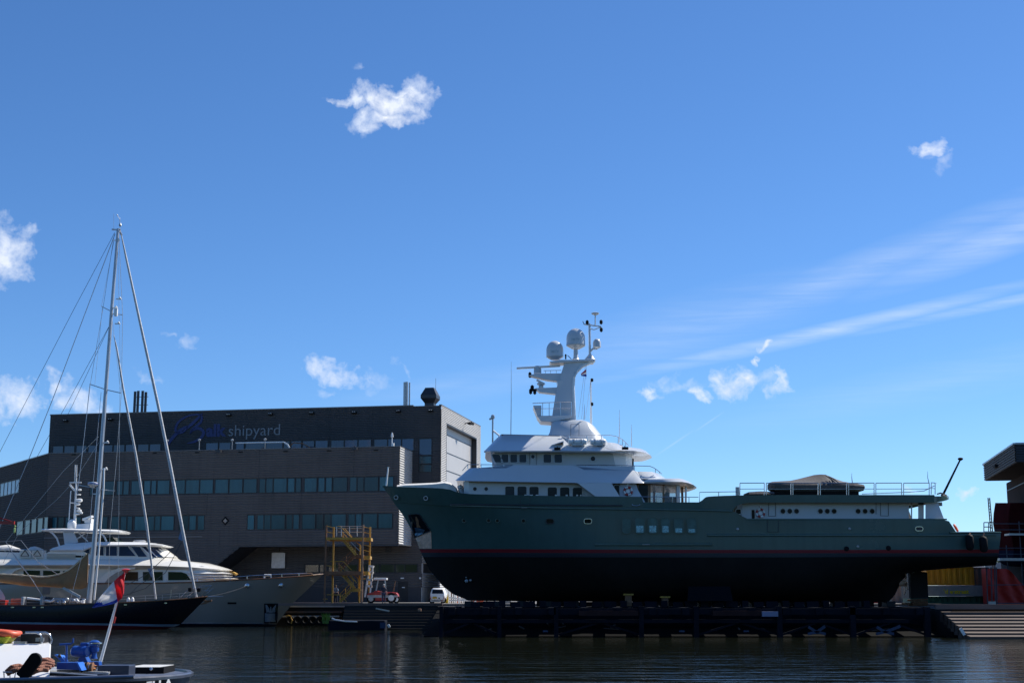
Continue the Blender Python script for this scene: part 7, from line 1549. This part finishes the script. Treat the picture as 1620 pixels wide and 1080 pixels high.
wire([(33, 854), (60, 888), (93, 909)], .03, -.5, -.5); wire([(9, 856), (30, 890), (54, 920)], .03, -.5, -.5); wire([(18, 871), (50, 915), (75, 955)], .03, -1, -1); wire([(8, 856), (33, 854)], .02, -.5, -.5); wire([(-10, 857), (8, 856)], .02)
wire([(286, 855), (262, 880), (232, 908), (200, 925)], .03, 0, -1, 'steel_dark'); wire([(287, 857), (262, 905), (230, 930), (195, 942)], .03, 0, -1, 'steel_dark'); wire([(240, 912), (220, 925), (205, 940)], .025, 0, -1, 'steel_dark')
# boom and sail cover
top = pchip([-60, 0, 45, 66, 80, 92, 108, 118, 128, 137, 141], [907, 908, 910.5, 912.5, 911, 908.5, 902, 894, 885, 876, 873]); bt = pchip([-60, 0, 45, 90, 120, 131, 136, 141], [920, 921, 926.5, 928.5, 931, 931.5, 930, 928])
mb = MB(); rings = []
for k in range(41):
    px = -58 + 198 * k / 40; a = ms(px, top(px)); b = ms(px, bt(px)); h = a.z - b.z; w = .22 + .05 * math.sin(k * 1.7); rings.append([Vector((a.x, YS - .03, a.z + .03 * math.sin(k * 2.9))), Vector((a.x, YS - w * .6, b.z + h * .75)), Vector((a.x, YS - w * (1.1 + .15 * math.sin(k * 1.1)), b.z + h * .4)), Vector((a.x, YS - w * .9, b.z + h * .12)), Vector((a.x, YS, b.z)), Vector((a.x, YS + w * .9, b.z + h * .12)), Vector((a.x, YS + w * 1.1, b.z + h * .4)), Vector((a.x, YS + w * .6, b.z + h * .75))])
mb.loft(rings); mb.build('sail_cover', M['tan'], sy, 60)
mb = MB(); mb.tube([ms(px, top(px) - .2, -.05 - .06 * math.sin(px)) for px in range(-55, 140, 6)], [.05 + .05 * abs(math.sin(px * .31)) for px in range(-55, 140, 6)], 6); mb.build('cover_lacing', mat('pale_canvas_edge', (.62, .52, .36), .85, 0, .1, 4), sy, 60)
mb = MB(); mb.bar(ms(100, 929), ms(127, 944), .16, .2); mb.build('boom_vang', M['alu'], sy)
# deck gear
random.seed(2)
def gear(px, y, w, h, m, name, Y=-1.5, bev=.05): c = ms(px, y, Y); mb = MB(); mb.box(c.x - w / 2, c.x + w / 2, c.y - .4, c.y + .4, c.z - h / 2, c.z + h / 2); return mb.build(name, M[m], sy, bevel=bev)
gear(62, 950, 2.2, .7, 'steel_dark', 'deck_box'); gear(28, 952, 1.0, .6, 'orange', 'orange_locker'); gear(37.5, 951.5, .22, .9, 'alu', 'cockpit_post', -2.2); gear(67.5, 951, .22, .9, 'alu', 'cockpit_post', -2.2); gear(104, 950, 2.8, .5, 'galv', 'coachroof', -.5)
gear(3, 954, .9, .6, 'red', 'red_locker', -2.2)
mb = MB(); mb.tube([ms(43, 945.8, -2), ms(60, 948, -2), ms(80, 951, -2), ms(86, 948.5, -2), ms(84, 946.5, -2)], .11, 8); mb.build('rolled_awning', M['white2'], sy, 60)
rings = [[ms(-20, 944, -1.5), ms(-20, 930, -1.5), ms(-20, 930, .5), ms(-20, 944, .5)], [ms(0, 947, -1.5), ms(0, 931, -1.5), ms(0, 931, .5), ms(0, 947, .5)], [ms(4, 948, -1.5), ms(4, 936, -1.5), ms(4, 936, .5), ms(4, 948, .5)], [ms(8, 949, -1.5), ms(8, 944, -1.5), ms(8, 944, .5), ms(8, 949, .5)]]
mb = MB(); mb.loft(rings); mb.build('spray_hood', WC, sy, 60)
for k in range(26):
    px = 92 + random.random() * 42; y = 948 + random.random() * 5; c = ms(px, y, -2 + random.random()); mb = MB(); r = .10 + random.random() * .12; mb.lathe(c, [(r * .4, -r), (r, -r * .4), (r, r * .4), (r * .4, r)], 9); mb.build('winch', M[random.choice(['galv', 'white2', 'chrome', 'steel_dark', 'alu'])], sy, 50)
for k, (px, y) in enumerate(((203, 950.5), (209.5, 950.3))): c = ms(px, y, -.8); mb = MB(); mb.lathe(c, [(.12, -.35), (.16, -.25), (.16, .15), (.1, .3), (.02, .36)], 12); mb.build('deck_ventilator', M['white2'], sy, 50)
mb = MB()
for px in range(-40, 330, 27):
    hb = srows[0][3](px) - .1 if px < 325 else .1; mb.tube([U_(px, srows[0][2](px), hb), U_(px, srows[0][2](px) - 9.5, hb)], .018, 5)
for dy in (9.3, 5): mb.tube([U_(px, srows[0][2](px) - dy, srows[0][3](px) - .1) for px in range(-40, 318, 10)], .012, 4)
mb.build('lifeline', M['galv'], sy)
mb = MB()
for a in (((295, 944), (318, 926), (335, 925)), ((300, 945), (307, 931), (335, 925.5)), ((317, 945), (334, 926)), ((322, 944), (337, 930)), ((300, 930), (313, 931)), ((320, 934), (332, 933)), ((286, 944), (297, 933)), ((270, 945), (271, 932))): mb.tube([ms(x, y, -.2) for x, y in a], .022, 5)
mb.build('bow_pulpit', M['chrome'], sy)
for px, y in ((300.5, 932), (314.5, 932.5)): mb = MB(); mb.lathe(ms(px, y, -.3), [(.05, -.2), (.18, -.12), (.18, .15), (.05, .2)], 9); mb.build('furler_drum', M['black'], sy)
mb = MB(); mb.tube([ms(330, 943.5), ms(353, 942.7)], [.10, .03], 6); mb.build('bowsprit', M['galv'], sy)
mb = MB(); mb.tube([ms(319, 949), ms(328, 950), ms(335, 949)], .07); mb.prism([ms(316, 956), ms(325, 950), ms(335, 948), ms(334, 951), ms(324, 955)], (0, .2, 0)); mb.build('bow_anchor', M['rust'], sy)
# end of a red boom poking in at the left
t = thing('red_spar', at(5, 826, 124).xyz, 'red spar end entering the picture from the left edge', 'spar')
mb = MB(); mb.bar(at(-40, 826, 124), at(23, 826.5, 124), .2, .26); mb.tube([at(-30, 814, 124), at(2, 819.5, 124), at(20, 825, 124)], .06); mb.build('spar', M['red'], t)
mb = MB(); mb.tube([at(23, 831, 124), at(24.5, 833, 124)], .06); mb.lathe(at(22.5, 843, 124), [(.04, 0), (.09, .1), (.08, .4), (.03, .5)], 8); mb.build('hanging_shackle', mat('pale_green_float', (.45, .60, .20), .5), t)
# ================================================================ near workboat with the name ELLA
YB0 = 39.6; HBm = 2.9; DZ = .80
bx = lambda px, Y: at(px, 1060, Y).x
barge = thing('workboat', (bx(100, YB0), YB0, 0), 'dark blue black workboat in the near left corner with white lettering on its rounded end', 'workboat')
xt = bx(298, 39.5); xs = bx(200, 36.8)
def bplan(off, z, n=14):
    pts = []; L_ = 3.2
    pts.append(Vector((-26, YB0 - HBm - off, z))); pts.append(Vector((xt - L_ - 3, YB0 - HBm - off, z)))
    for k in range(n + 1): a = R(-90 + 180 * k / n); pts.append(Vector((xt - L_ + (L_ + off) * math.cos(a) ** .8 if math.cos(a) > 1e-6 else xt - L_, YB0 + (HBm + off) * math.sin(a), z)))
    pts.append(Vector((xt - L_ - 3, YB0 + HBm + off, z))); pts.append(Vector((-26, YB0 + HBm + off, z))); return pts
mb = MB(); mb.loft([bplan(-.9, -.6), bplan(-.35, .05), bplan(-.08, .55), bplan(-.02, DZ)]); mb.build('hull', M['barge'], barge, 40)
mb = MB(); mb.loft([bplan(.0, DZ - .06), bplan(.05, DZ - .05), bplan(.05, DZ + .02), bplan(.0, DZ + .06), bplan(-.12, DZ + .055), bplan(-.14, DZ - .05)], False, False); mb.build('rubbing_band', mat('barge_gunwale', (.05, .06, .085), .35, 0, .3, 3, coat=.3), barge, 40)
mb = MB(); mb.loft([bplan(-.13, DZ - .02), bplan(-.13, DZ + .004)]); mb.build('deck', M['barge_deck'], barge)
mb = MB(); mb.tube([at(0, 1074.5, 36.55), at(120, 1072, 36.55), at(212, 1069.5, 36.6)], .05, 8); mb.build('side_fender_bar', mat('shiny_bar', (.22, .24, .30), .2, .5, .1, 4), barge)
# name lettering on the curved side: measure two points on the hull
def on_side(px, py):
    best = None
    for k in range(400):
        a = R(-90 + 90 * k / 400); 
        p = Vector((xt - 3.2 + 3.2 * max(0, math.cos(a)) ** .8, YB0 + HBm * math.sin(a), 0)); q = 810 + p.x / p.y * F * 1.0
        d = ray(px, py); e = abs(p.x / p.y - d.x / d.y)
        if best is None or e < best[0]: best = (e, p)
    p = best[1]; d = ray(px, py); return Vector((p.x, p.y, EYE + d.z / d.y * p.y))
a = on_side(230, 1087); b = on_side(272, 1083.5); dirn = (Vector((b.x, b.y, 0)) - Vector((a.x, a.y, 0))); wid = dirn.length
vs, fs = text_mesh('ELLA', 1.0, .02, .025); x0 = min(v.x for v in vs); x1 = max(v.x for v in vs); y1 = max(v.y for v in vs)
mb = MB(); hgt = .235
def curved(u, zz, d):
    px = 230 + (271 - 230) * u; p = on_side(px, 1080); q = on_side(px + 1, 1080); t = (q - p); t.z = 0; t.normalize(); n = Vector((t.y, -t.x, 0)); return Vector((p.x, p.y, 0)) + n * (.05 + d) + Vector((0, 0, zz))
mb.add([curved((v.x - x0) / (x1 - x0), .49 + v.y / y1 * hgt + .035 * (v.x - x0) / (x1 - x0), v.z * .5) for v in vs], fs); mb.build('name_lettering', M['white2'], barge)
# sloping white deckhouse
wh = MB(); L0 = -26; r1 = at(79, 1050, 37.9)
A1 = Vector((at(79, 1060, 37.55).x, 37.55, DZ)); A0 = Vector((L0, 37.55, DZ)); B1 = at(81, 1018, 39.4); B0 = Vector((L0, 39.4, B1.z)); C1 = Vector((B1.x * 41.0 / 39.4 - .1, 41.0, B1.z + .02)); C0 = Vector((L0, 41.0, B1.z + .02)); D1 = Vector((A1.x * 41.4 / 37.55 - .1, 41.4, DZ)); D0 = Vector((L0, 41.4, DZ))
wh.loft([[A0, B0, C0, D0], [A1, B1, C1, D1]]); wh.build('deckhouse', M['white2'], barge, bevel=.03)
topz = B1.z
mb = MB()
for x0_, x1_ in ((at(32, 1008, 39.7).x, at(66, 1008, 39.7).x),): 
    mb.box(x0_, x1_, 39.7, 40.3, topz, topz + .26)
mb.build('roof_box', mat('black_roof_box', (.015, .013, .013), .5), barge, bevel=.03)
for px, Y in ((66, 39.55), (81, 39.6)):
    mb = MB(); e = at(px, 1004, Y); mb.tube([Vector((e.x - .45, Y, topz + .30)), Vector((e.x - .16, Y, topz + .30)), Vector((e.x - .03, Y, topz + .24)), Vector((e.x + .02, Y, topz + .1)), Vector((e.x, Y, topz))], .028, 8); mb.build('grab_rail', M['chrome'], barge, 60)
for px in (60, 67): p = at(px, 1011, 39.5); mb = MB(); mb.box(p.x - .05, p.x + .05, 39.45, 39.5, p.z - .05, p.z + .05); mb.build('roof_lamp', M['galv'], barge)
mb = MB(); p = at(31, 1016, 39.5); mb.box(p.x - .16, p.x + .16, 39.5, 39.7, topz, topz + .06); mb.build('roof_bracket', M['galv'], barge)
# horseshoe float on a yellow bag
t = thing('rescue_float', at(5, 1016, 38.4).xyz, 'orange rescue float with grey straps lying on a yellow bag on the white roof', 'life float')
mb = MB(); c = at(8, 1001, 39.7); mb.tube([Vector((c.x - .9, 39.7, c.z)), Vector((c.x - .3, 39.6, c.z + .01)), Vector((c.x + .1, 39.5, c.z - .01)), Vector((c.x + .28, 39.7, c.z - .04)), Vector((c.x + .30, 40.0, c.z - .02)), Vector((c.x - .4, 40.4, c.z))], [.10, .11, .11, .085, .08, .1], 12); mb.build('float', M['orange'], t, 60)
mb = MB(); s0 = Vector((c.x - .15, 39.6, c.z)); mb.lathe(s0, [(.118, -.03), (.122, 0), (.118, .04)], 14, 'X'); mb.build('strap', M['galv'], t, 60)
t2 = thing('yellow_bag', at(8, 1018, 39.6).xyz, 'bright yellow bag on the white workboat roof below the orange float', 'bag')
mb = MB(); z1 = c.z - .09; mb.loft([[Vector((c.x - .9, 39.45, topz)), Vector((c.x + .10, 39.45, topz)), Vector((c.x + .10, 40.0, topz)), Vector((c.x - .9, 40.0, topz))], [Vector((c.x - .95, 39.4, z1)), Vector((c.x + .24, 39.4, z1)), Vector((c.x + .24, 40.05, z1)), Vector((c.x - .95, 40.05, z1))]]); mb.build('bag', mat('bright_yellow_bag', (.42, .44, .02), .6, 0, .15, 5, .01, 10), t2, bevel=.03)
# coil of brown rope in a hoop basket, black fender plank
t = thing('rope_coil', at(35, 1064, 37.6).xyz, 'coiled thick brown rope heaped in a hoop basket beside the white deckhouse', 'rope'); random.seed(4)
def ropepath(pts, r=.045):
    mb = MB(); P_ = [Vector(p) for p in pts]; fx = [pchip(list(range(len(P_))), [p[i] for p in P_]) for i in range(3)]; n = (len(P_) - 1) * 14; path = [Vector([f(k / 14) for f in fx]) for k in range(n + 1)]
    for s_ in range(3):
        tw = []
        for k, p in enumerate(path):
            d = (path[min(k + 1, n)] - path[max(k - 1, 0)]).normalized(); u = d.cross(Vector((0, 0, 1))).normalized(); v = u.cross(d); a_ = k * .75 + s_ * 2.094; tw.append(p + (u * math.cos(a_) + v * math.sin(a_)) * r * .55)
        mb.tube(tw, r * .62, 6)
    mb.build('rope_strand', M['rope'], t, 70)
for (a, y0, b, y1, m_, dy) in ((10, 1062, 40, 1058, 1052.5, 0), (12, 1065, 52, 1060, 1057, -.1), (20, 1062, 38, 1054, 1054, .15), (38, 1060, 84, 1049, 1043, .3), (48, 1062, 85, 1052, 1049, .15), (52, 1063.5, 80, 1055, 1054, 0), (55, 1058, 78, 1046, 1044, .4), (60, 1052, 84, 1047, 1042.5, .5), (50, 1064, 76, 1059, 1058.5, -.1)):
    ropepath([at(a, y0, 36.95 + dy), at(a + (b - a) * .3, m_ + 2, 36.85 + dy), at(a + (b - a) * .65, m_, 37.0 + dy), at(b, y1, 37.05 + dy)], .055)
mb = MB(); ctr = at(20, 1061.5, 37.0); mb.torus(ctr, .20, .016, 28, 6, 'Z'); mb.T = None
hp = [Vector((ctr.x + .21 * math.cos(k) * 1.0, ctr.y + .3 * math.sin(k), ctr.z)) for k in [2 * math.pi * i / 24 for i in range(25)]]
mb = MB(); mb.tube(hp, .018, 6)
for k in (3, 9, 15, 21): mb.tube([hp[k], Vector((hp[k].x * 1 + (ctr.x - hp[k].x) * .15, hp[k].y, DZ + .02))], .014, 5)
mb.build('hoop_basket', M['galv'], t)
mb = MB(); a = at(33, 1072, 36.6); b = at(55, 1042, 36.5); d_ = (b - a).normalized(); u = Vector((d_.z, 0, -d_.x)); rings = []
w = .17; poly = [a - u * w, b - u * w * .9 - d_ * .05]
for k in range(7): an = R(180 - 30 * k); poly.append(b + u * w * .9 * -math.cos(an - math.pi) * -1 * 1 + d_ * w * .6 * math.sin(an))
poly = [a - u * w, a + u * w, b + u * w] + [b + u * w * math.cos(R(18 * k)) + d_ * w * .9 * math.sin(R(18 * k)) for k in range(1, 10)] + [b - u * w]
mb.prism(poly, (0, .14, 0)); tag(mb.build('fender_board', M['black'], None, bevel=.02), 'black rounded fender board leaning in front of the brown rope', 'fender')
# ladder-shaped bracket leaning on the white panel: hand rail whose shadow falls there
# blue winch set
w_ = thing('anchor_winch', at(125, 1062, 39).xyz, 'blue electric anchor winch with motor, gearbox and cable drums on the workboat deck', 'winch'); Bm = M['blue']
YW = 38.6
c = at(127, 1029.5, YW)
mb = MB(); rr = .145; prof = [(.05, -.30), (rr * .8, -.29), (rr, -.25), (rr, -.10)]
mb.T = Matrix.Translation(c) @ Matrix.Rotation(R(62), 4, 'Z')
prof2 = [(.04, -.30), (rr * .85, -.29), (rr, -.25)]
for k in range(8): prof2 += [(rr, -.22 + k * .05), (rr * .93, -.205 + k * .05), (rr, -.19 + k * .05)]
prof2 += [(rr, .20), (rr * .8, .24), (.05, .25)]
mb.lathe((0, 0, 0), prof2, 24, 'Y'); mb.build('motor', Bm, w_, 30)
mb = MB(); p = at(134, 1022, YW); mb.box(p.x - .10, p.x + .09, YW - .08, YW + .12, p.z - .05, p.z + .10); mb.build('terminal_box', Bm, w_, bevel=.015)
mb = MB(); p0 = at(128, 1040, YW); 
mb.prism([at(124, 1040, YW - .05), at(133, 1036, YW - .05), at(139, 1048, YW - .05), at(137, 1054, YW - .05), at(122, 1054, YW - .05)], (0, .35, 0)); mb.build('motor_foot', Bm, w_, bevel=.015)
mb = MB(); p = at(148.5, 1041, YW); mb.lathe(Vector((p.x, YW, p.z)), [(.10, 0), (.075, .06), (.075, .16), (.11, .18), (.13, .24), (.11, .30), (.13, .33), (.12, .40), (.14, .43), (.09, .47), (.03, .48)], 16); mb.build('gearbox', Bm, w_, 40)
mb = MB(); mb.lathe(Vector((p.x + .05, YW, p.z + .36)), [(.03, 0), (.16, .03), (.16, .05), (.03, .08)], 12); mb.build('hand_wheel', M['chrome'], w_, 40)
mb = MB(); mb.prism([at(118, 1046, YW + .1), at(156, 1046, YW + .1), at(157, 1053, YW + .1), at(118, 1055, YW + .1)], (0, .3, 0)); mb.build('base_frame', Bm, w_, bevel=.01)
mb = MB(); mb.prism([at(90, 1047.3, YW - .9), at(120.5, 1047.3, YW - .9), at(127.5, 1059.3, YW - .9), at(89, 1058, YW - .9)], (0, .45, 0)); mb.build('guard_cover', Bm, w_, bevel=.015)
mb = MB(); mb.prism([at(120.5, 1047.3, YW - .93), at(123, 1047.5, YW - .93), at(129.5, 1060, YW - .93), at(126, 1060, YW - .93)], (0, .5, 0)); mb.prism([at(86, 1035, YW - .2), at(96, 1036, YW - .2), at(103, 1046, YW - .2), at(98, 1047, YW - .2)], (0, .3, 0)); mb.build('guard_edge', mat('bright_blue_edge', (.03, .16, .60), .35), w_)
mb = MB(); mb.tube([at(104.8, 1048, YW - .5), at(105.2, 1018.5, YW - .5)], .028, 8); mb.tube([at(94, 1018.8, YW - .5), at(112, 1017.8, YW - .5), at(115.5, 1015.5, YW - .5), at(115.7, 1009, YW - .5)], .025, 8); mb.build('crank_handle', Bm, w_, 60)
for px, r, mm in ((127, .13, 'galv'), (134, .14, 'black'), (138.5, .12, 'galv'), (143.5, .13, 'rust')):
    q = at(px, 1054.5, YW - .35); mb = MB(); mb.lathe(q, [(r * .4, -.10), (r, -.08), (r * .8, 0), (r, .06), (r * .4, .08)], 18, 'X'); mb.build('cable_drum', M[mm], w_, 30)
mb = MB(); mb.tube([at(143, 1049, YW - .3), at(148, 1052, YW - .3), at(153, 1053, YW - .2), at(150, 1058, YW - .3), at(144, 1056, YW - .4)], .035, 7); mb.build('orange_chain', mat('rusty_orange_chain', (.45, .16, .04), .7, 0, .4, 20), w_, 60)
mb = MB(); mb.tube([at(84, 1046, YW - .4), at(82.5, 1040, YW - .4), at(85, 1036, YW - .4), at(90, 1040, YW - .4)], .02, 6); mb.lathe(at(94, 1037, YW - .3), [(.03, -.04), (.05, 0), (.02, .06)], 8); mb.build('brake_lever', M['steel_dark'], w_)
# hatch, deck box, louvred lid
mb = MB(); Yh = 37.9; mb.loft([[at(153, 1060.5, Yh), at(209, 1064, Yh - .55), at(212.5, 1062.5, Yh - .2), at(156, 1059.5, Yh + .6)], [at(153, 1051.8, Yh), at(203.5, 1053, Yh - .2), at(211.5, 1052.3, Yh + .2), at(157, 1050, Yh + .8)]]); mb = MB()
x0, x1 = at(154, 1060, 38.2).x, at(204, 1060, 38.2).x
mb.box(x0, x1, 38.2, 38.85, DZ, at(180, 1052.0, 38.2).z); mb.build('deck_box', mat('deck_box_navy', (.035, .045, .075), .4, 0, .1, 3, coat=.2), barge, bevel=.02)
xa, xb = at(211, 1050, 40.2).x, at(268, 1050, 40.2).x; zl = at(240, 1055, 39.9).z
mb = MB(); mb.box(xa - .1, xb - .1, 40.0, 41.3, DZ, zl); mb.build('louvre_base', M['black'], barge)
mb = MB(); n = 13
for k in range(n): x = xa + (xb - xa - .1) * k / n; mb.prism([(x - .1, 39.98, zl), (x - .1 + .034, 39.98, zl), (x - .1 + .134, 41.3, zl), (x - .1 + .10, 41.3, zl)], (0, 0, .012))
mb.build('louvre_slats', M['white2'], barge)
p = at(239, 1058, 39.9); mb = MB(); mb.lathe(p, [(.03, -.03), (.05, 0), (.03, .05)], 10); mb.build('latch', M['chrome'], barge)
t = thing('gangway_board', at(120, 1063, 37.5).xyz, 'grey aluminium boarding plank lying flat along the workboat deck', 'gangplank')
mb = MB(); z = DZ + .10; pa = atz(70, 1061.5, z); pb = atz(78, 1056.5, z); pc = atz(176, 1063.2, z); pd = atz(172, 1067, z); mb.loft([[pa, pb, pc, pd], [q + Vector((0, 0, .055)) for q in (pa, pb, pc, pd)]]); mb.build('plank', mat('worn_aluminium', (.36, .37, .38), .45, .4, .3, 3, .004, 20), t, bevel=.01)
mb = MB()
for k in range(22): f = .45 + .53 * k / 22; a_ = pa + (pd - pa) * f; b_ = pb + (pc - pb) * f; mb.bar(a_ + Vector((0, 0, .06)), b_ + Vector((0, 0, .06)), .03, .012)
mb.build('plank_rib', M['galv'], t)
mb = MB(); mb.bar(atz(92, 1060, z + .08), atz(126, 1061, z + .08), .09, .05); mb.lathe(atz(122, 1060.5, z + .09), [(.05, 0), (.04, .05)], 8); mb.build('plank_hinge', M['steel_dark'], t)
# flagstaff and tricolour
fs_ = thing('flagstaff', at(158, 1049, 41).xyz, 'slanting white flagstaff on the workboat deck with a red knob', 'flagpole'); YFs = 41.0
mb = MB(); mb.tube([Vector((at(157, 1052, YFs).x, YFs, DZ)), at(158, 1049, YFs), at(198.5, 903, YFs)], [.05, .048, .032], 10); mb.build('staff', M['white2'], fs_, 60)
mb = MB(); mb.lathe(at(199, 903.5, YFs), [(.03, -.05), (.07, 0), (.13, .05), (.07, .08), (.01, .09)], 12); mb.build('knob', M['red'], fs_, 50)
mb = MB(); mb.tube([at(182.5, 975, YFs - .08), at(180, 985, YFs - .08)], .03); mb.tube([at(199, 905, YFs - .05), at(182, 970, YFs - .08), at(172, 1010, YFs - .05)], .008, 4); mb.build('halyard', M['red'], fs_)
topE = pchip([0, .12, .40, .72, 1], [0, 1, 2, 3, 4]); 
TE = [(197.5, 905), (189, 911), (177, 922.5), (160, 942), (146, 960)]; BE = [(195.5, 938), (193, 946), (183, 953.5), (166, 957), (146, 960.5)]
def ev(tab, s_): i = min(3, int(s_ * 4)); f = s_ * 4 - i; return (tab[i][0] * (1 - f) + tab[i + 1][0] * f, tab[i][1] * (1 - f) + tab[i + 1][1] * f)
mb = MB(); nx, ny = 28, 14; vs = []
for j in range(ny + 1):
    for i in range(nx + 1):
        s_ = i / nx; q = j / ny; a_ = ev(TE, s_); b_ = ev(BE, s_); px = a_[0] * (1 - q) + b_[0] * q; py = a_[1] * (1 - q) + b_[1] * q
        vs.append(at(px, py, YFs - .18 + .07 * math.sin(q * 9 + s_ * 5) * (.4 + s_) + .05 * math.sin(s_ * 17 + q * 3)))
for j in range(ny):
    for i in range(nx):
        s_ = (i + .5) / nx; q = (j + .5) / ny; ci = 0 if s_ < .44 else 1
        if s_ > .44 and q > .86: ci = 2
        if s_ > .74 + .16 * (1 - q): ci = 2
        k = j * (nx + 1) + i; mb.add([vs[k], vs[k + 1], vs[k + nx + 2], vs[k + nx + 1]], [(0, 1, 2, 3)], ci)
o = mb.build('flag', [FR, FW, FB], None, 80); tag(o, 'red white and blue flag drooping from the slanting staff', 'flag'); sf = o.modifiers.new('t', 'SOLIDIFY'); sf.thickness = .008
